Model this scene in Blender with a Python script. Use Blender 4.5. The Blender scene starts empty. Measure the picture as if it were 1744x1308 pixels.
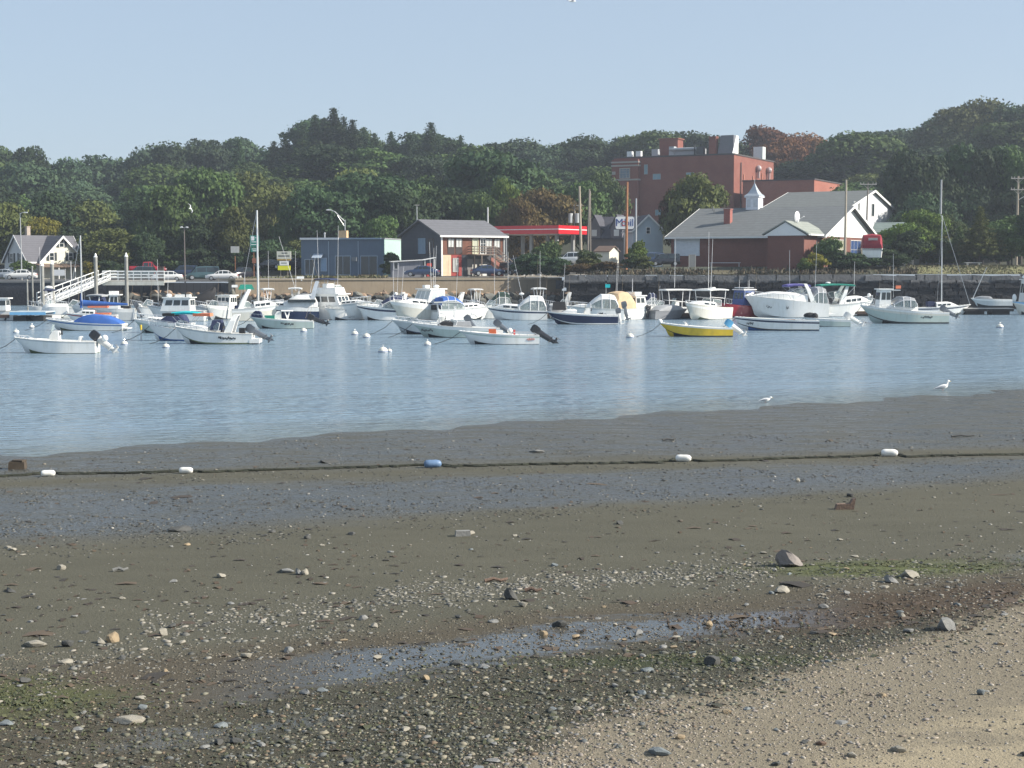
import bpy, math, random
import numpy as np
from mathutils import Vector, Matrix
random.seed(7)
R = math.radians
scene = bpy.context.scene
COL = scene.collection

# ------------------------------------------------------------------ camera, sky, sun, exposure
H, F, CX, CY, HZ = 5.7, 2600.0, 872.0, 654.0, 450.0       # eye height (m), focal length and centre in photo pixels, horizon row
PITCH = math.atan((CY - HZ) / F)
cam_d = bpy.data.cameras.new('camera')
cam_d.sensor_width = 36.0
cam_d.lens = 36.0 * F / 1744.0
cam_d.clip_start, cam_d.clip_end = 0.3, 6000
cam = bpy.data.objects.new('camera', cam_d)
COL.objects.link(cam)
cam.location = (0, 0, H)
cam.rotation_euler = (math.pi / 2 - PITCH, 0, 0)
scene.camera = cam
SUN_EL, SUN_AZ = R(33), R(98)                               # azimuth from +Y towards +X
world = bpy.data.worlds.new('World')
scene.world = world
world.use_nodes = True
wn = world.node_tree
bg = wn.nodes['Background']
sky = wn.nodes.new('ShaderNodeTexSky')
sky.sky_type = 'NISHITA'
sky.sun_disc = False
sky.sun_elevation, sky.sun_rotation = SUN_EL, SUN_AZ
sky.altitude, sky.air_density, sky.dust_density, sky.ozone_density = 0, 1.0, 0.8, 3.5
veil = wn.nodes.new('ShaderNodeMix')                        # an even pale haze veil over the clear sky
veil.data_type = 'RGBA'
veil.inputs[0].default_value = .70
veil.inputs[7].default_value = (3.0, 3.62, 4.38, 1)
wn.links.new(sky.outputs[0], veil.inputs[6])
wn.links.new(veil.outputs[2], bg.inputs[0])
bg.inputs[1].default_value = 0.098
sl = bpy.data.lights.new('sun', 'SUN')
sl.energy, sl.angle, sl.color = 5.0, R(0.5), (1.0, 0.93, 0.82)
so = bpy.data.objects.new('sun', sl)
COL.objects.link(so)
SUN = Vector((math.cos(SUN_EL) * math.sin(SUN_AZ), math.cos(SUN_EL) * math.cos(SUN_AZ), math.sin(SUN_EL)))
so.rotation_euler = SUN.to_track_quat('Z', 'Y').to_euler()
so.location = (200, 0, 200)
vs = scene.view_settings
vs.view_transform, vs.look, vs.gamma, vs.exposure = 'Standard', 'None', 1.0, 0.75
vs.use_curve_mapping = False
scene.cycles.max_bounces = 6
scene.cycles.transparent_max_bounces = 8
scene.cycles.volume_bounces = 0

# ------------------------------------------------------------------ places: photo pixel + distance -> world
FW = Vector((0, math.cos(PITCH), -math.sin(PITCH)))
UP = Vector((0, math.sin(PITCH), math.cos(PITCH)))
def ray(px, py):
    d = FW + Vector((1, 0, 0)) * ((px - CX) / F) + UP * ((CY - py) / F)
    return d / d.y
def at(px, py, D):
    return Vector((0, 0, H)) + ray(px, py) * D
def onz(px, py, z):
    d = ray(px, py)
    return Vector((0, 0, H)) + d * ((z - H) / d.z)
def zat(py, D): return at(CX, py, D).z
def xat(px, D): return (px - CX) * D / F
def solve(px0, D, dx, dy, px1):
    """length along (dx,dy) from the point (px0, D) that reaches photo column px1"""
    k = (px1 - CX) / F
    return (k * D - xat(px0, D)) / (dx - k * dy)

# ------------------------------------------------------------------ things and meshes
def props(o, label=None, cat=None, group=None, kind=None):
    if label: o['label'] = label
    if cat: o['category'] = cat
    if group: o['group'] = group
    if kind: o['kind'] = kind
    return o
def thing(name, label, cat, loc, rz=0.0, group=None):
    o = bpy.data.objects.new(name, None)
    o.empty_display_size = 0.2
    COL.objects.link(o)
    o.location = loc
    o.rotation_euler = (0, 0, rz)
    return props(o, label, cat, group)
def link_mesh(name, me, parent=None):
    o = bpy.data.objects.new(name, me)
    COL.objects.link(o)
    if parent: o.parent = parent
    return o
class MB:
    def __init__(s): s.v, s.f, s.m = [], [], []
    def add(s, vs, fs, m=0):
        b = len(s.v)
        s.v += [tuple(p) for p in vs]
        s.f += [tuple(b + i for i in f) for f in fs]
        s.m += [m] * len(fs)
        return s
    def box(s, c, d, m=0, rz=0.0, ry=0.0, top=(1, 1)):
        x, y, z = d[0] / 2, d[1] / 2, d[2] / 2
        P = []
        M = Matrix.Translation(c) @ Matrix.Rotation(rz, 4, 'Z') @ Matrix.Rotation(ry, 4, 'Y')
        for k, (tx, ty) in ((-1, (1, 1)), (1, top)):
            for a, b in ((-1, -1), (1, -1), (1, 1), (-1, 1)):
                P.append(M @ Vector((a * x * tx, b * y * ty, k * z)))
        return s.add(P, [(3, 2, 1, 0), (4, 5, 6, 7), (0, 1, 5, 4), (1, 2, 6, 5), (2, 3, 7, 6), (3, 0, 4, 7)], m)
    def tube(s, pts, r, n=6, m=0, r2=None):
        pts = [Vector(p) for p in pts]
        rings = []
        for i, p in enumerate(pts):
            t = (pts[min(i + 1, len(pts) - 1)] - pts[max(i - 1, 0)]).normalized()
            a = t.orthogonal().normalized() if abs(t.z) > .9 else t.cross(Vector((0, 0, 1))).normalized()
            b = t.cross(a)
            rr = r if r2 is None else r + (r2 - r) * i / (len(pts) - 1)
            rings.append([p + (a * math.cos(2 * math.pi * k / n) + b * math.sin(2 * math.pi * k / n)) * rr for k in range(n)])
        return s.loft(rings, True, True, m)
    def loft(s, rings, closed=True, cap=True, m=0, mats=None):
        n = len(rings[0])
        vs = [p for r in rings for p in r]
        fs, ms = [], []
        for i in range(len(rings) - 1):
            for k in range(n if closed else n - 1):
                a, b = i * n + k, i * n + (k + 1) % n
                fs.append((a, b, b + n, a + n))
                ms.append(mats[k] if mats else m)
        if cap and closed:
            fs += [tuple(range(n - 1, -1, -1)), tuple((len(rings) - 1) * n + k for k in range(n))]
            ms += [m, m]
        b = len(s.v)
        s.v += [tuple(p) for p in vs]
        s.f += [tuple(b + i for i in f) for f in fs]
        s.m += ms
        return s
    def slab(s, poly, axis, a0, a1, m=0):
        """prism: 2-D outline in the plane normal to axis ('x','y','z'), swept a0..a1"""
        def P(u, w, a): return {'x': (a, u, w), 'y': (u, a, w), 'z': (u, w, a)}[axis]
        n = len(poly)
        vs = [P(u, w, a0) for u, w in poly] + [P(u, w, a1) for u, w in poly]
        fs = [tuple(range(n - 1, -1, -1)), tuple(range(n, 2 * n))]
        fs += [(i, (i + 1) % n, n + (i + 1) % n, n + i) for i in range(n)]
        return s.add(vs, fs, m)
    def ball(s, c, r, n=10, k=6, m=0):
        rx, ry, rz = (r, r, r) if isinstance(r, (int, float)) else r
        rings = []
        for i in range(k + 1):
            t = max(0.04, min(math.pi - 0.04, math.pi * i / k))
            rings.append([(c[0] + rx * math.sin(t) * math.cos(2 * math.pi * j / n), c[1] + ry * math.sin(t) * math.sin(2 * math.pi * j / n), c[2] - rz * math.cos(t)) for j in range(n)])
        return s.loft(rings, True, True, m)
    def wheel(s, c, r, w, axis='y', n=14, m=0):
        out = []
        for d, q in ((-1, .86), (-.8, 1), (.8, 1), (1, .86)):
            ring = []
            for j in range(n):
                a = 2 * math.pi * j / n
                u, v = r * q * math.cos(a), r * q * math.sin(a)
                ring.append((c[0] + u, c[1] + d * w / 2, c[2] + v) if axis == 'y' else (c[0] + d * w / 2, c[1] + u, c[2] + v))
            out.append(ring)
        return s.loft(out, True, True, m)
    def quad(s, a, b, c, d, m=0): return s.add([a, b, c, d], [(0, 1, 2, 3)], m)
    def build(s, name, mats, parent=None, smooth=False):
        me = bpy.data.meshes.new(name)
        me.from_pydata(s.v, [], s.f)
        mats = mats if isinstance(mats, (list, tuple)) else [mats]
        for mt in mats: me.materials.append(mt)
        if len(mats) > 1: me.polygons.foreach_set('material_index', s.m)
        if smooth:
            me.polygons.foreach_set('use_smooth', [True] * len(s.f))
            try: me.set_sharp_from_angle(angle=R(40))
            except Exception: pass
        me.update()
        import bmesh
        bm = bmesh.new(); bm.from_mesh(me)
        bmesh.ops.recalc_face_normals(bm, faces=bm.faces)
        bm.to_mesh(me); bm.free()
        return link_mesh(name, me, parent)

# ------------------------------------------------------------------ materials
def newmat(name):
    m = bpy.data.materials.new(name)
    m.use_nodes = True
    nt = m.node_tree
    return m, nt, nt.nodes['Principled BSDF']
class G:
    """tiny node-graph helper"""
    def __init__(s, nt): s.nt = nt
    def n(s, t, **k):
        nd = s.nt.nodes.new(t)
        for a, v in k.items(): setattr(nd, a, v)
        return nd
    def l(s, a, b): s.nt.links.new(a, b)
    def put(s, inp, v):
        if hasattr(v, 'is_linked') or isinstance(v, bpy.types.NodeSocket): s.l(v, inp)
        else: inp.default_value = v
    def math(s, op, a, b=0.0, c=None, clamp=False):
        nd = s.n('ShaderNodeMath', operation=op, use_clamp=clamp)
        s.put(nd.inputs[0], a); s.put(nd.inputs[1], b)
        if c is not None: s.put(nd.inputs[2], c)
        return nd.outputs[0]
    def sstep(s, x, a, b):
        nd = s.n('ShaderNodeMapRange', interpolation_type='SMOOTHSTEP')
        s.put(nd.inputs[0], x); nd.inputs[1].default_value = a; nd.inputs[2].default_value = b
        return nd.outputs[0]
    def band(s, x, a, b, w): return s.math('MULTIPLY', s.sstep(x, a - w, a + w), s.math('SUBTRACT', 1.0, s.sstep(x, b - w, b + w)))
    def noise(s, vec, scale, detail=3, rough=.55):
        nd = s.n('ShaderNodeTexNoise')
        if vec is not None: s.l(vec, nd.inputs['Vector'])
        nd.inputs['Scale'].default_value = scale; nd.inputs['Detail'].default_value = detail; nd.inputs['Roughness'].default_value = rough
        return nd.outputs[0]
    def mix(s, f, a, b):
        nd = s.n('ShaderNodeMix', data_type='RGBA')
        s.put(nd.inputs[0], f)
        for i, v in ((6, a), (7, b)):
            if isinstance(v, bpy.types.NodeSocket): s.l(v, nd.inputs[i])
            else: nd.inputs[i].default_value = (*v[:3], 1)
        return nd.outputs[2]
    def scalevec(s, v, sc):
        nd = s.n('ShaderNodeMapping'); s.l(v, nd.inputs[0]); nd.inputs[3].default_value = sc
        return nd.outputs[0]
    def bump(s, h, strength, dist=.1):
        nd = s.n('ShaderNodeBump'); nd.inputs['Strength'].default_value = strength; nd.inputs['Distance'].default_value = dist
        s.l(h, nd.inputs['Height'])
        return nd.outputs[0]
MATS = {}
def mat(name, col, rough=.6, metal=0.0, spec=.5, var=.12, nscale=3.0, bump=0.0, bscale=20.0, coat=0.0, dirt=None):
    if name in MATS: return MATS[name]
    m, nt, b = newmat(name)
    g = G(nt)
    tc = g.n('ShaderNodeTexCoord').outputs['Object']
    nz = g.noise(tc, nscale, 4)
    c = g.mix(nz, [x * (1 - var * 1.6) for x in col], [min(1, x * (1 + var * 1.6)) for x in col])
    if dirt:
        sep = g.n('ShaderNodeSeparateXYZ'); g.l(tc, sep.inputs[0])
        nz2 = g.noise(g.scalevec(tc, (3, 3, .5)), 1.2, 4)
        c = g.mix(g.math('MULTIPLY', g.sstep(nz2, .45, .75), dirt[1]), c, dirt[0])
    g.l(c, b.inputs['Base Color'])
    b.inputs['Roughness'].default_value = rough
    b.inputs['Metallic'].default_value = metal
    b.inputs['Specular IOR Level'].default_value = spec
    b.inputs['Coat Weight'].default_value = coat
    if bump:
        g.l(g.bump(g.noise(tc, bscale, 3), bump, .05), b.inputs['Normal'])
    MATS[name] = m
    return m
def banded(name, c1, c2, pitch, axis='Z', width=.12, rough=.7, var=.12, vert=None):
    """boards, clapboards, shingle courses: thin dark lines at a pitch"""
    if name in MATS: return MATS[name]
    m, nt, b = newmat(name); g = G(nt)
    tc = g.n('ShaderNodeTexCoord').outputs['Object']
    sep = g.n('ShaderNodeSeparateXYZ'); g.l(tc, sep.inputs[0])
    if axis == 'XY': s_ = g.math('ADD', sep.outputs[0], sep.outputs[1])
    else: s_ = sep.outputs['XYZ'.index(axis)]
    fr = g.math('FRACT', g.math('DIVIDE', s_, pitch))
    ln = g.math('LESS_THAN', fr, width)
    nz = g.noise(tc, 1.3, 4)
    cc = g.mix(nz, [x * (1 - var * 1.7) for x in c1], [min(1, x * (1 + var * 1.7)) for x in c1])
    g.l(g.mix(ln, cc, c2), b.inputs['Base Color'])
    b.inputs['Roughness'].default_value = rough
    MATS[name] = m
    return m
def brickmat(name, c1, c2, mortar, scale=1.0):
    if name in MATS: return MATS[name]
    m, nt, b = newmat(name); g = G(nt)
    tc = g.n('ShaderNodeTexCoord').outputs['Object']
    sep = g.n('ShaderNodeSeparateXYZ'); g.l(tc, sep.inputs[0])
    cmb = g.n('ShaderNodeCombineXYZ')
    g.l(g.math('ADD', sep.outputs[0], sep.outputs[1]), cmb.inputs[0]); g.l(sep.outputs[2], cmb.inputs[1])
    br = g.n('ShaderNodeTexBrick')
    g.l(cmb.outputs[0], br.inputs['Vector'])
    br.inputs['Scale'].default_value = 1.0
    br.inputs['Brick Width'].default_value = .23 * scale; br.inputs['Row Height'].default_value = .075 * scale
    br.inputs['Mortar Size'].default_value = .010 * scale
    for k, v in (('Color1', c1), ('Color2', c2), ('Mortar', mortar)): br.inputs[k].default_value = (*v, 1)
    nz = g.noise(tc, .35, 5)
    c = g.mix(g.sstep(nz, .3, .75), br.outputs[0], g.mix(.35, br.outputs[0], (c1[0] * .5, c1[1] * .5, c1[2] * .5)))
    g.l(c, b.inputs['Base Color'])
    b.inputs['Roughness'].default_value = .85
    MATS[name] = m
    return m
white = lambda: mat('gelcoat_white', (.84, .84, .81), .25, var=.05, nscale=1.2, dirt=((.6, .58, .5), .35))
offw = lambda: mat('gelcoat_offwhite', (.68, .66, .58), .3, var=.06, dirt=((.45, .42, .33), .4))
palegreen = lambda: mat('gelcoat_pale_green', (.50, .58, .53), .3, var=.05, dirt=((.4, .42, .36), .4))
palegrey = lambda: mat('gelcoat_pale_grey', (.55, .58, .58), .3, var=.05, dirt=((.42, .42, .38), .4))
def GC(c):
    return {'w': white, 'o': offw, 'pg': palegreen, 'gy': palegrey,
            'navy': lambda: mat('gelcoat_navy', (.018, .03, .075), .2, var=.1),
            'blue': lambda: mat('gelcoat_blue', (.03, .13, .36), .25),
            'ltblue': lambda: mat('gelcoat_light_blue', (.22, .52, .80), .35),
            'yel': lambda: mat('gelcoat_yellow', (.72, .50, .035), .3, dirt=((.45, .33, .05), .4)),
            'mar': lambda: mat('gelcoat_maroon', (.28, .012, .025), .18, coat=.5),
            'blk': lambda: mat('boot_black', (.015, .016, .018), .5),
            'bot': lambda: mat('bottom_paint_dark', (.02, .025, .03), .7, var=.3),
            'botblue': lambda: mat('bottom_paint_blue', (.03, .10, .28), .7, var=.3),
            'botred': lambda: mat('bottom_paint_red', (.16, .03, .025), .7, var=.3),
            'slime': lambda: mat('waterline_slime', (.16, .19, .10), .8, var=.35),
            'gn': lambda: mat('stripe_green', (.02, .14, .09), .35),
            'dkgrey': lambda: mat('gelcoat_dark_grey', (.07, .075, .085), .4),
            'grey': lambda: mat('hypalon_grey', (.24, .25, .27), .6, bump=.1),
            'brn': lambda: mat('varnished_wood', (.25, .11, .04), .4, var=.3)}[c]()
glass = lambda: mat('tinted_glass', (.02, .03, .035), .06, spec=.8, var=.05)
def clearglass():
    if 'boat_glazing' in MATS: return MATS['boat_glazing']
    m, nt, b = newmat('boat_glazing'); g = G(nt)
    tc = g.n('ShaderNodeTexCoord').outputs['Object']
    g.l(g.mix(g.noise(tc, 2.0, 3), (.30, .38, .38), (.45, .52, .52)), b.inputs['Base Color'])
    b.inputs['Roughness'].default_value = .08
    b.inputs['Alpha'].default_value = .45
    MATS['boat_glazing'] = m
    return m
alu = lambda: mat('polished_tube', (.72, .73, .74), .25, metal=.6, var=.05)
whitetube = lambda: mat('white_tube', (.8, .8, .8), .35, var=.03)
CANV = {'navy': (.02, .03, .08), 'blue': (.03, .11, .37), 'teal': (.0, .42, .46), 'green': (.01, .22, .16), 'white': (.72, .72, .70), 'tan': (.55, .40, .25), 'purple': (.10, .09, .30), 'grey': (.32, .33, .34), 'black': (.02, .02, .022), 'red': (.25, .015, .03), 'dkgreen': (.02, .05, .04), 'orange': (.7, .2, .1)}
def canv(c): return mat('canvas_' + c, CANV[c], .85, var=.18, nscale=2.5, bump=.3, bscale=6)
# ------------------------------------------------------------------ beach, water, land
SD = (.839, .545)                                           # shoreline runs along SD; s = metres inland of it
def s_of(x, y): return .545 * x - .839 * (y - 54.7)
def bz(x, y):
    """beach height"""
    s = s_of(x, y)
    w = .016 * np.sin(.9 * x + .35 * y + 1) + .012 * np.sin(.43 * x - .8 * y) + .008 * np.sin(2.1 * x + 1.7 * y + 2)
    z = np.where(s < 0, np.maximum(.03 * s, -1.6), np.where(s < 25, .018 * s, .45 + (s - 25) * .045))
    return z + w
def onbeach(px, py):
    z = .3
    for _ in range(6):
        p = onz(px, py, z); z = float(bz(p.x, p.y))
    return Vector((p.x, p.y, z))
xs = np.arange(-75, 110.1, .4); ys = np.arange(-30, 110.1, .4)
gx, gy = np.meshgrid(xs, ys)
gz = bz(gx, gy)
def gridmesh(name, gx, gy, gz, mats, smooth=True):
    ny, nx = gx.shape
    me = bpy.data.meshes.new(name)
    co = np.stack([gx, gy, gz], -1).reshape(-1, 3)
    idx = np.arange(ny * nx).reshape(ny, nx)
    q = np.stack([idx[:-1, :-1], idx[:-1, 1:], idx[1:, 1:], idx[1:, :-1]], -1).reshape(-1, 4)
    me.vertices.add(len(co)); me.vertices.foreach_set('co', co.ravel())
    me.loops.add(q.size); me.loops.foreach_set('vertex_index', q.ravel())
    me.polygons.add(len(q)); me.polygons.foreach_set('loop_start', np.arange(0, q.size, 4))
    me.polygons.foreach_set('use_smooth', [smooth] * len(q))
    me.materials.append(mats)
    me.update(calc_edges=True)
    return link_mesh(name, me)
def beach_mat():
    m, nt, b = newmat('tidal_mud_and_gravel'); g = G(nt)
    pos = g.n('ShaderNodeNewGeometry').outputs['Position']
    sp = g.n('ShaderNodeSeparateXYZ'); g.l(pos, sp.inputs[0])
    x, y = sp.outputs[0], sp.outputs[1]
    s = g.math('SUBTRACT', g.math('MULTIPLY', x, .545), g.math('MULTIPLY', g.math('SUBTRACT', y, 54.7), .839))
    # streaky wobble that runs along the shore
    rot = g.n('ShaderNodeMapping'); g.l(pos, rot.inputs[0]); rot.inputs[2].default_value = (0, 0, -R(20)); rot.inputs[3].default_value = (.35, 1, 1)
    rv = rot.outputs[0]
    n1 = g.noise(rv, .35, 5, .6); n2 = g.noise(rv, 1.6, 5, .65); n3 = g.noise(pos, 14, 4, .6); n4 = g.noise(pos, 45, 3, .6)
    w = g.math('ADD', g.math('MULTIPLY', g.math('SUBTRACT', n1, .5), 3.2), g.math('MULTIPLY', g.math('SUBTRACT', n2, .5), 1.6))
    sw = g.math('ADD', s, w)
    u = g.math('SUBTRACT', sw, g.math('MULTIPLY', x, .22))
    v = g.math('SUBTRACT', sw, g.math('MULTIPLY', x, .39))
    t = g.math('ADD', sw, g.math('MULTIPLY', x, .28))
    n5 = g.noise(pos, 110, 3, .7)
    mud = g.mix(n2, (.072, .069, .050), (.112, .107, .079))
    mud = g.mix(g.math('MULTIPLY', g.sstep(n4, .54, .70), .55), mud, (.045, .043, .031))
    mud = g.mix(g.math('MULTIPLY', g.sstep(n5, .60, .72), .55), mud, (.19, .18, .14))
    # far strip near the water
    wet1 = g.math('MULTIPLY', g.math('MULTIPLY', g.sstep(s, -4.0, -2.0), g.math('SUBTRACT', 1.0, g.sstep(v, 9.0, 11.6))), g.math('ADD', .45, g.math('MULTIPLY', g.sstep(n2, .38, .62), .55)))
    wet2 = g.math('MULTIPLY', g.math('MULTIPLY', g.sstep(v, 11.6, 14.2), g.math('SUBTRACT', 1.0, g.sstep(u, 16.8, 19.2))), g.math('ADD', .62, g.math('MULTIPLY', g.sstep(n2, .35, .6), .38)))
    streamx = g.math('MULTIPLY', g.sstep(x, -4.5, -1.5), g.math('SUBTRACT', 1.0, g.sstep(x, 3.6, 5.4)))
    strm = g.math('MULTIPLY', g.math('MULTIPLY', g.band(g.math('ADD', u, g.math('MULTIPLY', g.math('SUBTRACT', n3, .5), .8)), 28.65, 29.95, .3), streamx), g.sstep(n3, .34, .44))
    pud = g.math('MULTIPLY', g.band(u, 31.0, 31.5, .2), g.math('MULTIPLY', g.math('SUBTRACT', 1.0, g.sstep(x, -2.5, -1.0)), g.sstep(x, -5.0, -3.5)))
    pud2 = g.math('MULTIPLY', g.band(u, 26.2, 26.9, .25), g.sstep(x, 8.3, 8.9))
    c = mud
    wet = g.math('MAXIMUM', g.math('MAXIMUM', wet1, wet2), g.math('MAXIMUM', strm, g.math('MAXIMUM', pud, pud2)))
    c = g.mix(wet1, mud, g.mix(n4, (.034, .035, .032), (.075, .076, .068)))
    c = g.mix(wet2, c, g.mix(n4, (.026, .029, .029), (.080, .084, .082)))
    c = g.mix(g.sstep(u, 27.2, 28.4), c, g.mix(n3, (.055, .047, .033), (.110, .095, .068)))
    # weed and gravel zones
    darkg = g.math('MULTIPLY', g.sstep(u, 29.6, 30.4), g.math('ADD', .35, g.math('MULTIPLY', g.sstep(x, -4.5, -2.0), .65)))
    c = g.mix(darkg, c, g.mix(n4, (.026, .026, .019), (.088, .083, .060)))
    c = g.mix(g.math('MULTIPLY', strm, .8), c, (.035, .036, .032))
    brown = g.math('MULTIPLY', g.band(u, 28.7, 30.2, .35), g.sstep(x, 2.0, 4.2))
    c = g.mix(g.math('MULTIPLY', brown, .7), c, g.mix(n4, (.035, .024, .016), (.085, .058, .038)))
    tan = g.sstep(t, 33.2, 34.0)
    sand = g.mix(n3, (.150, .129, .093), (.262, .230, .168))
    sand = g.mix(g.math('MULTIPLY', g.sstep(n4, .5, .7), .5), sand, (.14, .11, .085))
    c = g.mix(tan, c, sand)
    dune = g.math('MULTIPLY', g.sstep(t, 36.0, 37.4), g.sstep(n2, .40, .56))
    c = g.mix(g.math('MULTIPLY', dune, .65), c, (.33, .28, .19))
    def blob(cx, cy, rx, ry, n):
        dx = g.math('DIVIDE', g.math('SUBTRACT', x, cx), rx); dy = g.math('DIVIDE', g.math('SUBTRACT', y, cy), ry)
        d = g.math('ADD', g.math('MULTIPLY', dx, dx), g.math('MULTIPLY', dy, dy))
        return g.math('MULTIPLY', g.math('SUBTRACT', 1.0, g.sstep(g.math('ADD', d, g.math('MULTIPLY', g.math('SUBTRACT', n, .5), 1.6)), .1, 1.2)), .8)
    c = g.mix(blob(6.3, 25.4, 2.2, 1.0, n2), c, g.mix(n3, (.07, .085, .028), (.12, .135, .055)))
    c = g.mix(blob(-6.2, 17.6, 1.7, 1.2, n2), c, g.mix(n3, (.055, .065, .024), (.10, .11, .045)))
    c = g.mix(blob(2.2, 18.9, 2.2, .45, n3), c, (.040, .050, .022))
    wl = g.math('MULTIPLY', g.sstep(x, 1, 4), g.math('MULTIPLY', g.band(v, 23.5, 24.5, .5), .0))
    g.l(c, b.inputs['Base Color'])
    film = g.math('MAXIMUM', strm, g.math('MULTIPLY', wet, g.sstep(n4, .42, .53)))
    ro = g.math('SUBTRACT', .80, g.math('MULTIPLY', film, .69))
    g.l(ro, b.inputs['Roughness'])
    g.l(g.math('ADD', .15, g.math('SUBTRACT', g.math('MULTIPLY', film, .85), g.math('MULTIPLY', strm, .2))), b.inputs['Specular IOR Level'])
    hgt = g.math('ADD', g.math('MULTIPLY', n3, .5), g.math('MULTIPLY', n4, .4))
    bst = g.n('ShaderNodeBump'); g.l(hgt, bst.inputs['Height']); bst.inputs['Distance'].default_value = .05
    g.l(g.math('SUBTRACT', .8, g.math('ADD', g.math('MULTIPLY', wet, .58), g.math('MULTIPLY', strm, .14))), bst.inputs['Strength'])
    g.l(bst.outputs[0], b.inputs['Normal'])
    return m
props(gridmesh('beach', gx, gy, gz, beach_mat()), kind='structure')

def water_mat():
    m, nt, b = newmat('sea_water'); g = G(nt)
    pos = g.n('ShaderNodeNewGeometry').outputs['Position']
    sp = g.n('ShaderNodeSeparateXYZ'); g.l(pos, sp.inputs[0])
    s = g.math('SUBTRACT', g.math('MULTIPLY', sp.outputs[0], .545), g.math('MULTIPLY', g.math('SUBTRACT', sp.outputs[1], 54.7), .839))
    shal = g.sstep(s, -7, .5)
    c = g.mix(shal, (.165, .238, .300), (.13, .165, .175))
    g.l(c, b.inputs['Base Color'])
    b.inputs['IOR'].default_value = 1.33
    calm = g.noise(g.scalevec(pos, (.25, 1, 1)), .06, 3)
    b.inputs['Roughness'].default_value = .15
    r1 = g.noise(g.scalevec(pos, (.5, 1, 1)), 2.2, 2, .5)
    r2 = g.noise(g.scalevec(pos, (.4, 1, 1)), .35, 3, .5)
    r3 = g.noise(g.scalevec(pos, (.6, 1, 1)), 5.0, 2, .5)
    h = g.math('ADD', g.math('MULTIPLY', r2, .9), g.math('ADD', g.math('MULTIPLY', r1, .50), g.math('MULTIPLY', r3, .08)))
    bn = g.n('ShaderNodeBump'); g.l(h, bn.inputs['Height']); bn.inputs['Distance'].default_value = .85
    g.l(g.math('ADD', .35, g.math('MULTIPLY', g.sstep(calm, .35, .65), .65)), bn.inputs['Strength'])
    g.l(bn.outputs[0], b.inputs['Normal'])
    return m
wx, wy = np.meshgrid(np.linspace(-560, 560, 60), np.linspace(-40, 330, 40))
props(gridmesh('water', wx, wy, wx * 0, water_mat()), kind='structure')

# land across the harbour: a fan of photo columns, rising to a wooded hill
WALL = ([-1500, 262, 268, 388, 391, 957, 962, 1744, 3500], [212, 212, 205, 205, 196, 207, 196, 196, 196])
def wallD(px): return np.interp(px, *WALL)
def ss(x): x = np.clip(x, 0, 1); return x * x * (3 - 2 * x)
def terrain(px, D):
    base = np.interp(px, [-400, 390, 440, 955, 970, 1500, 2200], [3.35, 3.35, 3.9, 3.9, 4.3, 4.4, 4.4])
    base = base + np.interp(px, [955, 1000, 1130, 2200], [0, .35, 1.0, 1.0]) * ss((D - wallD(px)) / 14)
    hill = np.interp(px, [-600, 0, 200, 400, 570, 800, 1000, 1200, 1500, 1744, 2400], [14, 14, 12, 20, 26, 22, 20, 19, 22, 28, 28])
    return base + hill * ss((D - 255) / 185)
def ter(px, D): return float(terrain(px, D))
def fan(name, pxs, dist, m, lift=0.0, lo=None):
    P, DD = np.meshgrid(np.array(pxs, float), np.array(dist, float))
    D = wallD(P) + DD if lo is None else DD
    z = terrain(P, D) + lift
    X = (P - CX) * D / F
    return props(gridmesh(name, X, D, z, m), kind='structure')
dist = [0.6, 3, 6, 9, 12, 16, 20, 25, 30, 36, 43, 50, 60, 70, 80, 95, 110, 130, 150, 180, 210, 240, 280, 350, 450, 600, 720]
pxs_ = [-2200, -1500, -1000] + list(range(-600, 2400, 12)) + [2800, 3400, 4200]
grass = lambda: mat('mown_dry_grass', (.15, .15, .06), .95, var=.3, nscale=.8, dirt=((.22, .18, .09), .5))
asphalt = lambda: mat('asphalt', (.075, .075, .078), .9, var=.2, nscale=.6)
fan('ground', pxs_, dist, mat('undergrowth_soil', (.035, .040, .020), .95, var=.35, nscale=.5))
fan('lawn', range(392, 662, 10), [0.7, 3, 6, 9, 12, 15], grass(), .03)
fan('park_lawn', range(1560, 2300, 20), [1.5, 5, 10, 14, 18, 24, 30], grass(), .03)
fan('grass_verge', range(1000, 1470, 15), [1.2, 3, 5, 7.5], mat('verge_grass', (.085, .072, .036), .95, var=.35, nscale=1.2), .05)
fan('gravel_lot', range(650, 1010, 10), [0.7, 3, 6, 10, 15, 20, 26, 34, 44, 54], mat('pale_gravel', (.30, .27, .22), .95, var=.2, nscale=1.5), .035)
fan('car_park', range(-600, 440, 15), [0.7, 4, 8, 12, 18, 24, 30], asphalt(), .03)
fan('road', range(420, 680, 10), [17, 19, 22, 25], mat('worn_road', (.2, .2, .195), .9, var=.12), .04)

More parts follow.
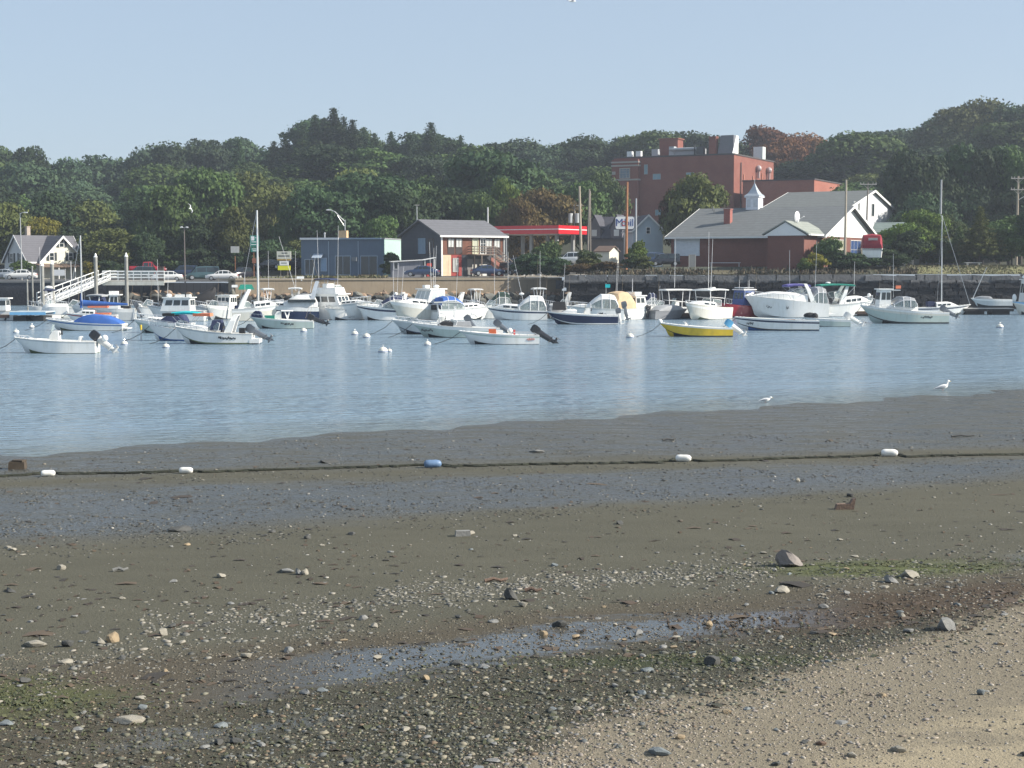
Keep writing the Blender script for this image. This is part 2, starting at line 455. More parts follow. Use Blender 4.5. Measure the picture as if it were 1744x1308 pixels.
# ------------------------------------------------------------------ sea walls
def wallpath(px0, px1, step=8):
    n = max(2, int(abs(px1 - px0) / step)); out = []
    for i in range(n + 1):
        p = px0 + (px1 - px0) * i / n; D = float(wallD(p)); out.append((xat(p, D), D, p))
    return out
def wall_thing(name, label, px0, px1, ztop, zbot, m, cap=None, th=.6, step=12, D=None):
    P = wallpath(px0, px1, step)
    if D: P = [(xat(p, D), D, p) for _, _, p in P]
    t = thing(name, label, 'sea wall', (P[0][0], P[0][1], 0))
    o = Vector((P[0][0], P[0][1], 0))
    mb = MB()
    rings = [[(x - o.x, y - o.y - th * .0 - .15, zbot), (x - o.x, y - o.y, ztop), (x - o.x, y - o.y + th, ztop), (x - o.x, y - o.y + th, zbot)] for x, y, p in P]
    mb.loft(rings); mb.build('wall_face', m, t)
    if cap:
        c = MB(); c.loft([[(x - o.x, y - o.y - .12, ztop + .003), (x - o.x, y - o.y - .12, ztop + .25), (x - o.x, y - o.y + th + .06, ztop + .25), (x - o.x, y - o.y + th + .06, ztop + .003)] for x, y, p in P]); c.build('coping', cap, t)
    return t, o, P
def tidal(name, dry, wet, zline, w=.5, nscale=.5, var=.25, bump=.4):
    """stone or concrete with the weed-dark tide stain below zline"""
    m, nt, b = newmat(name); g = G(nt)
    pos = g.n('ShaderNodeNewGeometry').outputs['Position']
    sp = g.n('ShaderNodeSeparateXYZ'); g.l(pos, sp.inputs[0])
    nz = g.noise(pos, nscale, 5, .6); nz2 = g.noise(g.scalevec(pos, (1, 1, .25)), 1.1, 4, .6)
    z = g.math('ADD', sp.outputs[2], g.math('MULTIPLY', g.math('SUBTRACT', nz2, .5), .9))
    f = g.sstep(z, zline - w, zline + w)
    rnd = g.n('ShaderNodeObjectInfo').outputs['Random']
    isl = g.n('ShaderNodeNewGeometry').outputs['Random Per Island']
    d = g.mix(nz, [x * (1 - var * 1.5) for x in dry], [x * (1 + var * 1.5) for x in dry])
    d = g.mix(g.math('MULTIPLY', isl, .45), d, [x * .45 for x in dry])
    g.l(g.mix(f, wet, d), b.inputs['Base Color'])
    b.inputs['Roughness'].default_value = .9
    g.l(g.bump(g.noise(pos, 3.5, 4), bump, .15), b.inputs['Normal'])
    MATS[name] = m
    return m
m_leftwall = tidal('dark_harbour_wall', (.04, .045, .055), (.010, .012, .017), 2.4, .8)
wall_thing('sea_wall', 'long dark harbour wall below the car park at the far left', -700, 263, 3.15, -.6, m_leftwall, mat('worn_coping', (.17, .17, .165), .9), .8, 40)
wall_thing('timber_bulkhead', 'black timber bulkhead under the two white parked cars', 264, 389, 3.22, 1.9, banded('tarred_timber', (.035, .036, .042), (.012, .012, .014), .9, 'X', .1), None, .4, 12)
wall_thing('concrete_wall', 'tan concrete sea wall above the boulder bank, in front of the lawn and houses', 390, 957, 3.62, 1.3, mat('tan_concrete', (.26, .21, .148), .9, var=.14, nscale=.4, bump=.2, bscale=4, dirt=((.16, .13, .10), .45)), mat('tan_concrete_coping', (.31, .26, .19), .9, var=.12, nscale=.5, dirt=((.2, .17, .13), .4)), .6, 12)
# dry stone quay on the right: irregular laid blocks
t = thing('stone_quay', 'dark dry laid granite quay wall along the right shore', 'sea wall', (xat(965, 196), 196, 0))
m_q = tidal('granite_quay', (.13, .13, .132), (.006, .0075, .011), 3.45, .15, .9, .3, .6)  # tide stain, darkened further so its colour also carries the lower wall's shade
rng = random.Random(3)
mb, cp = MB(), MB()
x0 = 0.0; xend = xat(2500, 196) - xat(965, 196)
z = -.8; row = 0
while z < 4.2:
    h = rng.uniform(.42, .62); top = z + h > 3.2
    x = -rng.uniform(0, 1)
    while x < xend:
        l = rng.uniform(.7, 2.4) if not top else rng.uniform(.9, 3.2)
        j = rng.uniform(-.12, .12) + (4.2 - z) * -.10 + (rng.uniform(-.25, .05) if top else 0)
        (cp if top else mb).box((x + l / 2, j + .5, z + h / 2), (l - .03, 1.3, h + .02 + (rng.uniform(-.05, .3) if z + h > 4.1 else 0)), rz=rng.uniform(-.09, .09) if top else rng.uniform(-.03, .03), ry=rng.uniform(-.05, .05) if top else 0, top=(rng.uniform(.88, .98), rng.uniform(.78, .95)))
        x += l
    z += h
mb.box((xend / 2, .9, 1.7), (xend, .8, 4.8))
mb.build('lower_courses', m_q, t); cp.build('top_courses', m_q, t)
blk = thing('concrete_block', 'square dark concrete block where the tan wall meets the stone quay', 'block', at(953, 484, 204.5))
bk = MB(); bk.box((0, 0, -.1), (1.0, .9, 1.0), top=(.96, .96)); bk.box((0, 0, .46), (1.04, .94, .1)); bk.build('block_body', mat('dark_concrete', (.07, .075, .085), .9), blk)

# rocks: displaced icospheres shared by the riprap and the beach stones
def rockmesh(name, seed, sub=2, flat=1.0, chip=.35):
    import bmesh
    bm = bmesh.new(); bmesh.ops.create_icosphere(bm, subdivisions=sub, radius=.5)
    r = np.random.RandomState(seed)
    dirs = r.normal(size=(9, 3)); dirs /= np.linalg.norm(dirs, axis=1)[:, None]
    cut = r.uniform(.16, .40, 9)
    sc = np.array([1, r.uniform(.65, .95), flat * r.uniform(.6, .9)])
    for v in bm.verts:
        p = np.array(v.co)
        for d, c in zip(dirs, cut):
            e = p @ d - c
            if e > 0: p = p - d * e * .97
        p = p * sc + r.normal(size=3) * .012 * chip
        v.co = p
    ext = max(max(abs(v.co.x) for v in bm.verts), .3)
    for v in bm.verts: v.co *= .5 / ext
    me = bpy.data.meshes.new(name); bm.to_mesh(me); bm.free()
    return me
ROCKS = [rockmesh('rock_form', 20 + k) for k in range(8)]
POINTED = rockmesh('rock_form', 61, 3)
for v_ in POINTED.vertices:
    k_ = 1.05 - .95 * max(0, (v_.co.z + .12) / .42); k_ = max(.34, min(1.15, k_)); v_.co.x = v_.co.x * k_ - max(0, v_.co.z) * .25; v_.co.y *= k_; v_.co.z *= 1.25
ROCKS.append(POINTED)
def rockobj(name, k, loc, size, rot, m, label, cat, group=None):
    me = ROCKS[k % len(ROCKS)]
    if not me.materials: me.materials.append(m)
    o = bpy.data.objects.new(name, me); COL.objects.link(o)
    o.material_slots[0].link = 'OBJECT'; o.material_slots[0].material = m
    o.location, o.scale, o.rotation_euler = loc, size, rot
    return props(o, label, cat, group)
m_rip = [tidal('riprap_warm', (.36, .25, .17), (.030, .031, .030), 1.35, .35, .8), tidal('riprap_grey', (.19, .19, .165), (.035, .037, .036), 1.2, .5, .8), tidal('riprap_weedy', (.10, .10, .085), (.022, .025, .024), 1.6, .4, .8)]
rng = random.Random(11)
nrip = 0
for row, (dz, dd, n, s0, s1) in enumerate(((1.75, -.7, 62, .8, 1.3), (1.25, -2.6, 58, 1.0, 1.7), (.6, -5.0, 52, 1.1, 2.0), (.05, -7.5, 50, 1.1, 2.1), (-.3, -10, 42, 1.1, 1.9))):
    for i in range(n):
        p = 205 + (975 - 205) * (i + rng.uniform(.1, .9)) / n
        if row > 2 and (rng.random() < .25): continue
        D = float(wallD(max(p, 430))) + dd + rng.uniform(-.6, .6)
        if 205 < p < 390 and row == 0: D += 4.0
        sz = rng.uniform(s0, s1)
        k = rng.randrange(8); mi = (0 if rng.random() < .72 else 1) if row == 0 else (1 if rng.random() < .5 else 2)
        if p < 390: mi = 2 if row else 0
        lab = ['tan dry boulder along the top of the bank under the concrete wall', 'grey boulder in the sloping bank behind the docked boats', 'weed darkened boulder low in the bank behind the docked boats'][mi]
        rockobj('riprap_boulder', k, (xat(p, D), D, dz + rng.uniform(-.2, .25)), (sz * rng.uniform(1, 1.35), sz, sz * rng.uniform(.7, 1)), (rng.uniform(-.4, .4), rng.uniform(-.4, .4), rng.uniform(0, 6.3)), m_rip[mi], lab, 'boulder', 'boulders of the bank below the sea wall')
        nrip += 1
# ------------------------------------------------------------------ trees
def foliage(name, base_, light, rnd=.35):
    m, nt, b = newmat(name); g = G(nt)
    oi = g.n('ShaderNodeObjectInfo').outputs['Random']
    tc = g.n('ShaderNodeTexCoord').outputs['Object']
    isl = g.n('ShaderNodeNewGeometry').outputs['Random Per Island']
    nz = g.noise(tc, 5.0, 3)
    c = g.mix(g.sstep(nz, .35, .68), base_, light)
    c = g.mix(g.math('MULTIPLY', isl, .35), c, [x * .55 for x in base_])
    hs = g.n('ShaderNodeHueSaturation'); g.l(c, hs.inputs['Color'])
    g.l(g.math('ADD', .488, g.math('MULTIPLY', oi, .028)), hs.inputs['Hue']); hs.inputs['Saturation'].default_value = 1.12
    g.l(g.math('ADD', 1 - rnd, g.math('MULTIPLY', oi, 2 * rnd)), hs.inputs['Value'])
    b.inputs['Roughness'].default_value = .75
    b.inputs['Specular IOR Level'].default_value = .2
    g.l(hs.outputs[0], b.inputs['Base Color'])
    tr = g.n('ShaderNodeBsdfTranslucent'); g.l(hs.outputs[0], tr.inputs[0])
    mx = g.n('ShaderNodeMixShader'); mx.inputs[0].default_value = .16
    g.l(b.outputs[0], mx.inputs[1]); g.l(tr.outputs[0], mx.inputs[2])
    g.l(mx.outputs[0], nt.nodes['Material Output'].inputs['Surface'])
    return m
FOL = {'green': foliage('leaves_green', (.050, .080, .030), (.098, .138, .050)),
       'dark green': foliage('leaves_dark_green', (.030, .052, .026), (.058, .090, .040)),
       'olive': foliage('leaves_olive', (.080, .096, .034), (.132, .145, .052)),
       'bright green': foliage('leaves_bright_green', (.075, .115, .03), (.14, .18, .05)),
       'bronze': foliage('leaves_bronze', (.075, .050, .026), (.115, .085, .038)),
       'russet': foliage('leaves_russet', (.12, .055, .032), (.17, .085, .045)),
       'blue green': foliage('leaves_blue_green', (.044, .074, .044), (.080, .118, .062)),
       'yellow green': foliage('leaves_yellow_green', (.13, .13, .03), (.22, .19, .05))}
BARK = mat('bark', (.07, .06, .048), .95, var=.3, nscale=4)
def leafmesh(name, pos, nrm, size, r):
    n = len(pos)
    a = np.cross(nrm, r.normal(size=(n, 3))); a /= np.linalg.norm(a, axis=1)[:, None] + 1e-9
    b = np.cross(nrm, a); b /= np.linalg.norm(b, axis=1)[:, None] + 1e-9
    s = size[:, None]
    el = r.uniform(.55, 1.0, (n, 1))
    bend = nrm * s * r.uniform(-.25, .25, (n, 1))
    co = np.stack([pos - a * s, pos - b * s * el + bend, pos + a * s, pos + b * s * el + bend], 1).reshape(-1, 3)
    me = bpy.data.meshes.new(name)
    me.vertices.add(4 * n); me.vertices.foreach_set('co', co.ravel())
    me.loops.add(4 * n); me.loops.foreach_set('vertex_index', np.arange(4 * n))
    me.polygons.add(n); me.polygons.foreach_set('loop_start', np.arange(0, 4 * n, 4))
    me.materials.append(FOL['green'])
    me.update(calc_edges=True)
    return me
def crown_broad(name, seed, lobes=24, per=300, z0=.16, size=.024, tall=1.0):
    r = np.random.RandomState(seed)
    P, N, S = [], [], []
    for i in range(lobes):
        while 1:
            c = r.uniform(-1, 1, 3)
            if .25 < np.linalg.norm(c) < .98: break
        zc = z0 + (1 - z0) * (.5 + .40 * c[2])
        wid = .40 * (1 - .35 * max(0, c[2])) * (1 - .25 * max(0, -c[2]))
        cen = np.array([c[0] * wid, c[1] * wid, zc])
        rad = r.uniform(.11, .21)
        n = int(per * .75 * (rad / .13) ** 2)
        d = r.normal(size=(n, 3)); d /= np.linalg.norm(d, axis=1)[:, None]
        d[:, 2] = np.where(d[:, 2] < -.3, -d[:, 2] * .6, d[:, 2])
        # ragged surface: small bumps of leaf clusters
        bumpy = 1 + .15 * np.sin(d[:, 0] * 9 + seed) * np.sin(d[:, 1] * 8 + i) + r.normal(size=n) * .10
        q = cen + d * (rad * bumpy)[:, None] * np.array([1.08, 1.08, .80 if tall < 1.1 else .92])
        P.append(q); N.append(d + r.normal(size=(n, 3)) * .62); S.append(size * r.uniform(.55, 1.35, n))
    # inner leaves so the crown is not see-through
    n = lobes * per // 7
    d = r.normal(size=(n, 3)); d /= np.linalg.norm(d, axis=1)[:, None]
    q = d * (r.uniform(0, 1, n) ** .4)[:, None] * np.array([.30, .30, .34]) + np.array([0, 0, z0 + (1 - z0) * .5])
    P.append(q); N.append(r.normal(size=(n, 3))); S.append(size * 1.5 * np.ones(n))
    N = np.concatenate(N); N /= np.linalg.norm(N, axis=1)[:, None]
    P = np.concatenate(P); P[:, 2] = np.clip(P[:, 2], .02, None) 
    P[:, 2] *= 1.0 / np.percentile(P[:, 2], 98.5)
    w = np.percentile(np.abs(P[:, :2]), 98)
    P[:, :2] *= .5 / w
    return leafmesh(name, P, N, np.concatenate(S), r)
def crown_pine(name, seed, whorls=17, size=.022, spread=.5):
    r = np.random.RandomState(seed)
    P, N, S = [], [], []
    for i in range(whorls):
        t = i / (whorls - 1)
        z = .18 + .80 * t
        L = spread * (1 - t) ** 1.05 * r.uniform(.6, 1.2) + .012
        nb = max(4, int(9 * (1 - t * .5)))
        for k in range(nb):
            a = 2 * math.pi * (k + r.uniform(-.3, .3)) / nb + i * .7
            l = L * r.uniform(.6, 1.1)
            n = int(46 * (.35 + l / spread))
            u = r.uniform(.12, 1, n)
            q = np.stack([np.cos(a) * l * u, np.sin(a) * l * u, z + l * (.28 * u - .20 * u * u) + r.normal(size=n) * .008], 1)
            q[:, :2] += r.normal(size=(n, 2)) * (.028 * (1.25 - u))[:, None] * 1.4
            P.append(q); nn = r.normal(size=(n, 3)) * .6; nn[:, 2] += .9
            N.append(nn); S.append(size * (1.05 - .6 * t) * r.uniform(.6, 1.3, n))
    n = 30
    P.append(np.stack([r.normal(size=n) * .008, r.normal(size=n) * .008, r.uniform(.9, 1.0, n)], 1)); N.append(r.normal(size=(n, 3))); S.append(np.full(n, size * .7))
    N = np.concatenate(N); N /= np.linalg.norm(N, axis=1)[:, None]
    return leafmesh(name, np.concatenate(P), N, np.concatenate(S), r)
def trunk_mesh(seed, pine=False):
    r = random.Random(seed); mb = MB()
    top = .9 if pine else .6
    mb.tube([(0, 0, -.04), (.006, 0, .15), (-.008, .005, .35), (.004, -.004, top)], .028, 7, 0, .008)
    if not pine:
        for k in range(6):
            a = r.uniform(0, 6.3); z = r.uniform(.2, .45); l = r.uniform(.2, .36)
            mb.tube([(0, 0, z), (math.cos(a) * l * .5, math.sin(a) * l * .5, z + l * .45), (math.cos(a) * l, math.sin(a) * l, z + l * 1.05)], .012, 5, 0, .004)
    o = mb.build('trunk', BARK, None, True); me = o.data; bpy.data.objects.remove(o)
    return me
BROAD = [crown_broad('crown_form', 40 + k, 28 + 5 * (k % 3), 330) for k in range(5)]
TALLB = [crown_broad('crown_form', 60 + k, 26, 330, .12, .024, 1.3) for k in range(2)]
PINE = [crown_pine('pine_crown_form', 70 + k, 24 + 3 * k, .028, .5) for k in range(3)]
BUSH = [crown_broad('bush_form', 80 + k, 22, 200, .0, .040) for k in range(3)]
TR, TP = [trunk_mesh(k) for k in range(3)], trunk_mesh(9, True)
TREES = []
trng = random.Random(5)
def tree(px, ytop, D, wpx, kind='broad', col='green', row='at the lower edge', ybase=None, name=None):
    zb = ter(px, D) if ybase is None else zat(ybase, D)
    h = max(1.2, zat(ytop, D) - zb); w = wpx * D / F
    r = trng
    forms = {'broad': BROAD, 'tall': TALLB, 'pine': PINE, 'bush': BUSH}[kind]
    nm = name or {'broad': 'broadleaf_tree', 'tall': 'broadleaf_tree', 'pine': 'pine_tree', 'bush': 'shrub'}[kind]
    t = thing(nm, '', 'shrub' if kind == 'bush' else 'tree', (xat(px, D), D, zb - .1), r.uniform(0, 6.3), 'shrubs along the shore' if kind == 'bush' else 'trees of the wooded hill')
    c = link_mesh('crown' if kind != 'bush' else 'foliage', forms[r.randrange(len(forms))], t)
    c.material_slots[0].link = 'OBJECT'; c.material_slots[0].material = FOL[col]
    c.scale = (w, w, h)
    k = link_mesh('trunk', TP if kind == 'pine' else TR[r.randrange(3)], t)
    k.scale = (h * .9, h * .9, h) if kind != 'bush' else (h * .5, h * .5, h * .6)
    TREES.append((t, px, kind, col, row))
    return t
sil = ([-400, -60, 0, 60, 110, 150, 200, 232, 262, 330, 400, 430, 470, 520, 575, 620, 680, 735, 780, 830, 900, 1000, 1050, 1130, 1200, 1300, 1400, 1470, 1505, 1560, 1640, 1680, 1744, 2200],
       [250, 245, 255, 268, 286, 284, 275, 262, 258, 256, 243, 244, 250, 222, 205, 222, 236, 236, 240, 234, 240, 246, 240, 233, 236, 232, 238, 230, 238, 218, 188, 196, 190, 190])
silh = lambda p: float(np.interp(p, *sil))
def pick(*a): return trng.choice(a)
def jit(a): return trng.uniform(-a, a)
# skyline row
p = -230
while p < 1960:
    col = pick('blue green', 'green', 'blue green', 'dark green')
    if 1295 < p < 1370: col = 'russet'
    if 1590 < p < 1700: col = pick('bronze', 'olive', 'green')
    tree(p, silh(p) + jit(13) + 2, 432 + jit(14), trng.uniform(78, 128), pick('broad', 'broad', 'tall'), col, 'on the skyline')
    p += trng.uniform(46, 74)
for p, y, w in ((518, 212, 50), (540, 195, 56), (572, 183, 62), (556, 200, 56), (603, 203, 52), (588, 198, 50), (622, 216, 46), (735, 208, 56), (668, 224, 44), (700, 228, 44), (410, 236, 46), (490, 228, 46), (470, 240, 44), (640, 226, 40), (785, 230, 40)):
    tree(p, y, 412 + jit(8), w * 1.9, 'pine', 'dark green', 'on the skyline')
# upper, middle and lower rows of the slope
def hidden(p): return 1050 < p < 1330
p = -230
while p < 1960:
    if not hidden(p): tree(p, silh(p) + 38 + jit(20), 375 + jit(12), trng.uniform(95, 145), pick('broad', 'broad', 'tall'), 'dark green' if p > 1520 and trng.random() < .5 else pick('green', 'blue green', 'dark green', 'green'), 'on the upper slope')
    p += trng.uniform(58, 84)
p = -220
while p < 1960:
    if not 1030 < p < 1470:
        tree(p, silh(p) + 78 + jit(22), 325 + jit(10), trng.uniform(100, 150), pick('broad', 'broad', 'tall'), 'dark green' if p > 1490 else pick('green', 'dark green', 'olive', 'green'), 'on the middle slope')
    p += trng.uniform(58, 84)
p = -200
while p < 1960:
    if not 1000 < p < 1530:
        y = np.interp(p, [0, 150, 330, 480, 600, 700, 850, 1000, 1500, 1600, 1744], [345, 350, 345, 350, 322, 315, 330, 335, 300, 300, 290])
        tree(p, y + jit(14), 290 + jit(8), trng.uniform(105, 150), pick('broad', 'broad', 'tall'), pick('dark green', 'dark green', 'green') if p > 520 else pick('green', 'olive', 'dark green'), 'on the lower slope')
    p += trng.uniform(60, 84)
# single trees one can pick out
E = 'at the front of the wood'
for a in ((20, 352, 262, 95, 'broad', 'olive'), (80, 375, 258, 60, 'broad', 'yellow green'), (285, 326, 262, 105, 'broad', 'green'), (355, 296, 285, 110, 'broad', 'green'), (190, 395, 248, 110, 'broad', 'olive'), (130, 390, 258, 80, 'broad', 'dark green'),
          (440, 303, 300, 120, 'tall', 'olive'), (480, 335, 275, 90, 'tall', 'olive'), (500, 360, 262, 60, 'broad', 'green'), (395, 360, 250, 70, 'tall', 'olive'), (330, 375, 250, 80, 'broad', 'dark green'), (250, 400, 246, 60, 'broad', 'dark green'),
          (560, 330, 262, 130, 'broad', 'dark green'), (640, 305, 275, 170, 'broad', 'dark green'), (700, 335, 262, 110, 'broad', 'dark green'), (655, 372, 246, 62, 'broad', 'green'), (760, 330, 268, 110, 'broad', 'dark green'), (820, 270, 295, 180, 'broad', 'dark green'),
          (862, 315, 268, 62, 'broad', 'bright green'), (830, 340, 262, 80, 'broad', 'green'), (925, 330, 262, 110, 'broad', 'bronze'), (990, 320, 275, 90, 'broad', 'green'), (890, 345, 256, 70, 'broad', 'bronze'),
          (1030, 300, 300, 70, 'tall', 'green'), (1405, 290, 385, 110, 'broad', 'green'), (1462, 232, 378, 140, 'broad', 'green'), (1350, 285, 392, 110, 'broad', 'blue green'), (1330, 240, 395, 80, 'broad', 'russet'), (1480, 300, 352, 100, 'broad', 'olive')):
    tree(*a, row=E)
tree(1183, 307, 236, 98, 'broad', 'olive', 'behind the brick and white hall')
tree(1152, 332, 240, 56, 'broad', 'bronze', 'behind the brick and white hall')
tree(1640, 182, 405, 130, 'broad', 'olive', 'rising above the skyline')
tree(1600, 215, 402, 110, 'broad', 'green', 'rising above the skyline')
tree(1725, 186, 395, 100, 'broad', 'dark green', 'rising above the skyline')
for p in range(1545, 1800, 38): tree(p, 262 + jit(18), 268 + jit(6), 105, pick('broad', 'tall'), pick('dark green', 'green', 'dark green'), 'in the dark stand')
for p in range(1580, 1800, 45): tree(p, 335 + jit(14), 262 + jit(4), 100, 'broad', 'dark green', 'in the dark stand')
# shore trees and shrubs on the right
S = 'by the park lawn'
for a in ((1530, 384, 214, 64, 'broad', 'bright green'), (1565, 362, 222, 80, 'broad', 'bright green'), (1600, 370, 226, 70, 'broad', 'green'), (1545, 395, 209, 60, 'bush', 'dark green'), (1490, 415, 212, 60, 'bush', 'dark green'), (1510, 425, 206, 66, 'bush', 'dark green'),
          (1665, 350, 213, 95, 'pine', 'olive'), (1630, 385, 216, 70, 'pine', 'green'), (1720, 372, 216, 90, 'broad', 'green'), (1770, 360, 214, 90, 'broad', 'dark green'), (1590, 400, 224, 70, 'bush', 'olive'), (1650, 405, 228, 90, 'bush', 'dark green'), (1700, 405, 226, 80, 'bush', 'dark green'), (1610, 408, 222, 70, 'bush', 'dark green')):
    tree(*a, row=S)
for a in ((1405, 408, 203, 46, 'green'), (1388, 432, 200, 40, 'yellow green'), (1370, 440, 199.5, 26, 'bright green'), (1430, 428, 202, 50, 'dark green'), (1460, 432, 202, 60, 'dark green')):
    tree(*a[:4], 'bush', a[4], 'by the brick hall corner')
for a in ((895, 433, 208, 44, 'dark green'), (930, 415, 222, 46, 'green'), (925, 436, 207, 60, 'dark green'), (952, 440, 205, 40, 'dark green'), (1003, 428, 206, 36, 'green'), (1000, 440, 204, 44, 'olive'), (1085, 412, 214, 34, 'bright green'), (1077, 432, 206, 34, 'green'), (1095, 437, 205, 30, 'olive'), (1035, 446, 202, 50, 'bronze'), (985, 449, 202, 40, 'bronze')):
    tree(*a[:4], 'bush', a[4], 'on the verge before the red canopy')
for p in range(300, 520, 26): tree(p, 418 + jit(10), 249 + jit(3), 60, 'bush', pick('dark green', 'olive', 'dark green', 'green'), 'under trees left of the shop')
tree(668, 432, 219, 34, 'bush', 'green', 'between the blue shop and the dark house')
tree(672, 444, 217, 26, 'bush', 'olive', 'between the blue shop and the dark house')
tree(40, 445, 236, 40, 'bush', 'green', 'in front of the white house')
tree(155, 447, 232, 26, 'bush', 'yellow green', 'behind the gangway')
tree(190, 445, 234, 50, 'bush', 'dark green', 'behind the gangway')
LMK = [(-999, 130, 'above the house'), (130, 300, 'above the white pier'), (300, 520, 'left of the shop'), (520, 690, 'behind the shop'), (690, 850, 'behind the dark house'), (850, 1045, 'behind the red canopy'), (1045, 1325, 'beyond the brick block'), (1325, 1500, 'behind the white gables'), (1500, 9999, 'at the far right')]
ORD = ['leftmost', 'second', 'third', 'fourth', 'fifth', 'sixth', 'seventh', 'eighth', 'ninth', 'tenth', 'eleventh', 'twelfth']
def label_trees():
    sets = {}
    for t, px, kind, col, row in TREES:
        lm = next(n for a, b, n in LMK if a <= px < b) if ('slope' in row or 'skyline' in row or 'wood' in row or 'stand' in row) else ''
        form = {'broad': 'tree', 'tall': 'tall tree', 'pine': 'conifer', 'bush': 'low shrub'}[kind]
        sets.setdefault((col, form, row, lm), []).append((px, t))
    for (col, form, row, lm), L in sets.items():
        L.sort(key=lambda a: a[0])
        for i, (px, t) in enumerate(L):
            pre = f'{col} {form} {row} {lm}'.strip()
            if len(L) == 2: pre += (', the left one', ', the right one')[i]
            elif len(L) > 2: pre += f', {ORD[i]} from left' if i else ', the leftmost'
            t['label'] = pre
label_trees()
# ------------------------------------------------------------------ buildings
def wbar(mb, wall, L, a0, a1, z0, z1, o0, o1, m=0):
    if wall == 'F': mb.box(((a0 + a1) / 2, -(o0 + o1) / 2, (z0 + z1) / 2), (a1 - a0, o1 - o0, z1 - z0), m)
    elif wall == 'R': mb.box((L + (o0 + o1) / 2, (a0 + a1) / 2, (z0 + z1) / 2), (o1 - o0, a1 - a0, z1 - z0), m)
    else: mb.box((-(o0 + o1) / 2, (a0 + a1) / 2, (z0 + z1) / 2), (o1 - o0, a1 - a0, z1 - z0), m)
def win(t, wall, L, a, z, w, h, nx=2, nz=2, fm=None, gm=None, name='window', fr=.09, base=0.0):
    fm = fm or mat('window_frame_white', (.62, .62, .6), .5); gm = gm or glass()
    f = MB()
    for q in ((a, a + w, z, z + fr), (a, a + w, z + h - fr, z + h), (a, a + fr, z + fr, z + h - fr), (a + w - fr, a + w, z + fr, z + h - fr)):
        wbar(f, wall, L, *q, base - .04, base + .08)
    for i in range(1, nx): wbar(f, wall, L, a + w * i / nx - .025, a + w * i / nx + .025, z + fr, z + h - fr, base + .0, base + .06)
    for i in range(1, nz): wbar(f, wall, L, a + fr, a + w - fr, z + h * i / nz - .02, z + h * i / nz + .02, base + .0, base + .055)
    o = f.build(name, fm, t)
    p = MB(); wbar(p, wall, L, a + fr * .6, a + w - fr * .6, z + fr * .6, z + h - fr * .6, base - .03, base + .02)
    p.build('pane', gm, o)
    return o
def gable(t, L, W, ze, zr, wm, rm, ov=.4, th=.16, zb=-.5, trim=None, ridge='x', name='wall', rname='roof'):
    """body with gable ends, ridge along x (ends at x=0 and x=L) or along y"""
    mb = MB()
    if ridge == 'x': mb.slab([(0, zb), (W, zb), (W, ze), (W / 2, zr), (0, ze)], 'x', 0, L)
    else: mb.slab([(0, zb), (L, zb), (L, ze), (L / 2, zr), (0, ze)], 'y', 0, W)
    wobj = mb.build(name, wm, t)
    S = W if ridge == 'x' else L; E = L if ridge == 'x' else W
    k = (zr - ze) / (S / 2)
    r = MB()
    pts = [(-ov, ze - k * ov + .02), (S / 2, zr + .02), (S + ov, ze - k * ov + .02), (S + ov, ze - k * ov + .02 + th), (S / 2, zr + .02 + th), (-ov, ze - k * ov + .02 + th)]
    r.slab(pts, ridge, -ov, E + ov)
    robj = r.build(rname, rm, t)
    if trim:
        for nm, e0, e1 in (('rake_board', -ov - .05, -ov - .003), ('rake_board', E + ov + .003, E + ov + .05)):
            b = MB(); p2 = [(x, z + (.04 if i > 2 else -.14)) for i, (x, z) in enumerate(pts)]
            b.slab(p2, ridge, e0, e1); b.build(nm, trim, t)
        for u in (-ov - .09, S + ov + .003):
            b = MB(); zz = ze - k * ov + .03
            if ridge == 'x': b.box((E / 2, u + .045, zz + .05), (E + 2 * ov, .085, .24))
            else: b.box((u + .045, E / 2, zz + .05), (.085, E + 2 * ov, .24))
            b.build('eave_board', trim, t)
    return wobj, robj
WT = mat('white_trim', (.74, .74, .72), .5, var=.06)
shingle = lambda n, c: banded(n, c, [x * .7 for x in c], .35, 'Z', .14, .9, .18)

# --- white house at the far left
D0, rz = 240, R(48); zb = ter(48, D0)
t = thing('white_house', 'white wooden house with dark shutters and grey roof at the far left', 'house', (xat(50, D0), D0, zb), rz)
clap = banded('white_clapboard', (.62, .63, .62), (.42, .43, .44), .16, 'Z', .16, .7, .05)
slate = shingle('grey_slate_roof', (.115, .115, .13))
ze = 2.9; zr = zat(402, D0 + 2) - zb; hW = 7.0; hL = 10.0
gable(t, hL, hW, ze, zr, clap, slate, .35, .14, -.6, WT)
x0, x1 = 1.7, 9.4; xm = (x0 + x1) / 2
q = MB(); q.slab([(x0, -.6), (x1, -.6), (x1, ze), (xm, zr - .15), (x0, ze)], 'y', -.9, hW * .5); q.build('front_wing', banded('sunlit_clapboard', (.66, .64, .52), (.5, .48, .4), .16, 'Z', .14, .7, .12), t)  # same white boards, warmed and mottled: dappled sun put into the colour
k_ = (zr - ze) / (xm - x0)
q = MB(); q.slab([(x0 - .4, ze - .4 * k_), (xm, zr - .1), (x1 + .4, ze - .4 * k_), (x1 + .4, ze - .4 * k_ + .15), (xm, zr + .08), (x0 - .4, ze - .4 * k_ + .15)], 'y', -1.3, hW * .5); q.build('front_wing_roof', slate, t)
q = MB(); q.slab([(x0 - .42, ze - .4 * k_ - .2), (xm, zr - .3), (x1 + .42, ze - .4 * k_ - .2), (x1 + .42, ze - .4 * k_ + .17), (xm, zr + .1), (x0 - .42, ze - .4 * k_ + .17)], 'y', -1.36, -1.303); q.build('rake_board', WT, t)
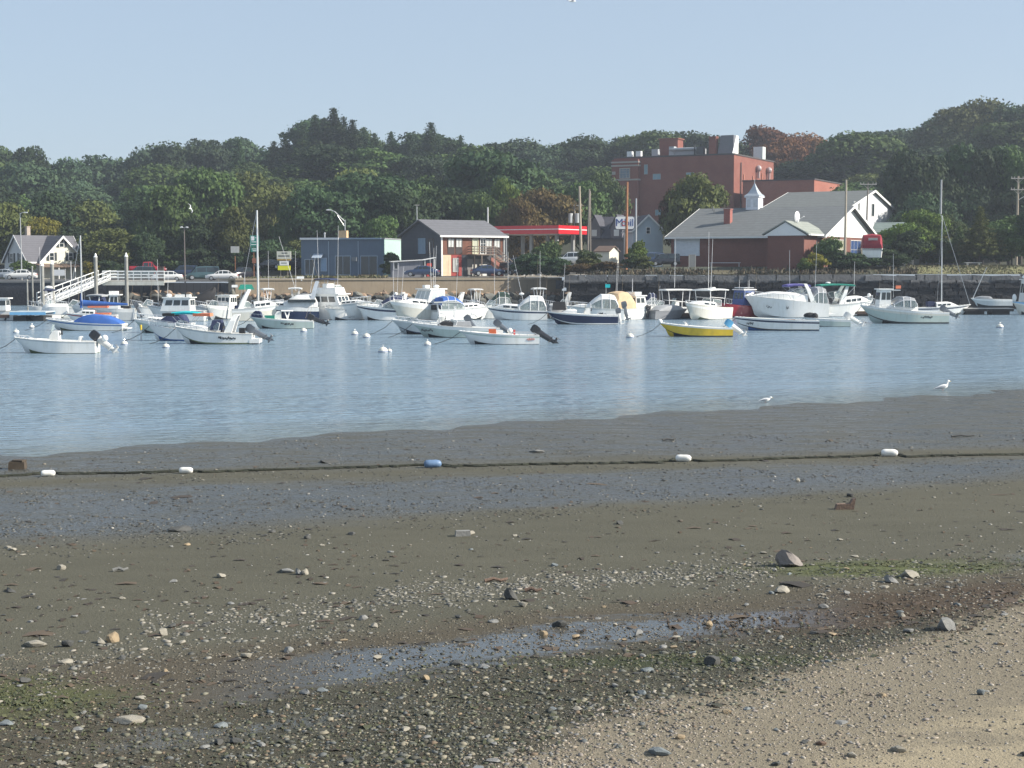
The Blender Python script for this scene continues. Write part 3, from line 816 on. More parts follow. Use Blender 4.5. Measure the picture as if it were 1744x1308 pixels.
c = MB(); c.box((2.4, hW / 2 + .4, zr + .3), (.6, .6, 2.4)); c.box((2.4, hW / 2 + .4, zr + 1.55), (.72, .72, .12)); c.build('chimney', brickmat('pale_chimney_brick', (.4, .33, .27), (.36, .28, .22), (.45, .42, .38)), t)
shut = mat('dark_shutter', (.02, .03, .035), .7)
def shuttered(wall, L_, a, z, w, h, base=0.0):
    win(t, wall, L_, a, z, w, h, 1, 2, WT, glass(), base=base)
    for d in (-.46, w + .03):
        s_ = MB(); wbar(s_, wall, L_, a + d, a + d + .43, z, z + h, base, base + .06); s_.build('shutter', shut, t)
for a in (1.4, 4.2): shuttered('L', hL, a, 2.6, 1.1, 1.5)
for a in (1.0, 3.1, 5.2): shuttered('L', hL, a, .2, .8, 1.5)
for a, z in ((3.2, 2.9), (6.6, 2.9), (5.0, 5.0)): shuttered('F', hL, a, z, .9, 1.3, .9)
pr = MB(); pr.slab([(-.9, 2.45), (-3.2, 2.0), (-3.2, 1.88), (-.9, 2.3)], 'x', .6, 9.6); pr.build('porch_roof', mat('porch_brown', (.16, .11, .08), .8), t)
for x in (.8, 3.6, 6.5, 9.3):
    q = MB(); q.box((x, -3.0, .7), (.13, .13, 2.5)); q.build('porch_post', WT, t)

# --- blue flat roofed shop
D0, rz = 224, R(-10); zb = ter(600, D0) - .15
ca, sa = math.cos(rz), math.sin(rz)
L = solve(655, D0, -ca, -sa, 514); W = solve(655, D0, -sa, ca, 683)
t = thing('blue_shop', 'blue flat roofed shop with glazed doors, its right end wall pale and sunlit', 'shop', (xat(655, D0) - ca * L, D0 - sa * L, zb), rz)
zt = zat(407, D0) - zb
bs = banded('blue_boards', (.10, .145, .205), (.065, .10, .145), .3, 'XY', .06, .7, .1)
b = MB(); b.box((L / 2, W / 2, zt / 2 - .3), (L, W, zt + .6)); b.build('wall', bs, t)
b = MB(); b.box((L + .03, W / 2, zt / 2 - .3), (.06, W + .02, zt + .66)); b.build('side_wall', banded('sunlit_mint_boards', (.36, .50, .46), (.28, .40, .37), .3, 'Y', .05, .7, .06), t)  # thin sheet on the sunny end, sunlight put into its paler colour
b = MB(); b.box((L / 2, W / 2, zt + .08), (L + .3, W + .3, .16)); b.build('roof', mat('flat_roof_grey', (.25, .27, .28), .9), t)
b = MB(); b.box((2.9, -.28, zt + .06), (5.9, .26, .30)); b.build('fascia', mat('white_gutter', (.72, .74, .76), .5), t)
b = MB(); b.box((9.1, -.24, zt + .07), (6.3, .16, .22)); b.build('fascia', mat('blue_gutter', (.25, .34, .44), .5), t)
b = MB(); b.box((6.25, .9, zt + .68), (1.2, 1.1, 1.15)); b.build('rooftop_unit', mat('tan_steel', (.55, .38, .22), .6), t)
b = MB(); b.tube([(3.2, 1.5, zt + .15), (3.2, 1.5, zt + .8)], .11); b.ball((3.2, 1.5, zt + .85), .17, 8, 5); b.build('roof_vent', mat('galvanised', (.5, .52, .53), .4, .5), t)
lb = mat('pale_blue_trim', (.32, .40, .50), .6)
win(t, 'F', L, .55, .35, 1.5, 2.35, 2, 1, lb, glass(), 'door')
win(t, 'F', L, 3.0, .9, .95, 2.0, 1, 1, lb, mat('blind_blue', (.22, .34, .5), .6))
win(t, 'F', L, 5.2, .35, 2.4, 2.85, 2, 1, lb, glass(), 'glazed_door')
win(t, 'F', L, 9.05, .35, 2.6, 2.85, 2, 1, lb, glass(), 'glazed_door')
b = MB(); b.slab([(-.02, 3.5), (-1.2, 2.9), (-1.2, 2.82), (-.02, 3.4)], 'x', 1.95, 3.4); b.build('awning', mat('awning_grey', (.30, .36, .44), .8), t)
for x in (4.25, 8.75):
    b = MB(); b.tube([(x, -.08, .2), (x, -.08, zt - .3)], .06); b.build('downpipe', lb, t)
b = MB(); b.box((8.2, -.25, 2.7), (.7, .4, .6)); b.build('wall_unit', mat('dull_steel', (.2, .22, .24), .6, .3), t)
b = MB(); b.box((10.2, -.6, .28), (2.4, .5, .32)); b.build('planter', mat('tan_planter', (.42, .27, .15), .8), t)

# --- dark two storey house with outside stair
D0, rz = 213, R(34); zb = zat(470, D0)
ca, sa = math.cos(rz), math.sin(rz)
L = solve(752, D0, ca, sa, 858); W = solve(752, D0, -sa, ca, 684)
t = thing('dark_house', 'dark shingled two storey house with outside stair and white eave', 'house', (xat(752, D0), D0, zb), rz)
ze = zat(401, D0) - zb; zr = ze + 2.15
dk = banded('weathered_shingles', (.062, .068, .082), (.040, .044, .054), .2, 'Z', .2, .9, .18)
gable(t, L, W, ze, zr, dk, shingle('dark_asphalt_roof', (.135, .137, .15)), .45, .18, -.4)
b = MB(); b.box((L / 2, -.53, ze - .10), (L + 1.0, .1, .26)); b.build('eave_board', WT, t)
zm = 2.95                                              # storey line
def panel(name, a0, a1, z0, z1, m, o=.07):
    q = MB(); wbar(q, 'F', L, a0, a1, z0, z1, 0.0, o); return q.build(name, m, t)
wood = banded('stained_boards', (.155, .06, .035), (.08, .03, .02), .22, 'X', .14, .8, .3)
panel('corner_board', -.05, .16, 0, ze - .15, WT, .12)
panel('upper_cladding', .17, L - .2, zm + .02, ze - .2, wood)
panel('tan_cladding', .17, 1.55, .0, zm - .03, mat('tan_board', (.58, .46, .32), .8))
panel('red_cladding', 1.56, 3.3, .0, zm - .03, banded('red_boards', (.28, .035, .03), (.18, .02, .02), .25, 'X', .08, .7, .15))
panel('brick_cladding', L - 2.2, L - .2, .0, zm - .4, brickmat('red_brick_clad', (.36, .10, .07), (.28, .08, .06), (.3, .24, .2)))
curt = mat('curtained_glass', (.55, .57, .55), .5, var=.3, nscale=5)
for a, w in ((1.0, 1.1), (2.3, 1.1), (L - 3.1, 1.1), (L - 1.75, 1.1)):
    win(t, 'F', L, a, zm + 1.0, w, ze - zm - 1.35, 2, 1, mat('dark_frame', (.09, .07, .06), .6), curt, base=.08)
    panel('window_apron', a, a + w, zm + .1, zm + .98, mat('dark_apron', (.045, .035, .035), .8), .11)
win(t, 'F', L, 1.8, .55, .95, 1.95, 2, 1, mat('grey_frame', (.4, .4, .38), .6), mat('blind_grey', (.32, .34, .34), .6), base=.08)
door = win(t, 'F', L, 5.05, zm + .1, 1.0, 2.2, 1, 1, mat('cream_door_frame', (.62, .60, .42), .6), mat('cream_door', (.45, .46, .36), .6), 'door', base=.08)
door = win(t, 'F', L, 6.35, zm + .1, 1.0, 2.2, 2, 3, WT, glass(), 'door', base=.08)
win(t, 'F', L, 4.2, .1, 1.0, 2.3, 1, 1, mat('grey_door_frame', (.14, .14, .14), .7), mat('grey_door', (.18, .17, .165), .7), 'garage_door', base=.02)
win(t, 'F', L, 5.5, .1, 1.6, 2.3, 2, 1, mat('grey_door_frame', (.14, .14, .14), .7), mat('grey_door', (.18, .17, .165), .7), 'garage_door', base=.02)
win(t, 'L', L, W * .38, 3.1, 2.0, 2.2, 2, 1, mat('blue_frame', (.22, .3, .4), .6), mat('blue_blind', (.16, .24, .33), .4))
win(t, 'L', L, W * .18, 3.1, 1.4, 2.1, 2, 1, mat('dark_frame', (.09, .07, .06), .6), mat('dark_pane', (.05, .055, .07), .3))
deckw = mat('grey_deck_wood', (.17, .135, .11), .85, var=.3)
b = MB(); x0, x1, yd = 4.3, 8.0, -1.7
b.box(((x0 + x1) / 2, yd / 2 - .1, zm + .02), (x1 - x0, -yd, .16)); b.build('deck', deckw, t)
for x in (x0 + .1, 5.6, x1 - .1):
    q = MB(); q.box((x, yd + .0, (zm - .1) / 2), (.13, .13, zm - .1)); q.build('deck_post', deckw, t)
q = MB()
for z in (.35, .68, 1.05): q.box(((x0 + x1) / 2, yd + .02, zm + .1 + z), (x1 - x0, .05, .11))
for x in np.linspace(x0 + .1, x1 - .1, 5): q.box((x, yd + .08, zm + .65), (.09, .07, 1.1))
for z in (.35, .68, 1.05): q.box((x0 + .02, yd / 2, zm + .1 + z), (.05, -yd, .11))
q.build('deck_railing', deckw, t)
q = MB(); xe = x1 + 4.2
for y in (yd + .05, yd + 1.15): q.slab([(x1, zm + .1), (x1, zm - .22), (xe, -.05), (xe + .1, .2)], 'y', y - .04, y + .04)
for i in range(13):
    f = (i + .5) / 13; q.box((x1 + f * (xe - x1), yd + .6, zm - .02 - f * zm), (.36, 1.1, .06))
q.build('stair', deckw, t)
q = MB()
for z in (.55, 1.0): q.slab([(x1, zm + z + .1), (x1, zm + z), (xe, z - .05), (xe, z + .06)], 'y', yd - .0, yd + .06)
for i in range(5):
    f = i / 4; q.box((x1 + f * (xe - x1), yd + .03, zm * (1 - f) + .52), (.09, .07, 1.05))
q.build('stair_rail', deckw, t)
b = MB(); b.tube([(L - .05, -.15, 0), (L - .05, -.15, ze - .2)], .07); b.build('downpipe', WT, t)
# things leaning under the deck
for k, (x, c) in enumerate(((4.9, (.5, .48, .43)), (5.95, (.42, .40, .36)), (6.6, (.6, .6, .57)))):
    o = thing('board', ('wide pale board leaning under the deck of the dark house, left one', 'narrow grey board leaning under the deck, the middle one', 'white board leaning under the deck, right one')[k], 'board', t.matrix_basis @ Vector((x, -.9, .0)), rz)
    q = MB(); q.box((0, 0, .8), (.75 if k != 1 else .45, .06, 1.6), ry=0); q.box((0, .05, .8), (.65 if k != 1 else .35, .04, 1.3)); q.build('panel', mat('leaning_board_%d' % k, c, .8), o)
# low shed in front of its gable
D1 = 207; zs = zat(471, D1)
s = thing('low_shed', 'low grey lean-to shed with white roof edge in front of the dark house', 'shed', (xat(668, D1), D1, zs), R(8))
sw = xat(742, D1) - xat(668, D1)
b = MB(); b.slab([(0, -.3), (sw * .72, -.3), (sw * .72, 2.15), (0, 1.9)], 'y', 0, 3.2); b.build('wall', banded('grey_plywood', (.19, .20, .235), (.12, .125, .145), .6, 'X', .04, .85, .12), s)
b = MB(); b.slab([(-.2, 1.95), (sw * .74, 2.2), (sw + .1, 2.5), (sw + .1, 2.62), (sw * .74, 2.32), (-.2, 2.07)], 'y', -.3, 3.4); b.build('roof', WT, s)
for x in (sw * .76, sw - .1):
    b = MB(); b.box((x, -.1, 1.1), (.1, .1, 2.5)); b.build('porch_post', WT, s)
win(s, 'F', sw, .25, .95, .6, 1.0, 1, 1, mat('pale_frame', (.4, .42, .45), .6), glass())
b = MB(); b.box((sw - .75, 1.0, .9), (.7, .05, 1.8)); b.build('inner_door', mat('red_white_door', (.5, .06, .05), .7), s)

# --- gas station canopy
D0, rz = 236, R(-32); zg = ter(950, D0); ca, sa = math.cos(rz), math.sin(rz)
L = solve(951, D0, -ca, -sa, 838); W = solve(951, D0, -sa, ca, 999)
t = thing('station_canopy', 'long red filling station canopy with a white stripe, standing on columns', 'canopy', (xat(951, D0) - ca * L, D0 - sa * L, zg), rz)
z1 = zat(398, D0) - zg; z2 = zat(383.5, D0) - zg; zmid = (z1 + z2) / 2
red = mat('canopy_red', (.55, .012, .022), .35, var=.05, coat=.3)
b = MB(); b.box((L / 2, W / 2, (z1 + z2) / 2), (L, W, z2 - z1)); b.build('fascia', red, t)
b = MB(); b.box((L / 2, W / 2, zmid + .06), (L + .04, W + .04, .12)); b.build('stripe', mat('stripe_white', (.78, .78, .78), .4), t)
b = MB(); b.box((L / 2, W / 2, z1 - .02), (L - .3, W - .3, .05)); b.build('soffit', mat('soffit_grey', (.5, .5, .5), .6), t)
for x in (L * .12, L * .5, L * .88):
    for y in (W * .22, W * .78):
        b = MB(); b.box((x, y, z1 / 2), (.45, .45, z1)); b.build('column', mat('column_grey', (.28, .28, .28), .6), t)
# pumps
for i, x in enumerate((L * .3, L * .55, L * .8)):
    p = t.matrix_basis @ Vector((x, W * .35, 0))
    o = thing('fuel_pump', ('fuel pump under the left part of the red canopy', 'fuel pump under the middle of the red canopy', 'fuel pump under the right part of the red canopy')[i], 'fuel pump', p, rz)
    q = MB(); q.box((0, 0, .75), (.9, .5, 1.5)); q.box((0, 0, 1.9), (1.0, .56, .3)); q.build('pump_body', mat('pump_body', (.4, .42, .45), .5), o)
    q = MB(); q.box((0, -.262, 1.1), (.55, .02, .5)); q.build('pump_panel', mat('pump_panel', (.7, .7, .7), .4), o)
# station sign on its pole
Ds = 222
t = thing('station_sign', 'white filling station sign reading Mobil on a tall pole', 'sign', (xat(1063, Ds), Ds, ter(1063, Ds)))
zt, zl = zat(369, Ds) - t.location.z, zat(390, Ds) - t.location.z
wd = 31.5 * Ds / F
def rrect(w, h, r, n=4):
    out = []
    for cx, cy, a0 in ((w / 2 - r, h / 2 - r, 0), (-w / 2 + r, h / 2 - r, 90), (-w / 2 + r, -h / 2 + r, 180), (w / 2 - r, -h / 2 + r, 270)):
        for k in range(n + 1):
            a = R(a0 + 90 * k / n); out.append((cx + r * math.cos(a), cy + r * math.sin(a)))
    return out
b = MB(); b.slab([(x, y + (zt + zl) / 2) for x, y in rrect(wd, zt - zl, .3)], 'y', -.2, .2); b.build('sign_panel', mat('sign_white', (.85, .85, .84), .35, var=.02), t)
b = MB(); b.tube([(0, .05, -.3), (0, .05, zl)], .14, 8); b.build('sign_pole', mat('sign_pole_grey', (.3, .3, .3), .5, .3), t)
def letters(parent, name, txt, size, loc, m, ex=.02, rot=(math.pi / 2, 0, 0), bold=.0, align='CENTER', sx=1.0):
    cu = bpy.data.curves.new(name, 'FONT'); cu.body = txt; cu.size = size; cu.extrude = ex; cu.offset = bold; cu.align_x = align; cu.align_y = 'CENTER'
    tmp = bpy.data.objects.new('tmp', cu); COL.objects.link(tmp)
    bpy.context.view_layer.update()
    me = bpy.data.meshes.new_from_object(tmp.evaluated_get(bpy.context.evaluated_depsgraph_get()))
    bpy.data.objects.remove(tmp)
    me.materials.clear(); me.materials.append(m)
    o = link_mesh(name, me, parent); o.location = loc; o.rotation_euler = rot; o.scale = (sx, 1, 1)
    return o
blu, rd = mat('sign_blue', (.02, .05, .25), .4), mat('sign_red', (.7, .02, .02), .4)
zc = (zt + zl) / 2
k = wd / 2.7
letters(t, 'letter', 'M', 1.5 * k, (-.80 * k, -.21, zc), blu, bold=.0)
letters(t, 'letter', 'o', 1.5 * k, (-.14 * k, -.21, zc), rd, bold=.0)
letters(t, 'letter', 'bil', 1.5 * k, (.62 * k, -.21, zc), blu, bold=.0)

# --- brick block on the rise
D0, rz = 335, R(-27); zb = ter(1200, D0) - 2; ca, sa = math.cos(rz), math.sin(rz)
L = solve(1247, D0, -ca, -sa, 1044); W = solve(1247, D0, -sa, ca, 1314)
org = Vector((xat(1247, D0) - ca * L, D0 - sa * L, zb))
t = thing('brick_block', 'big red brick hospital block with rooftop plant, left face in shade', 'building', org, rz)
bk = brickmat('red_brick', (.23, .050, .033), (.19, .042, .029), (.26, .16, .12), 1.6)
zt = zat(263, D0) - zb
b = MB(); b.box((L / 2, W / 2, zt / 2), (L, W, zt)); b.build('wall', bk, t)
b = MB()
for q in ((L / 2, .1, L + .3, .5), (L / 2, W - .1, L + .3, .5)): b.box((q[0], q[1], zt + .12), (q[2], q[3], .3))
for q in ((.1, W / 2), (L - .1, W / 2)): b.box((q[0], q[1], zt + .121), (.5, W - .8, .3))
b.build('parapet', mat('dark_coping', (.07, .06, .06), .8), t)
# left pavilion with stone bands and quoins
b = MB(); b.box((3.2, -.6, zt / 2 - .2), (6.4, 1.18, zt - .4)); b.build('left_pavilion', bk, t)
stone = mat('limestone_band', (.36, .33, .30), .8)
px_ = lambda y: zat(y, D0 + 10) - zb
for y in (276, 282, 306):
    b = MB(); b.box((3.2, -.62, px_(y)), (6.7, 1.32, .35)); b.build('stone_band', stone, t)
b = MB()
for i in range(12): b.box((.45, -1.2, px_(282) - 1.6 - i * 1.5), (.95, .12, .7))
b.build('quoins', stone, t)
win(t, 'F', L, 1.9, px_(304) , 2.6, px_(286) - px_(304), 3, 4, stone, mat('hospital_glass', (.12, .17, .22), .15), base=1.2, fr=.2)
hg = mat('hospital_glass_pale', (.22, .34, .40), .25)
for a, y, w, h in ((9.0, 299, 1.9, 1.3), (16.5, 298, 1.9, 1.2), (9.6, 361, 1.6, 1.3), (17.0, 359, 1.6, 1.2), (7.0, 286, .9, 2.2), (13.0, 360, 1.6, 1.2), (22, 330, 1.5, 1.3), (13.2, 330, 1.6, 1.3)):
    win(t, 'F', L, a * L / 27, zat(y, D0 + 4) - zb - h / 2, w, h, 2, 1, mat('dull_frame', (.3, .3, .3), .6), hg)
for a in (.22, .45, .68, .86):
    b = MB(); wbar(b, 'R', L, W * a, W * a + .35, zt - 8, zt - 4 + (a > .5) * 1, .02, .2); b.build('pilaster', mat('pale_brick', (.42, .17, .11), .85), t)
b = MB(); b.tube([(L + .2, W * .15, 4), (L + .2, W * .15, zt - 1.5)], .14); b.build('downpipe', mat('dark_pipe', (.06, .05, .05), .6), t)
for a in (.55, .82):
    b = MB(); b.ball((L + .5, W * a, zt - 2.2), (.7, .7, .75), 10, 6); b.box((L + .5, W * a, zt - 3.6), (.5, .5, 1.6)); b.build('exhaust_hood', mat('hood_steel', (.45, .38, .38), .45, .4), t)
# rooftop plant, on the roof
u = mat('plant_grey', (.36, .38, .40), .6); du = mat('plant_dark', (.05, .055, .06), .7)
b = MB(); b.box((11.5, 6, zt + 2.2), (4.4, 3.4, 4.1)); b.box((11.5, 6, zt + 4.3), (4.9, 3.9, .25)); b.build('stair_tower', bk, t)
b = MB(); b.box((16.5, 3.2, zt + 1.1), (8.2, 1.4, 1.3)); b.box((13, 3.0, zt + 1.3), (1.2, 1.6, 2.2)); b.tube([(12.5, 2.2, zt + 1.7), (20.5, 2.2, zt + 1.7)], .35, 8); b.build('duct', u, t)
for x in (2.8, 4.6): b = MB(); b.box((x * 1.2, 1.5, zt + .9), (1.2, 1.0, 1.3)); b.build('roof_vent', mat('vent_white', (.7, .72, .72), .5), t)
b = MB(); b.box((9.2, 2.4, zt + 1.1), (1.5, 1.3, 1.6)); b.build('condenser', u, t)
b = MB(); b.box((20.0, 2.0, zt + 1.3), (1.6, 1.3, 1.6)); b.tube([(18.6, 2.0, zt), (18.6, 2.0, zt + 2.6)], .18); b.build('condenser', du, t)
b = MB(); b.box((L - 5.6, 2.4, zt + 2.0), (1.6, 1.6, 4.0)); b.box((L - 5.6, 2.4, zt + 4.1), (1.8, 1.8, .25)); b.build('chimney', bk, t)
b = MB(); b.slab([(L - 4.6, zt + .2), (L - .9, zt + .2), (L - .9, zt + 4.4), (L - 3.9, zt + 4.4)], 'y', 2.2, 4.6); b.build('air_handler', mat('handler_grey', (.16, .17, .19), .6), t)
b = MB(); b.slab([(1.2, zt + .2), (5.2, zt + .2), (5.2, zt + 4.42), (3.8, zt + 4.42)], 'x', L - .88, L - .8); b.build('handler_end', mat('handler_white', (.85, .86, .84), .5), t)
b = MB(); b.box((L - .9, W * .72, zt + 1.6), (2.2, 2.2, 2.8)); b.build('cooling_unit', mat('cooling_pale', (.62, .68, .66), .5), t)
# annex
A = thing('brick_annex', 'lower red brick annex to the right of the big brick block', 'building', (0, 0, 0), rz)
D1 = 322; L2 = solve(1383, D1, -ca, -sa, 1262); W2 = solve(1383, D1, -sa, ca, 1434)
zb2 = ter(1380, D1) - 2; A.location = (xat(1383, D1) - ca * L2, D1 - sa * L2, zb2)
zt2 = zat(306, D1) - zb2
b = MB(); b.box((L2 / 2, W2 / 2, zt2 / 2), (L2, W2, zt2)); b.build('wall', brickmat('red_brick_annex', (.38, .10, .065), (.31, .08, .055), (.30, .2, .15), 1.6), A)
b = MB(); b.box((L2 / 2, W2 / 2, zt2 + .12), (L2 + .3, W2 + .3, .26)); b.build('parapet', mat('dark_coping', (.07, .06, .06), .8), A)

# --- brick and white hall on the right shore
D0, rz = 207, R(-30); ca, sa = math.cos(rz), math.sin(rz); zb = zat(462, D0)
L = solve(1398, D0, -ca, -sa, 1142); W = solve(1398, D0, -sa, ca, 1486)
t = thing('brick_hall', 'low brick hall with grey roof, white gables, cupola and chimney on the right shore', 'building', (xat(1398, D0) - ca * L, D0 - sa * L, zb), rz)
ze = zat(401, D0) - zb
zr = ze + (zat(350, D0 + W * .43) - zat(398, D0))
bk2 = brickmat('hall_brick', (.20, .055, .038), (.155, .044, .032), (.17, .12, .10))
roofm = shingle('grey_shingle_roof', (.125, .135, .138))
gable(t, L, W, ze, zr, bk2, roofm, .7, .18, -.6, WT)
b = MB(); b.slab([(.05, ze - .1), (W - .05, ze - .1), (W - .05, ze - .02), (W / 2, zr - .04), (.05, ze - .02)], 'x', L + .003, L + .07); b.build('gable_end', mat('white_gable', (.78, .78, .76), .55, var=.04), t)
k = W / 12.0
for a in (.16, .52):
    win(t, 'R', L, W * a, .3, W * .27, ze - .75, 4, 3, mat('window_frame_white', (.62, .62, .6), .5), mat('yellowed_glass', (.32, .33, .22), .3) if a < .3 else mat('blue_glass', (.04, .08, .2), .15))
# cross gable (porch wing) on the front near the right corner
wx0 = L - 5.4; ww = 5.0; dp = 6.3
b = MB(); b.box((wx0 + ww / 2, -dp / 2 + .01, ze / 2 - .3), (ww, dp, ze + .6)); b.build('front_wing', bk2, t)
pzr = ze + 1.55
b = MB(); b.slab([(wx0 - .5, ze - .1), (wx0 + ww + .5, ze - .1), (wx0 + ww / 2, pzr + .1)], 'y', -dp - .18, -dp - .05); b.build('pediment', mat('white_gable', (.78, .78, .76), .55), t)
b = MB(); b.slab([(wx0 - .7, ze - .02), (wx0 + ww / 2, pzr + .16), (wx0 + ww + .7, ze - .02), (wx0 + ww + .7, ze + .16), (wx0 + ww / 2, pzr + .36), (wx0 - .7, ze + .16)], 'y', -dp - .3, 2.4); b.build('front_wing_roof', shingle('pale_shingle_roof', (.25, .27, .24)), t)
for x in (wx0 + ww + .55,):
    b = MB(); b.box((x + .2, -dp / 2 + .4, ze + .02), (.1, dp + 1.0, .2)); b.build('eave_board', WT, t)
b = MB(); wbar(b, 'F', L, .5, 4.4, ze - 2.7, ze - .15, .003, .09); b.build('white_bay', mat('white_bay', (.6, .65, .7), .6), t)
b = MB(); b.box((8.4, -.5, 1.15), (4.6, .12, .1)); 
for x in (6.3, 10.5): b.box((x, -.5, .6), (.08, .08, 1.1))
b.build('rail', mat('rail_pale', (.5, .5, .52), .5), t)
cz = lambda y: ze + (zr - ze) * (y / (W / 2))
b = MB(); b.box((6.5, W * .22, cz(W * .22) + .55), (.95, .95, 3.0)); b.box((6.5, W * .22, cz(W * .22) + 2.12), (1.1, 1.1, .16)); b.build('chimney', brickmat('chimney_brick', (.34, .07, .05), (.28, .06, .045), (.25, .2, .18)), t)
for x, y in ((2.6, W * .40), (1.8, W * .46)):
    b = MB(); b.tube([(x, y, cz(y)), (x, y, cz(y) + .8)], .09); b.build('vent_pipe', mat('pipe_grey', (.14, .15, .15), .7), t)
# cupola on the ridge
cx_, cy_ = 7.9, W / 2
cu = MB(); cu.box((cx_, cy_, zr + .55), (1.9, 1.9, 2.3)); cu.box((cx_, cy_, zr + 1.75), (2.25, 2.25, .2)); cu_o = cu.build('cupola', mat('cupola_white', (.72, .74, .78), .6), t)
rg = []
for z, r in ((1.86, 1.2), (2.2, .82), (2.6, .55), (3.1, .30), (3.7, .06)): rg.append([(cx_ + r * a, cy_ + r * c_, zr + z) for a, c_ in ((-1, -1), (1, -1), (1, 1), (-1, 1))])
q = MB(); q.loft(rg); q.build('cupola_roof', mat('cupola_metal', (.42, .46, .50), .45, .3), cu_o)
q = MB(); q.tube([(cx_, cy_, zr + 3.6), (cx_, cy_, zr + 4.3)], .04); q.build('finial', alu(), cu_o)
for d in (-.5, .5):
    q = MB(); q.box((cx_ + d, cy_ - .96, zr + .8), (.6, .05, 1.1)); q.build('louvre', mat('louvre_pale', (.55, .57, .6), .6), cu_o)
dz = pzr + .25
dish = thing('satellite_dish', 'white satellite dish on the roof of the brick hall wing', 'satellite dish', t.matrix_basis @ Vector((wx0 + ww * .62, -3.4, ze + 1.35)), R(40))
q = MB(); q.tube([(0, 0, -.3), (0, 0, .75)], .05); q.build('mast', alu(), dish)
q = MB()
rr = []
for i in range(5):
    f = i / 4; rr.append([(.55 * f * math.cos(a), -.1 + .18 * f * f, 1.1 + .75 * f * math.sin(a)) for a in np.linspace(0, 2 * math.pi, 16, endpoint=False)] if f else [(0.01 * math.cos(a), -.1, 1.1 + .01 * math.sin(a)) for a in np.linspace(0, 2 * math.pi, 16, endpoint=False)])
q.loft(rr); q.build('reflector', mat('dish_white', (.8, .8, .8), .4), dish)
q = MB(); q.tube([(0, 0, .6), (.1, -.9, 1.1)], .03); q.ball((.1, -.95, 1.12), .08, 6, 4); q.build('feed_arm', alu(), dish)

# --- white gabled house behind the hall
D0, rz = 246, R(-32); ca, sa = math.cos(rz), math.sin(rz); zb = ter(1440, D0)
L = solve(1442, D0, -ca, -sa, 1300); W = solve(1442, D0, -sa, ca, 1519)
t = thing('white_gabled_house', 'large white clapboard house with long grey roof behind the brick hall', 'house', (xat(1442, D0) - ca * L, D0 - sa * L, zb), rz)
ze = zat(353, D0) - zb; zr = zat(326, D0 + W * .42) - zb
gable(t, L, W, ze, zr, banded('pale_clapboard', (.62, .64, .66), (.5, .52, .54), .2, 'Z', .14, .7, .05), shingle('mid_grey_roof', (.125, .135, .132)), .5, .18, -.5, WT)
for a in (.10, .19, .48): win(t, 'R', L, W * a, ze - 1.2, .75 if a < .3 else 1.4, 2.2, 1, 1, WT, glass())
win(t, 'R', L, W * .3, ze - 4.6, 1.5, 1.6, 2, 1, WT, mat('blue_blind', (.16, .24, .33), .4))
# small green-roofed shed below it
sh = thing('grey_shed', 'small grey roofed shed between the white gabled house and the brick hall', 'shed', (xat(1484, 228), 228, ter(1490, 228)), R(-30))
gable(sh, 5, 4, zat(395, 228) - sh.location.z, zat(380, 228) - sh.location.z, clap, shingle('green_grey_roof', (.25, .30, .27)), .3, .12, -.4)

# --- grey house with dormers, behind the canopy end
D0, rz = 262, R(-22); ca, sa = math.cos(rz), math.sin(rz); zb = ter(1030, D0)
L = solve(1066, D0, -ca, -sa, 999); W = 9
t = thing('grey_dormer_house', 'dark grey house with pointed dormers behind the station sign', 'house', (xat(1066, D0) - ca * L, D0 - sa * L, zb), rz)
ze = zat(404, D0) - zb; zr = zat(369, D0) - zb
gr = shingle('charcoal_roof', (.065, .065, .08))
gable(t, L, W, ze, zr, banded('grey_shingle_wall', (.17, .155, .16), (.12, .11, .115), .2, 'Z', .2, .9, .1), gr, .4, .16, -.5)
for x in (.4, 4.4):
    d = MB(); d.slab([(x, ze - .4), (x + 2.1, ze - .4), (x + 2.1, ze + 1.6), (x + 1.05, ze + 3.6), (x, ze + 1.6)], 'y', -.3, 3.6); do = d.build('dormer', mat('dormer_grey', (.16, .15, .17), .8), t)
    r_ = MB(); r_.slab([(x - .2, ze + 1.35), (x + 1.05, ze + 3.72), (x + 2.3, ze + 1.35), (x + 2.3, ze + 1.5), (x + 1.05, ze + 3.9), (x - .2, ze + 1.5)], 'y', -.5, 3.6); r_.build('dormer_roof', gr, do)
    q = MB(); q.box((x + 1.05, -.34, ze + .75), (.9, .07, 1.1)); q.build('dormer_window', WT, do)
win(t, 'F', L, 2.7, .6, 1.0, 1.7, 2, 1, WT)
# --- pale blue gabled house
D0, rz = 238, R(6); ca, sa = math.cos(rz), math.sin(rz); zb = ter(1100, D0)
L = solve(1078, D0, ca, sa, 1128); W = 8
t = thing('pale_blue_house', 'pale blue gabled cottage in dappled shade right of the station sign', 'house', (xat(1078, D0), D0, zb), rz)
ze = zat(392, D0) - zb; zr = zat(367, D0) - zb
gable(t, L, W, ze, zr, banded('pale_blue_clapboard', (.42, .50, .55), (.33, .4, .45), .18, 'Z', .15, .7, .06), gr, .3, .14, -.5, WT, 'y')
win(t, 'F', L, L * .42, ze - .6, .7, 1.1, 1, 2, WT); win(t, 'F', L, L * .2, .8, .8, 1.4, 1, 2, WT); win(t, 'F', L, L * .6, .8, .8, 1.4, 1, 2, WT)
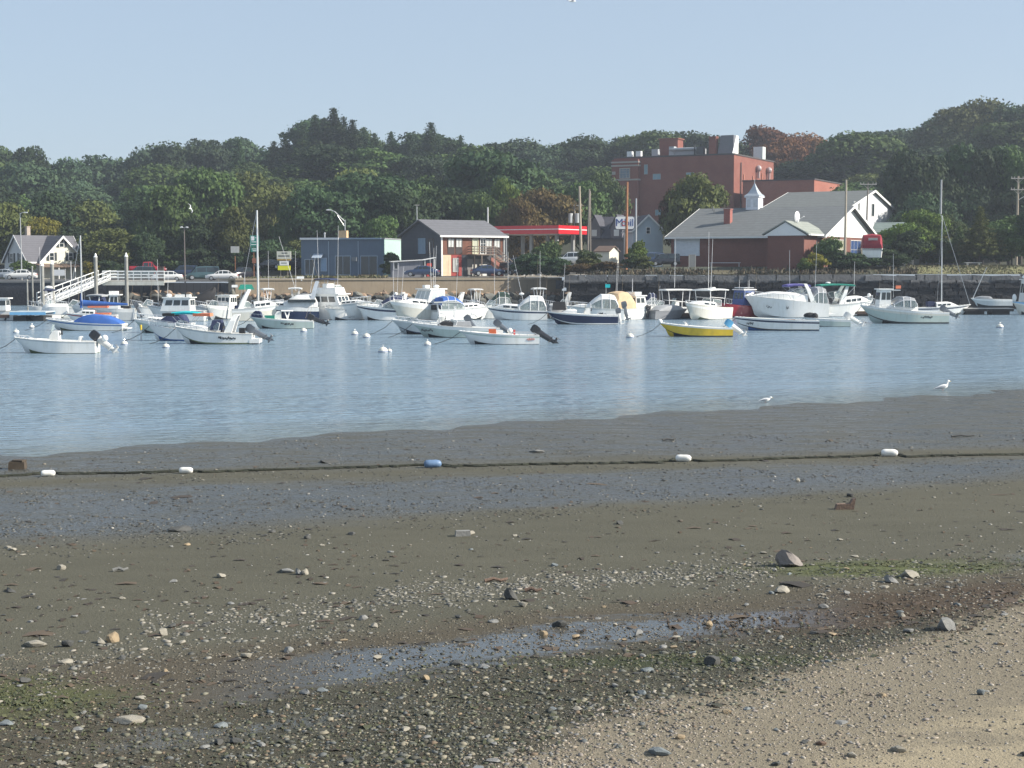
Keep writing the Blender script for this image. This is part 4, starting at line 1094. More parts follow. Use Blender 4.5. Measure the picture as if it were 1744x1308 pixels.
# --- little white shed
D0 = 214; zb = ter(1030, D0) - .1; rz = R(-36); ca, sa = math.cos(rz), math.sin(rz)
t = thing('white_shed', 'small white garden shed with brown roof below the station sign', 'shed', (0, 0, 0), rz)
L = solve(1037, D0, -ca, -sa, 1013); W = solve(1037, D0, -sa, ca, 1053); t.location = (xat(1037, D0) - ca * L, D0 - sa * L, zb)
ze, zr = zat(428, D0) - zb, zat(420, D0 + 1) - zb
gable(t, L, W, ze, zr, banded('shed_boards', (.66, .64, .55), (.5, .48, .42), .2, 'XY', .1, .7, .08), mat('brown_shingle', (.15, .10, .075), .9), .2, .1, -.4)

# ------------------------------------------------------------------ poles, lamps, signs
polewood = mat('grey_pole_wood', (.24, .21, .18), .9, var=.25, nscale=2)
orangewood = mat('orange_pole_wood', (.34, .15, .07), .85, var=.2)
def pole(name, label, px, ytop, D, ybot=None, r=.15, m=None, px_top=None, cat='utility pole', arms=(), extra=None):
    zb = ter(px, D) if ybot is None else zat(ybot, D)
    t = thing(name, label, cat, (xat(px, D), D, zb))
    h = zat(ytop, D) - zb; dx = 0 if px_top is None else (px_top - px) * D / F
    b = MB(); b.tube([(0, 0, -.4), (dx * .5, 0, h * .5), (dx, 0, h)], r * 1.15, 8, 0, r * .75); b.build('pole_shaft', m or polewood, t, True)
    for y, w in arms:
        q = MB(); z = zat(y, D) - zb; q.box((dx, -.18, z), (w, .12, .14))
        for s_ in (-.46, -.28, .28, .46): q.tube([(dx + s_ * w, -.18, z + .05), (dx + s_ * w, -.18, z + .3)], .05, 6)
        q.tube([(dx - w * .3, -.15, z), (dx, -.15, z - .7)], .03, 5); q.tube([(dx + w * .3, -.15, z), (dx, -.15, z - .7)], .03, 5)
        q.build('crossarm', mat('crossarm_wood', (.38, .36, .33), .85), t)
    return t, h, dx
tp, h, dx = pole('utility_pole', 'pale leaning wooden pole at the right end of the red canopy', 990, 317, 212, None, .19, mat('pale_pole_wood', (.36, .31, .24), .9), 986)
tp, h, dx = pole('utility_pole', 'twin grey wooden pole just right of the pale leaning pole', 1000, 322, 226, None, .15, None, 1003)
b = MB(); b.tube([(.45, 0, 2), (dx + .1, .1, h - .3)], .11, 6); b.build('brace_pole', polewood, tp)
tp, h, dx = pole('utility_pole', 'pole with crossarm and transformers behind the red canopy end', 977, 347, 258, None, .15, None, 978, 'utility pole', ((350, 2.6),))
for d in (-.7, .45):
    b = MB(); b.tube([(dx + d, -.25, h - 3.2), (dx + d, -.25, h - 1.6)], .38, 10); b.build('transformer', mat('transformer_grey', (.5, .52, .52), .5), tp)
pole('utility_pole', 'orange brown wooden pole in front of the station sign', 1065.5, 310, 209, None, .19, orangewood, 1067)
pole('utility_pole', 'slim grey pole right of the station sign', 1082, 338, 224, None, .16, mat('grey_steel_pole', (.34, .36, .38), .6))
pole('utility_pole', 'tall pole in front of the white gable of the brick hall', 1437, 306, 201, None, .17, mat('pale_pole_wood', (.36, .31, .24), .9))
pole('utility_pole', 'pole with one crossarm in front of the white gabled house', 1472, 311, 240, None, .15, None, 1474, 'utility pole', ((314, 2.6),))
pole('utility_pole', 'plain grey pole rising from the shrubs by the park lawn', 1598, 306, 230, None, .18, mat('grey_steel_pole', (.34, .36, .38), .6))
tp, h, dx = pole('utility_pole', 'pole with two crossarms and a lamp arm at the far right', 1728, 300, 232, None, .19, mat('pale_pole_wood', (.36, .31, .24), .9), None, 'utility pole', ((304, 2.3), (323, 2.3)))
b = MB(); b.tube([(0, -.1, h - 3.6), (1.5, -.2, h - 2.7), (2.2, -.3, h - 2.4)], .06); b.box((2.5, -.3, h - 2.4), (.7, .25, .14)); b.build('lamp_arm', alu(), tp)
pole('mast_pole', 'white pole rising behind the dark house roof', 831, 353, 228, None, .13, mat('white_pole', (.6, .6, .6), .5), cat='pole')
pole('mast_pole', 'short pole beside the white pier', 122 + 1, 445, 216, None, .06, mat('white_pole', (.6, .6, .6), .5), cat='pole')
def lamp(label, px, ytop, D, kind, px_top=None):
    t, h, dx = pole('street_lamp', label, px, ytop, D, None, .09, mat('lamp_post_grey', (.40, .42, .43), .5, .3) if kind != 'dark' else mat('lamp_post_brown', (.14, .12, .11), .6), px_top, 'street lamp')
    wl = mat('lamp_head_pale', (.7, .72, .72), .4)
    if kind == 'arm':
        b = MB(); b.tube([(dx, 0, h - .3), (dx - 1.5, -.2, h + 1.2), (dx - 2.1, -.2, h + 1.42)], .05); b.tube([(dx, 0, h - 1.1), (dx - 1.1, -.2, h + .6)], .03); b.build('lamp_arm', alu(), t)
        b = MB(); b.slab([(-.32, -.06), (.32, -.06), (.36, .05), (0, .14), (-.36, .05)], 'y', -.17, .17); o = b.build('lamp_head', wl, t); o.location = (dx - 2.4, -.2, h + 1.42)
    elif kind == 'twin' or kind == 'dark':
        b = MB(); b.tube([(-.42, 0, h + .02), (.42, 0, h + .02)], .04); b.build('lamp_arm', alu(), t)
        for d in (-.42, .42):
            b = MB(); b.box((d, -.05, h + .1), (.3, .3, .18), ry=d * .5); b.build('lamp_head', wl, t)
    elif kind == 'disc':
        b = MB(); b.tube([(dx, 0, h - .1), (dx, 0, h + .02)], .3, 10, 0, .5); b.build('lamp_head', wl, t)
    else:
        b = MB(); b.tube([(dx, 0, h - .05), (dx + .5, -.1, h + .12), (dx + .75, -.1, h + .12)], .04); b.box((dx + .85, -.1, h + .1), (.45, .22, .16)); b.build('lamp_head', wl, t)
lamp('tall street lamp pole in front of the white house', 39, 363, 224, 'single')
lamp('brown post with twin lamp heads among the parked cars', 316.5, 388, 221, 'dark')
lamp('street lamp with long arm above the blue shop roof', 589, 374, 229, 'arm')
lamp('small round headed lamp above the dark house roof', 711, 349, 236, 'disc')
lamp('thin lamp post under the left part of the red canopy', 862, 398, 224, 'disc')
# green road sign
Dg = 222
t = thing('road_sign', 'green road direction sign with a smaller panel below, on two posts', 'road sign', (xat(435.5, Dg), Dg, ter(435, Dg)))
zs = lambda y: zat(y, Dg) - t.location.z
gs = mat('sign_green', (.01, .23, .17), .4, var=.04)
for y0, y1, w in ((401, 420, 15.5), (421.5, 429, 13.5)):
    b = MB(); b.slab([(x, y + (zs(y0) + zs(y1)) / 2) for x, y in rrect(w * Dg / F, zs(y0) - zs(y1), .1)], 'y', -.04, .0); b.build('sign_panel', gs, t)
wm = mat('sign_white', (.85, .85, .84), .35)
b = MB(); b.slab([(x - .28, y + zs(406)) for x, y in rrect(.5, .6, .1)], 'y', -.05, -.041); b.build('route_shield', wm, t)
b = MB()
for y, x0, x1 in ((405, .1, .52), (412, -.4, .4), (416.5, -.5, .5), (424, -.4, .35), (427, -.3, .3)): b.box(((x0 + x1) / 2, -.046, zs(y)), (x1 - x0, .008, .10))
b.build('sign_lines', wm, t)
for x in (-.15, .38):
    b = MB(); b.box((x, .06, zs(429) / 2), (.12, .1, zs(403) if x < 0 else zs(428))); b.build('sign_post', orangewood, t)
b = MB(); b.box((-.1, -.05, zs(444)), (.55, .05, .7)); b.build('small_plate', mat('plate_brown', (.3, .12, .07), .7), t)
b = MB(); b.box((.42, -.05, zs(443)), (.35, .05, 1.0)); b.build('small_plate', mat('plate_tan', (.5, .38, .25), .7), t)
t = thing('back_of_sign', 'pale back of a road sign behind the tall sailboat mast', 'road sign', (xat(402, 226), 226, ter(402, 226)))
b = MB(); b.box((0, 0, zat(425, 226) - t.location.z), (1.25, .05, .95)); b.build('sign_panel', mat('sign_back', (.5, .5, .47), .5), t)
b = MB(); b.box((0, .05, 1.6), (.1, .08, 3.6)); b.build('sign_post', orangewood, t)
# business sign: white board, small white board, yellow board
Db = 216
t = thing('business_sign', 'stacked business sign: white board over small white and yellow boards, by the lawn', 'sign', (xat(485, Db), Db, ter(485, Db)))
zs = lambda y: zat(y, Db) - t.location.z
for nm, y0, y1, w, m in (('sign_board', 428, 441, 24, mat('sign_offwhite', (.62, .62, .54), .5)), ('sign_base', 441.2, 443.5, 23, mat('sign_gold', (.45, .30, .08), .5)), ('sign_board', 444.5, 452, 15, wm), ('sign_board', 452.5, 460, 21, mat('sign_yellow', (.80, .80, .03), .5))):
    b = MB(); b.box((0, 0, (zs(y0) + zs(y1)) / 2), (w * Db / F, .25, zs(y0) - zs(y1))); b.build(nm, m, t)
b = MB()
for y, w in ((431, .8), (436, 1.6), (448, .8)): b.box((0 if y != 431 else .1, -.13, zs(y)), (w, .01, .16 if y < 440 else .1))
b.build('sign_lines', mat('sign_letter_dark', (.06, .07, .08), .6), t)
for x in (-.5, .5):
    b = MB(); b.box((x, .05, .6), (.12, .12, 1.6)); b.build('sign_post', polewood, t)
# white banner sign by the white house
t = thing('notice_board', 'white banner board on two short posts left of the gangway', 'sign', (xat(103, 219), 219, ter(103, 219)))
b = MB(); b.box((0, 0, 1.15), (1.55, .05, .85)); b.build('sign_panel', wm, t)
for x in (-.85, .85):
    b = MB(); b.box((x, .03, .8), (.07, .07, 1.8)); b.build('sign_post', mat('white_pole', (.6, .6, .6), .5), t)
t = thing('small_red_sign', 'small red and white sign in front of the filling station', 'sign', (xat(949, 218), 218, ter(949, 218)))
b = MB(); b.box((0, 0, 1.2), (.8, .05, .95)); b.build('sign_panel', mat('red_sign', (.6, .05, .04), .5), t)
b = MB(); b.box((0, -.03, 1.1), (.5, .02, .25)); b.build('sign_band', wm, t)
b = MB(); b.box((0, .04, .5), (.07, .05, 1.4)); b.build('sign_post', polewood, t)
# bench on the lawn
Dn = 211
t = thing('park_bench', 'pale stone bench on the park lawn at the right', 'bench', (xat(1655, Dn), Dn, ter(1655, Dn)))
b = MB(); b.box((0, 0, .5), (2.3, .5, .1)); b.build('seat', mat('pale_stone', (.6, .6, .58), .7), t)
for x in (-.8, .8):
    b = MB(); b.box((x, 0, .2), (.22, .42, .5), top=(.8, .8)); b.build('leg', mat('pale_stone', (.6, .6, .58), .7), t)
t = thing('notice_stand', 'small notice board on legs at the left end of the brick hall', 'sign', (xat(1178, 199), 199, ter(1178, 199)))
b = MB(); b.box((0, 0, 1.7), (.75, .08, 1.6)); b.build('sign_panel', mat('notice_grey', (.22, .22, .21), .7), t)
for x in (-.42, .42):
    b = MB(); b.box((x, 0, 1.2), (.09, .09, 2.6)); b.build('sign_post', mat('notice_post', (.4, .38, .33), .7), t)
# ------------------------------------------------------------------ cars
def paint(n, c): return mat('car_paint_' + n, c, .22, var=.04, coat=.8)
tyre = lambda: mat('tyre_rubber', (.018, .018, .019), .85)
rim = lambda: mat('wheel_rim', (.45, .46, .47), .35, metal=.6)
SHAPES = {  # stations: x, belt height, roof height (roof == belt where there is no cabin), from tail to nose; length, width
    'sedan': ([(-2.28, .62, .62), (-2.2, .92, .92), (-1.65, .97, .97), (-1.0, .95, 1.38), (-.2, .93, 1.43), (.35, .92, 1.38), (1.05, .92, .92), (1.95, .80, .80), (2.25, .55, .55)], 1.74),
    'suv': ([(-2.3, .65, .65), (-2.25, 1.05, 1.05), (-2.0, 1.08, 1.72), (-.6, 1.06, 1.78), (.3, 1.05, 1.74), (1.0, 1.06, 1.06), (2.05, .98, .98), (2.3, .6, .6)], 1.86),
    'van': ([(-2.45, .7, .7), (-2.42, 1.1, 1.1), (-2.3, 1.1, 1.95), (-.5, 1.08, 2.0), (.9, 1.06, 1.92), (1.65, 1.05, 1.05), (2.25, .92, .92), (2.45, .6, .6)], 1.95),
    'pickup': ([(-2.7, .7, .7), (-2.66, 1.12, 1.12), (-.75, 1.12, 1.12), (-.6, 1.1, 1.75), (.2, 1.08, 1.80), (.65, 1.08, 1.74), (1.2, 1.08, 1.08), (2.45, 1.02, 1.02), (2.7, .62, .62)], 1.95)}
def car(label, px, D, kind, c, rz, cat='car', ybot=None, sc=1.0):
    zb = ter(px, D) + .04 if ybot is None else zat(ybot, D)
    t = thing({'pickup': 'pickup_truck', 'van': 'van', 'suv': 'parked_car', 'sedan': 'parked_car'}[kind], label, cat, (xat(px, D), D, zb), rz, 'vehicles parked along the harbour')
    t.scale = (sc, sc, sc)
    st, w = SHAPES[kind]; hw = w / 2
    b = MB(); rings = []
    for x, zb_, zr in st:
        end = .86 if abs(x) > 2.1 else 1.0
        rw = hw * (.76 if zr > zb_ + .1 else .9)
        half = [(hw * .86 * end, .26), (hw * end, .42), (hw * end, zb_ - .12), (hw * .94 * end, zb_), (rw * end, zr - .0), (rw * .75 * end, zr + .035)]
        rings.append([(x, y, z) for y, z in half] + [(x, -y, z) for y, z in reversed(half)])
    b.loft(rings); b.build('body', paint(c[0], c[1]), t, True)
    gl = glass()
    # side windows, one per cabin bay
    for i in range(len(st) - 1):
        (xa, ba, ra), (xb, bb, rb) = st[i], st[i + 1]
        if ra - ba > .1 or rb - bb > .1:
            for s in (-1, 1):
                def P(x, f, ba_, ra_):
                    cab = ra_ - ba_ > .1
                    y0, y1 = hw * .94, hw * (.76 if cab else .9)
                    return (x, s * (y0 + (y1 - y0) * f + .012), ba_ + (ra_ - ba_) * f)
                both = ra - ba > .1 and rb - bb > .1
                m0, m1 = .12, .86
                q = MB()
                if both: q.quad(P(xa + .05, m0, ba, ra), P(xb - .05, m0, bb, rb), P(xb - .05, m1, bb, rb), P(xa + .05, m1, ba, ra))
                elif ra - ba > .1: q.add([P(xa + .05, m0, ba, ra), (xa + (xb - xa) * .72, s * (hw * .93 + .012), bb + .05), P(xa + .05, m1, ba, ra)], [(0, 1, 2)])
                else: q.add([(xb - (xb - xa) * .72, s * (hw * .93 + .012), ba + .05), P(xb - .05, m0, bb, rb), P(xb - .05, m1, bb, rb)], [(0, 1, 2)])
                q.build('side_window', gl, t)
            if not (ra - ba > .1 and rb - bb > .1):
                front = ra - ba > .1
                (xl, zl), (xh, zh) = ((xb, bb), (xa, ra)) if front else ((xa, ba), (xb, rb))
                d = .02 if front else -.02
                q = MB(); f0, f1 = .1, .88
                pt = lambda f, s: (xl + (xh - xl) * f + d, s * hw * (.80 - .14 * f), zl + (zh - zl) * f + .045)
                q.quad(pt(f0, -1), pt(f0, 1), pt(f1, 1), pt(f1, -1)); q.build('windshield' if front else 'rear_window', gl, t)
    wr = .32 if kind == 'sedan' else .37
    for x in (st[0][0] + .85, st[-1][0] - .85):
        for s in (-1, 1):
            q = MB(); q.wheel((0, 0, 0), wr, .22); o = q.build('wheel', tyre(), t); o.location = (x, s * (hw - .09), wr)
            q = MB(); q.wheel((0, s * .105, 0), wr * .66, .06, n=10); q.wheel((0, s * .13, 0), wr * .2, .04, n=8); q.build('rim', rim(), o)
    for s in (-1, 1):
        n_, b_ = st[-1], st[0]
        q = MB(); q.box((n_[0] - .08, s * hw * .62, n_[1] + .1), (.16, .34, .14)); q.build('headlight', mat('headlight', (.75, .76, .76), .15), t)
        q = MB(); q.box((b_[0] + .03, s * hw * .64, b_[1] + .12), (.12, .28, .14)); q.build('taillight', mat('taillight', (.4, .02, .02), .3), t)
    q = MB(); q.box((st[-1][0] - .1, 0, .44), (.26, w * .84, .18)); q.box((st[0][0] + .1, 0, .46), (.26, w * .84, .18)); q.build('bumper', mat('bumper_dark', (.05, .05, .055), .6) if c[0] != 'white' else paint(*c), t)
    return t
WH, DB, BK, TEAL, MB_, RED, GRY, SIL = ('white', (.78, .78, .76)), ('dark_blue', (.02, .04, .10)), ('black', (.012, .012, .018)), ('teal_grey', (.035, .075, .085)), ('mid_blue', (.03, .06, .14)), ('red', (.42, .015, .03)), ('grey', (.14, .16, .18)), ('silver', (.42, .45, .48))
car('white sedan with dark windows parked broadside right of the teal van', 379, 219, 'sedan', WH, R(184), ybot=477.5)
car('white sedan half hidden behind the end of the white pier rail', 286, 219.5, 'sedan', WH, R(188), ybot=478.5, sc=.98)
car('dark blue sport utility car behind the left white sedan', 313, 227, 'suv', DB, R(172), ybot=472.5)
car('dark teal van between the lamp post and the right white sedan', 346, 223, 'van', TEAL, R(198), 'van', ybot=477)
car('black pickup truck facing away beside the right white sedan', 418, 225, 'pickup', BK, R(235), 'truck', ybot=476)
car('red pickup truck behind the white pier', 254, 234, 'pickup', RED, R(5), 'truck', ybot=466)
car('teal grey car seen through the white pier rail', 240, 228, 'suv', TEAL, R(180), ybot=474)
car('silver car in front of the white house porch, leftmost vehicle', 8, 224, 'sedan', SIL, R(175), ybot=475)
car('white car parked beside the lamp pole in front of the white house', 37, 222, 'sedan', WH, R(186), ybot=476)
car('dark car in the shade left of the blue shop', 460, 240, 'sedan', BK, R(170), ybot=458)
car('black car with pale bumper just left of the blue shop', 500, 236, 'suv', BK, R(215), ybot=459)
car('grey blue car parked in front of the low shed', 719, 205, 'sedan', MB_, R(172), ybot=471)
car('dark blue car parked under the outside stair of the dark house', 831, 208.5, 'sedan', DB, R(10), ybot=469.5)
car('black jeep like car to the right of the outside stair', 871, 209, 'suv', BK, R(-62), ybot=469)
car('dark sedan under the left part of the red canopy', 884, 226, 'sedan', DB, R(-12), ybot=456)
car('white sport utility car below the right end of the red canopy', 971, 216, 'suv', WH, R(168), ybot=451)
car('dark blue sport utility car beside the pale blue cottage', 1104, 214, 'suv', DB, R(190), ybot=452)
car('black van at the left end of the brick hall', 1131, 212, 'van', BK, R(182), 'van', ybot=453, sc=.86)
car('pale car in the distance under the trees left of the blue shop', 508, 246, 'sedan', SIL, R(200), ybot=455)
# ------------------------------------------------------------------ boats
class Boat:
    def __init__(s, label, pa, pb, wl, rz, name='motor_boat', cat='boat', fb=1.1, fs=.75, col=('w', 'w', 'w', 'bot'), bratio=.35, fd=.62, L=None, group=None, sheer=1.7, D=None, open_=True, rake=.13, deck='w'):
        """pa..pb photo columns of the hull, wl waterline row, rz heading (0 = bow right, 180 = bow left);
        col = topside, stripe, rub rail, bottom"""
        s.D = D or F * H / (wl - HZ)
        c, sn = abs(math.cos(R(rz))), abs(math.sin(R(rz)))
        wm = (pb - pa) * s.D / F
        s.L = L or wm / (c + bratio * .8 * sn)
        s.B = s.L * bratio if L is None else s.L * bratio
        s.fb, s.fs, s.fd, s.sheer = fb, fs, fd, sheer
        yc = s.D + (s.B / 2 * c + s.L * .35 * sn) * .8
        s.t = thing(name, label, cat, (xat((pa + pb) / 2, s.D) * (yc / s.D), yc, 0), R(rz), group or 'boats in the harbour')
        s.col, s.rake = col, rake
        s.deckm = GC(deck)
        s.hull(open_)
        if group == MO and c > .9:
            q = MB(); zb_ = s.sh(1) * .9; xb = s.X(1)
            q.tube([(xb - .1, .02, zb_), (xb + .5, .02, zb_ * .5), (xb + 1.3, .03, .12), (xb + 2.1, .05, -.08)], .022, 5); q.build('mooring_line', mat('rope_dark', (.05, .055, .05), .9), s.t)
    def half(s, t):
        b = s.B / 2
        return b * (.90 + .10 * min(1, t / .35)) if t < .35 else b * (1 - ((t - .35) / .65) ** 2.3) ** .9 + .02
    def sh(s, t): return s.fs + (s.fb - s.fs) * t ** s.sheer
    def X(s, t): return (t - .5) * s.L
    def hw(s, t, z):
        b = s.half(t); zc = .03 + .5 * s.fb * max(0, (t - .5) / .5) ** 2.2; bc = b * (.90 - .42 * max(0, (t - .4) / .6) ** 1.6)
        f = max(0, min(1, (z - zc) / (s.sh(t) - zc))); return bc + (b - bc) * f ** 1.25
    def hull(s, open_):
        ts = [0, .1, .22, .35, .48, .6, .7, .79, .86, .92, .96, 1.0]
        fr = [0, .10, .70, .86, 1.0]
        rings, inner = [], []
        for t in ts:
            b, z = s.half(t), s.sh(t)
            zk = -.28 + (.28 + .12 * s.fb) * max(0, (t - .6) / .4) ** 2.4
            zc = .03 + .5 * s.fb * max(0, (t - .5) / .5) ** 2.2
            bc = b * (.90 - .42 * max(0, (t - .4) / .6) ** 1.6)
            r = s.rake * s.L
            xk, xc, xs = s.X(t) - r * t ** 4, s.X(t) - r * .72 * t ** 4, s.X(t)
            side = [(xk, 0, zk), (xc, bc, zc)]
            for f in fr[1:]:
                g_ = f ** 1.25
                side.append((xc + (xs - xc) * f, bc + (b - bc) * g_, zc + (z - zc) * f))
            rings.append(side)
        mids = [3, 0, 0, 1, 2]                                   # bottom, boot, topside, stripe, rail
        mats = [GC(c) for c in s.col]
        if len(s.col) > 4: mids[1] = 4
        m = MB()
        for sg in (1, -1):
            base = len(m.v)
            for rg in rings: m.v += [(x, sg * y, z) for x, y, z in rg]
            n = len(rings[0])
            for i in range(len(rings) - 1):
                for k in range(n - 1):
                    m.f.append((base + i * n + k, base + i * n + k + 1, base + (i + 1) * n + k + 1, base + (i + 1) * n + k))
                    zm = sum(rings[a][b][2] for a in (i, i + 1) for b in (k, k + 1)) / 4
                    m.m.append(0 if k == 0 and zm > .10 else mids[k])
        r0 = rings[0]
        for k in range(len(r0) - 1):                              # transom
            a, b = r0[k], r0[k + 1]
            i0 = len(m.v); m.v += [a, b, (b[0], -b[1], b[2]), (a[0], -a[1], a[2])]; m.f.append((i0, i0 + 1, i0 + 2, i0 + 3)); m.m.append(mids[k] if k != 3 else 0)
        s.hullo = m.build('hull', mats, s.t, True)
        d = MB(); gw = .13 if s.L > 4.5 else .08
        fl = .22
        td = [t for t in ts if t < s.fd] + [s.fd]
        if not open_: td = [0]
        for sg in (1, -1):
            g1 = [(s.X(t), sg * s.half(t), s.sh(t) + .012) for t in td]
            g2 = [(s.X(t), sg * (s.half(t) - gw), s.sh(t) + .03) for t in td]
            FL = [max(fl, .09 + .5 * s.fb * max(0, (t - .5) / .5) ** 2.2) for t in td]
            g3 = [(s.X(t) - max(0, t - .5) * s.rake * s.L * .5, sg * max(.04, min(s.half(t) - gw - .03, s.hw(min(1, t + .03), z_) * .9 - .04)), z_) for t, z_ in zip(td, FL)]
            if open_:
                for a, b in ((g1, g2), (g2, g3)):
                    for i in range(len(td) - 1): d.quad(a[i], a[i + 1], b[i + 1], b[i])
                for i in range(len(td) - 1): d.quad(g3[i], g3[i + 1], (g3[i + 1][0], 0, g3[i + 1][2]), (g3[i][0], 0, g3[i][2]))
        if open_:                                                 # transom cap and inner face, forward bulkhead
            b0 = s.half(0)
            d.box((s.X(0) + .08, 0, s.sh(0) - .12), (.16, 2 * b0 - .1, .30))
        tf = [s.fd] + [t for t in ts if t > s.fd] if open_ else ts
        crown = .07
        for i in range(len(tf) - 1):
            t0, t1 = tf[i], tf[i + 1]
            for sg in (1, -1):
                a0, a1 = (s.X(t0), sg * s.half(t0), s.sh(t0) + .012), (s.X(t1), sg * s.half(t1), s.sh(t1) + .012)
                c0, c1 = (s.X(t0), 0, s.sh(t0) + crown), (s.X(t1), 0, s.sh(t1) + crown * .4)
                d.quad(a0, a1, c1, c0)
        if open_:
            b, z = s.half(s.fd), s.sh(s.fd)
            e3 = g3[-1]
            d.add([(s.X(s.fd), -b, z), (s.X(s.fd), b, z), (s.X(s.fd), 0, z + crown), (e3[0], abs(e3[1]), e3[2]), (e3[0], -abs(e3[1]), e3[2])], [(0, 4, 3, 1, 2)])
        d.build('deck', s.deckm, s.t)
        s.fl = fl if open_ else None
    def zd(s, t): return s.fl if (s.fl is not None and t < s.fd) else s.sh(t) + .06
    def part(s, mb, name, m, smooth=False, parent=None): return mb.build(name, m, parent or s.t, smooth)
    def console(s, t, w=.8, h=1.15, m=None, wind=True):
        z = s.zd(t); x = s.X(t); b = MB()
        b.slab([(x - .3, z), (x + .38, z), (x + .30, z + h * .75), (x + .1, z + h), (x - .25, z + h)], 'y', -w / 2, w / 2)
        o = s.part(b, 'console', m or white())
        if wind:
            q = MB(); q.slab([(x + .30, z + h * .75), (x + .12, z + h + .42), (x + .09, z + h + .42), (x + .26, z + h * .75)], 'y', -w / 2 + .03, w / 2 - .03); s.part(q, 'windscreen', clearglass(), parent=o)
        q = MB(); q.tube([(x - .3, 0, z + h * .8), (x - .42, 0, z + h * .9)], .03); q.wheel((x - .42, 0, z + h * .9), .18, .03, 'x', 10); s.part(q, 'steering_wheel', mat('black_plastic', (.02, .02, .022), .5), parent=o)
    def seat(s, t, w=.8, h=.75, m=None):
        z = s.zd(t); x = s.X(t); b = MB(); b.box((x, 0, z + h * .3), (.45, w, h * .6)); b.box((x - .2, 0, z + h * .8), (.12, w, h * .5), ry=-.2); s.part(b, 'seat', m or white())
    def bench(s, t, m=None):
        x = s.X(t); w = 2 * s.half(t) - .35; b = MB(); b.box((x, 0, s.fl + .26), (.35, w, .08)); b.box((x, 0, s.fl + .12), (.08, w * .9, .2)); s.part(b, 'thwart', m or white())
    def windshield(s, t, h=.5, rake=.45, side=.8, m=None, z0=None, w=None):
        x = s.X(t); w = w or s.half(t) - .16; z = (s.sh(t) + .05) if z0 is None else z0
        tb = MB(); g_ = MB()
        P = [(x - side, -w, z), (x, -w * .62, z), (x, w * .62, z), (x - side, w, z)]
        T = [(x - side - .1, -w * .95, z + h * .8), (x - rake, -w * .55, z + h), (x - rake, w * .55, z + h), (x - side - .1, w * .95, z + h * .8)]
        for i in range(3): g_.quad(P[i], P[i + 1], T[i + 1], T[i])
        tb.tube(T, .028, 5); tb.tube([P[1], T[1]], .025, 5); tb.tube([P[2], T[2]], .025, 5); tb.tube([P[0], T[0]], .022, 5); tb.tube([P[3], T[3]], .022, 5); tb.tube(P, .025, 5)
        o = s.part(tb, 'windshield_frame', m or whitetube()); s.part(g_, 'windshield_glass', clearglass(), parent=o)
        return z + h
    def cabin(s, t0, t1, h=.5, wf=.74, m=None, windows=True, front=.5, n=3):
        """trunk cabin on the foredeck, sloped at the front, windows on its sides"""
        rings = []
        N = 6
        for i in range(N + 1):
            f = i / N; t = t0 + (t1 - t0) * f
            hh = h * (1 if f < front else max(.06, 1 - ((f - front) / (1 - front)) ** 1.5))
            w = min(s.half(t) * wf, s.half(t) - .08); z = s.sh(t)
            rings.append([(s.X(t), -w, z - .05), (s.X(t), -w * .94, z + hh * .75), (s.X(t), -w * .7, z + hh), (s.X(t), w * .7, z + hh), (s.X(t), w * .94, z + hh * .75), (s.X(t), w, z - .05)])
        b = MB(); b.loft(rings); o = s.part(b, 'cabin', m or white(), True)
        if windows:
            for sg in (-1, 1):
                for k in range(n):
                    fa, fb_ = .06 + .62 * k / n, .06 + .62 * (k + .78) / n
                    pts = []
                    for f, zz in ((fa, .25), (fb_, .25), (fb_, .62), (fa, .62)):
                        t = t0 + (t1 - t0) * f; w = min(s.half(t) * wf, s.half(t) - .08)
                        pts.append((s.X(t), sg * (w * (1 - .07 * zz / .75) + .015), s.sh(t) + h * zz))
                    q = MB(); q.quad(*pts); s.part(q, 'cabin_window', glass(), parent=o)
        return o
    def house(s, t0, t1, h=1.5, w=None, z0=None, m=None, nwin=3, over=.25, rake=.25, roofm=None, wz=(.45, .85), gm=None):
        """pilot house with windows all round and an overhanging roof"""
        xa, xb = s.X(t0), s.X(t1); w = w or s.half(t1) * .75; z = z0 if z0 is not None else (s.sh(t0) * .9 if s.fl is None else s.fl)
        b = MB(); zt = z + h
        rg = []
        for x, xt in ((xa, xa + .03), (xb, xb - rake)):
            rg.append([(x, -w, z), (x, w, z), (xt, w * .93, zt), (xt, -w * .93, zt)])
        b.loft(rg); o = s.part(b, 'pilothouse', m or white())
        q = MB(); q.box(((xa + xb - rake) / 2, 0, zt + .05), (xb - rake - xa + 2 * over, 2 * w * .93 + .24, .1)); s.part(q, 'roof', roofm or white())
        g_ = gm or glass()
        for sg in (-1, 1):
            for k in range(nwin):
                u0, u1 = .06 + .88 * k / nwin, .06 + .88 * (k + .82) / nwin
                pts = []
                for u, v in ((u0, wz[0]), (u1, wz[0]), (u1, wz[1]), (u0, wz[1])):
                    pts.append((xa + (xb - rake * v - xa) * u, sg * (w * (1 - .07 * v) + .012), z + h * v))
                q = MB(); q.quad(*pts); s.part(q, 'side_window', g_, parent=o)
        for k in range(3):
            u0, u1 = -.9 + 1.8 * k / 3 + .05, -.9 + 1.8 * (k + 1) / 3 - .05
            q = MB(); q.quad(*[(xb - rake * v + .012, w * (1 - .07 * v) * u, z + h * v) for u, v in ((u0, wz[0]), (u1, wz[0]), (u1, wz[1]), (u0, wz[1]))]); s.part(q, 'front_window', g_, parent=o)
        for k in range(2):
            u0, u1 = -.8 + .85 * k, -.05 + .85 * k
            q = MB(); q.quad(*[(xa - .012 + .03 * v, w * (1 - .07 * v) * u, z + h * v) for u, v in ((u0, wz[0]), (u1, wz[0]), (u1, wz[1]), (u0, wz[1]))]); s.part(q, 'rear_window', g_, parent=o)
        return zt + .1
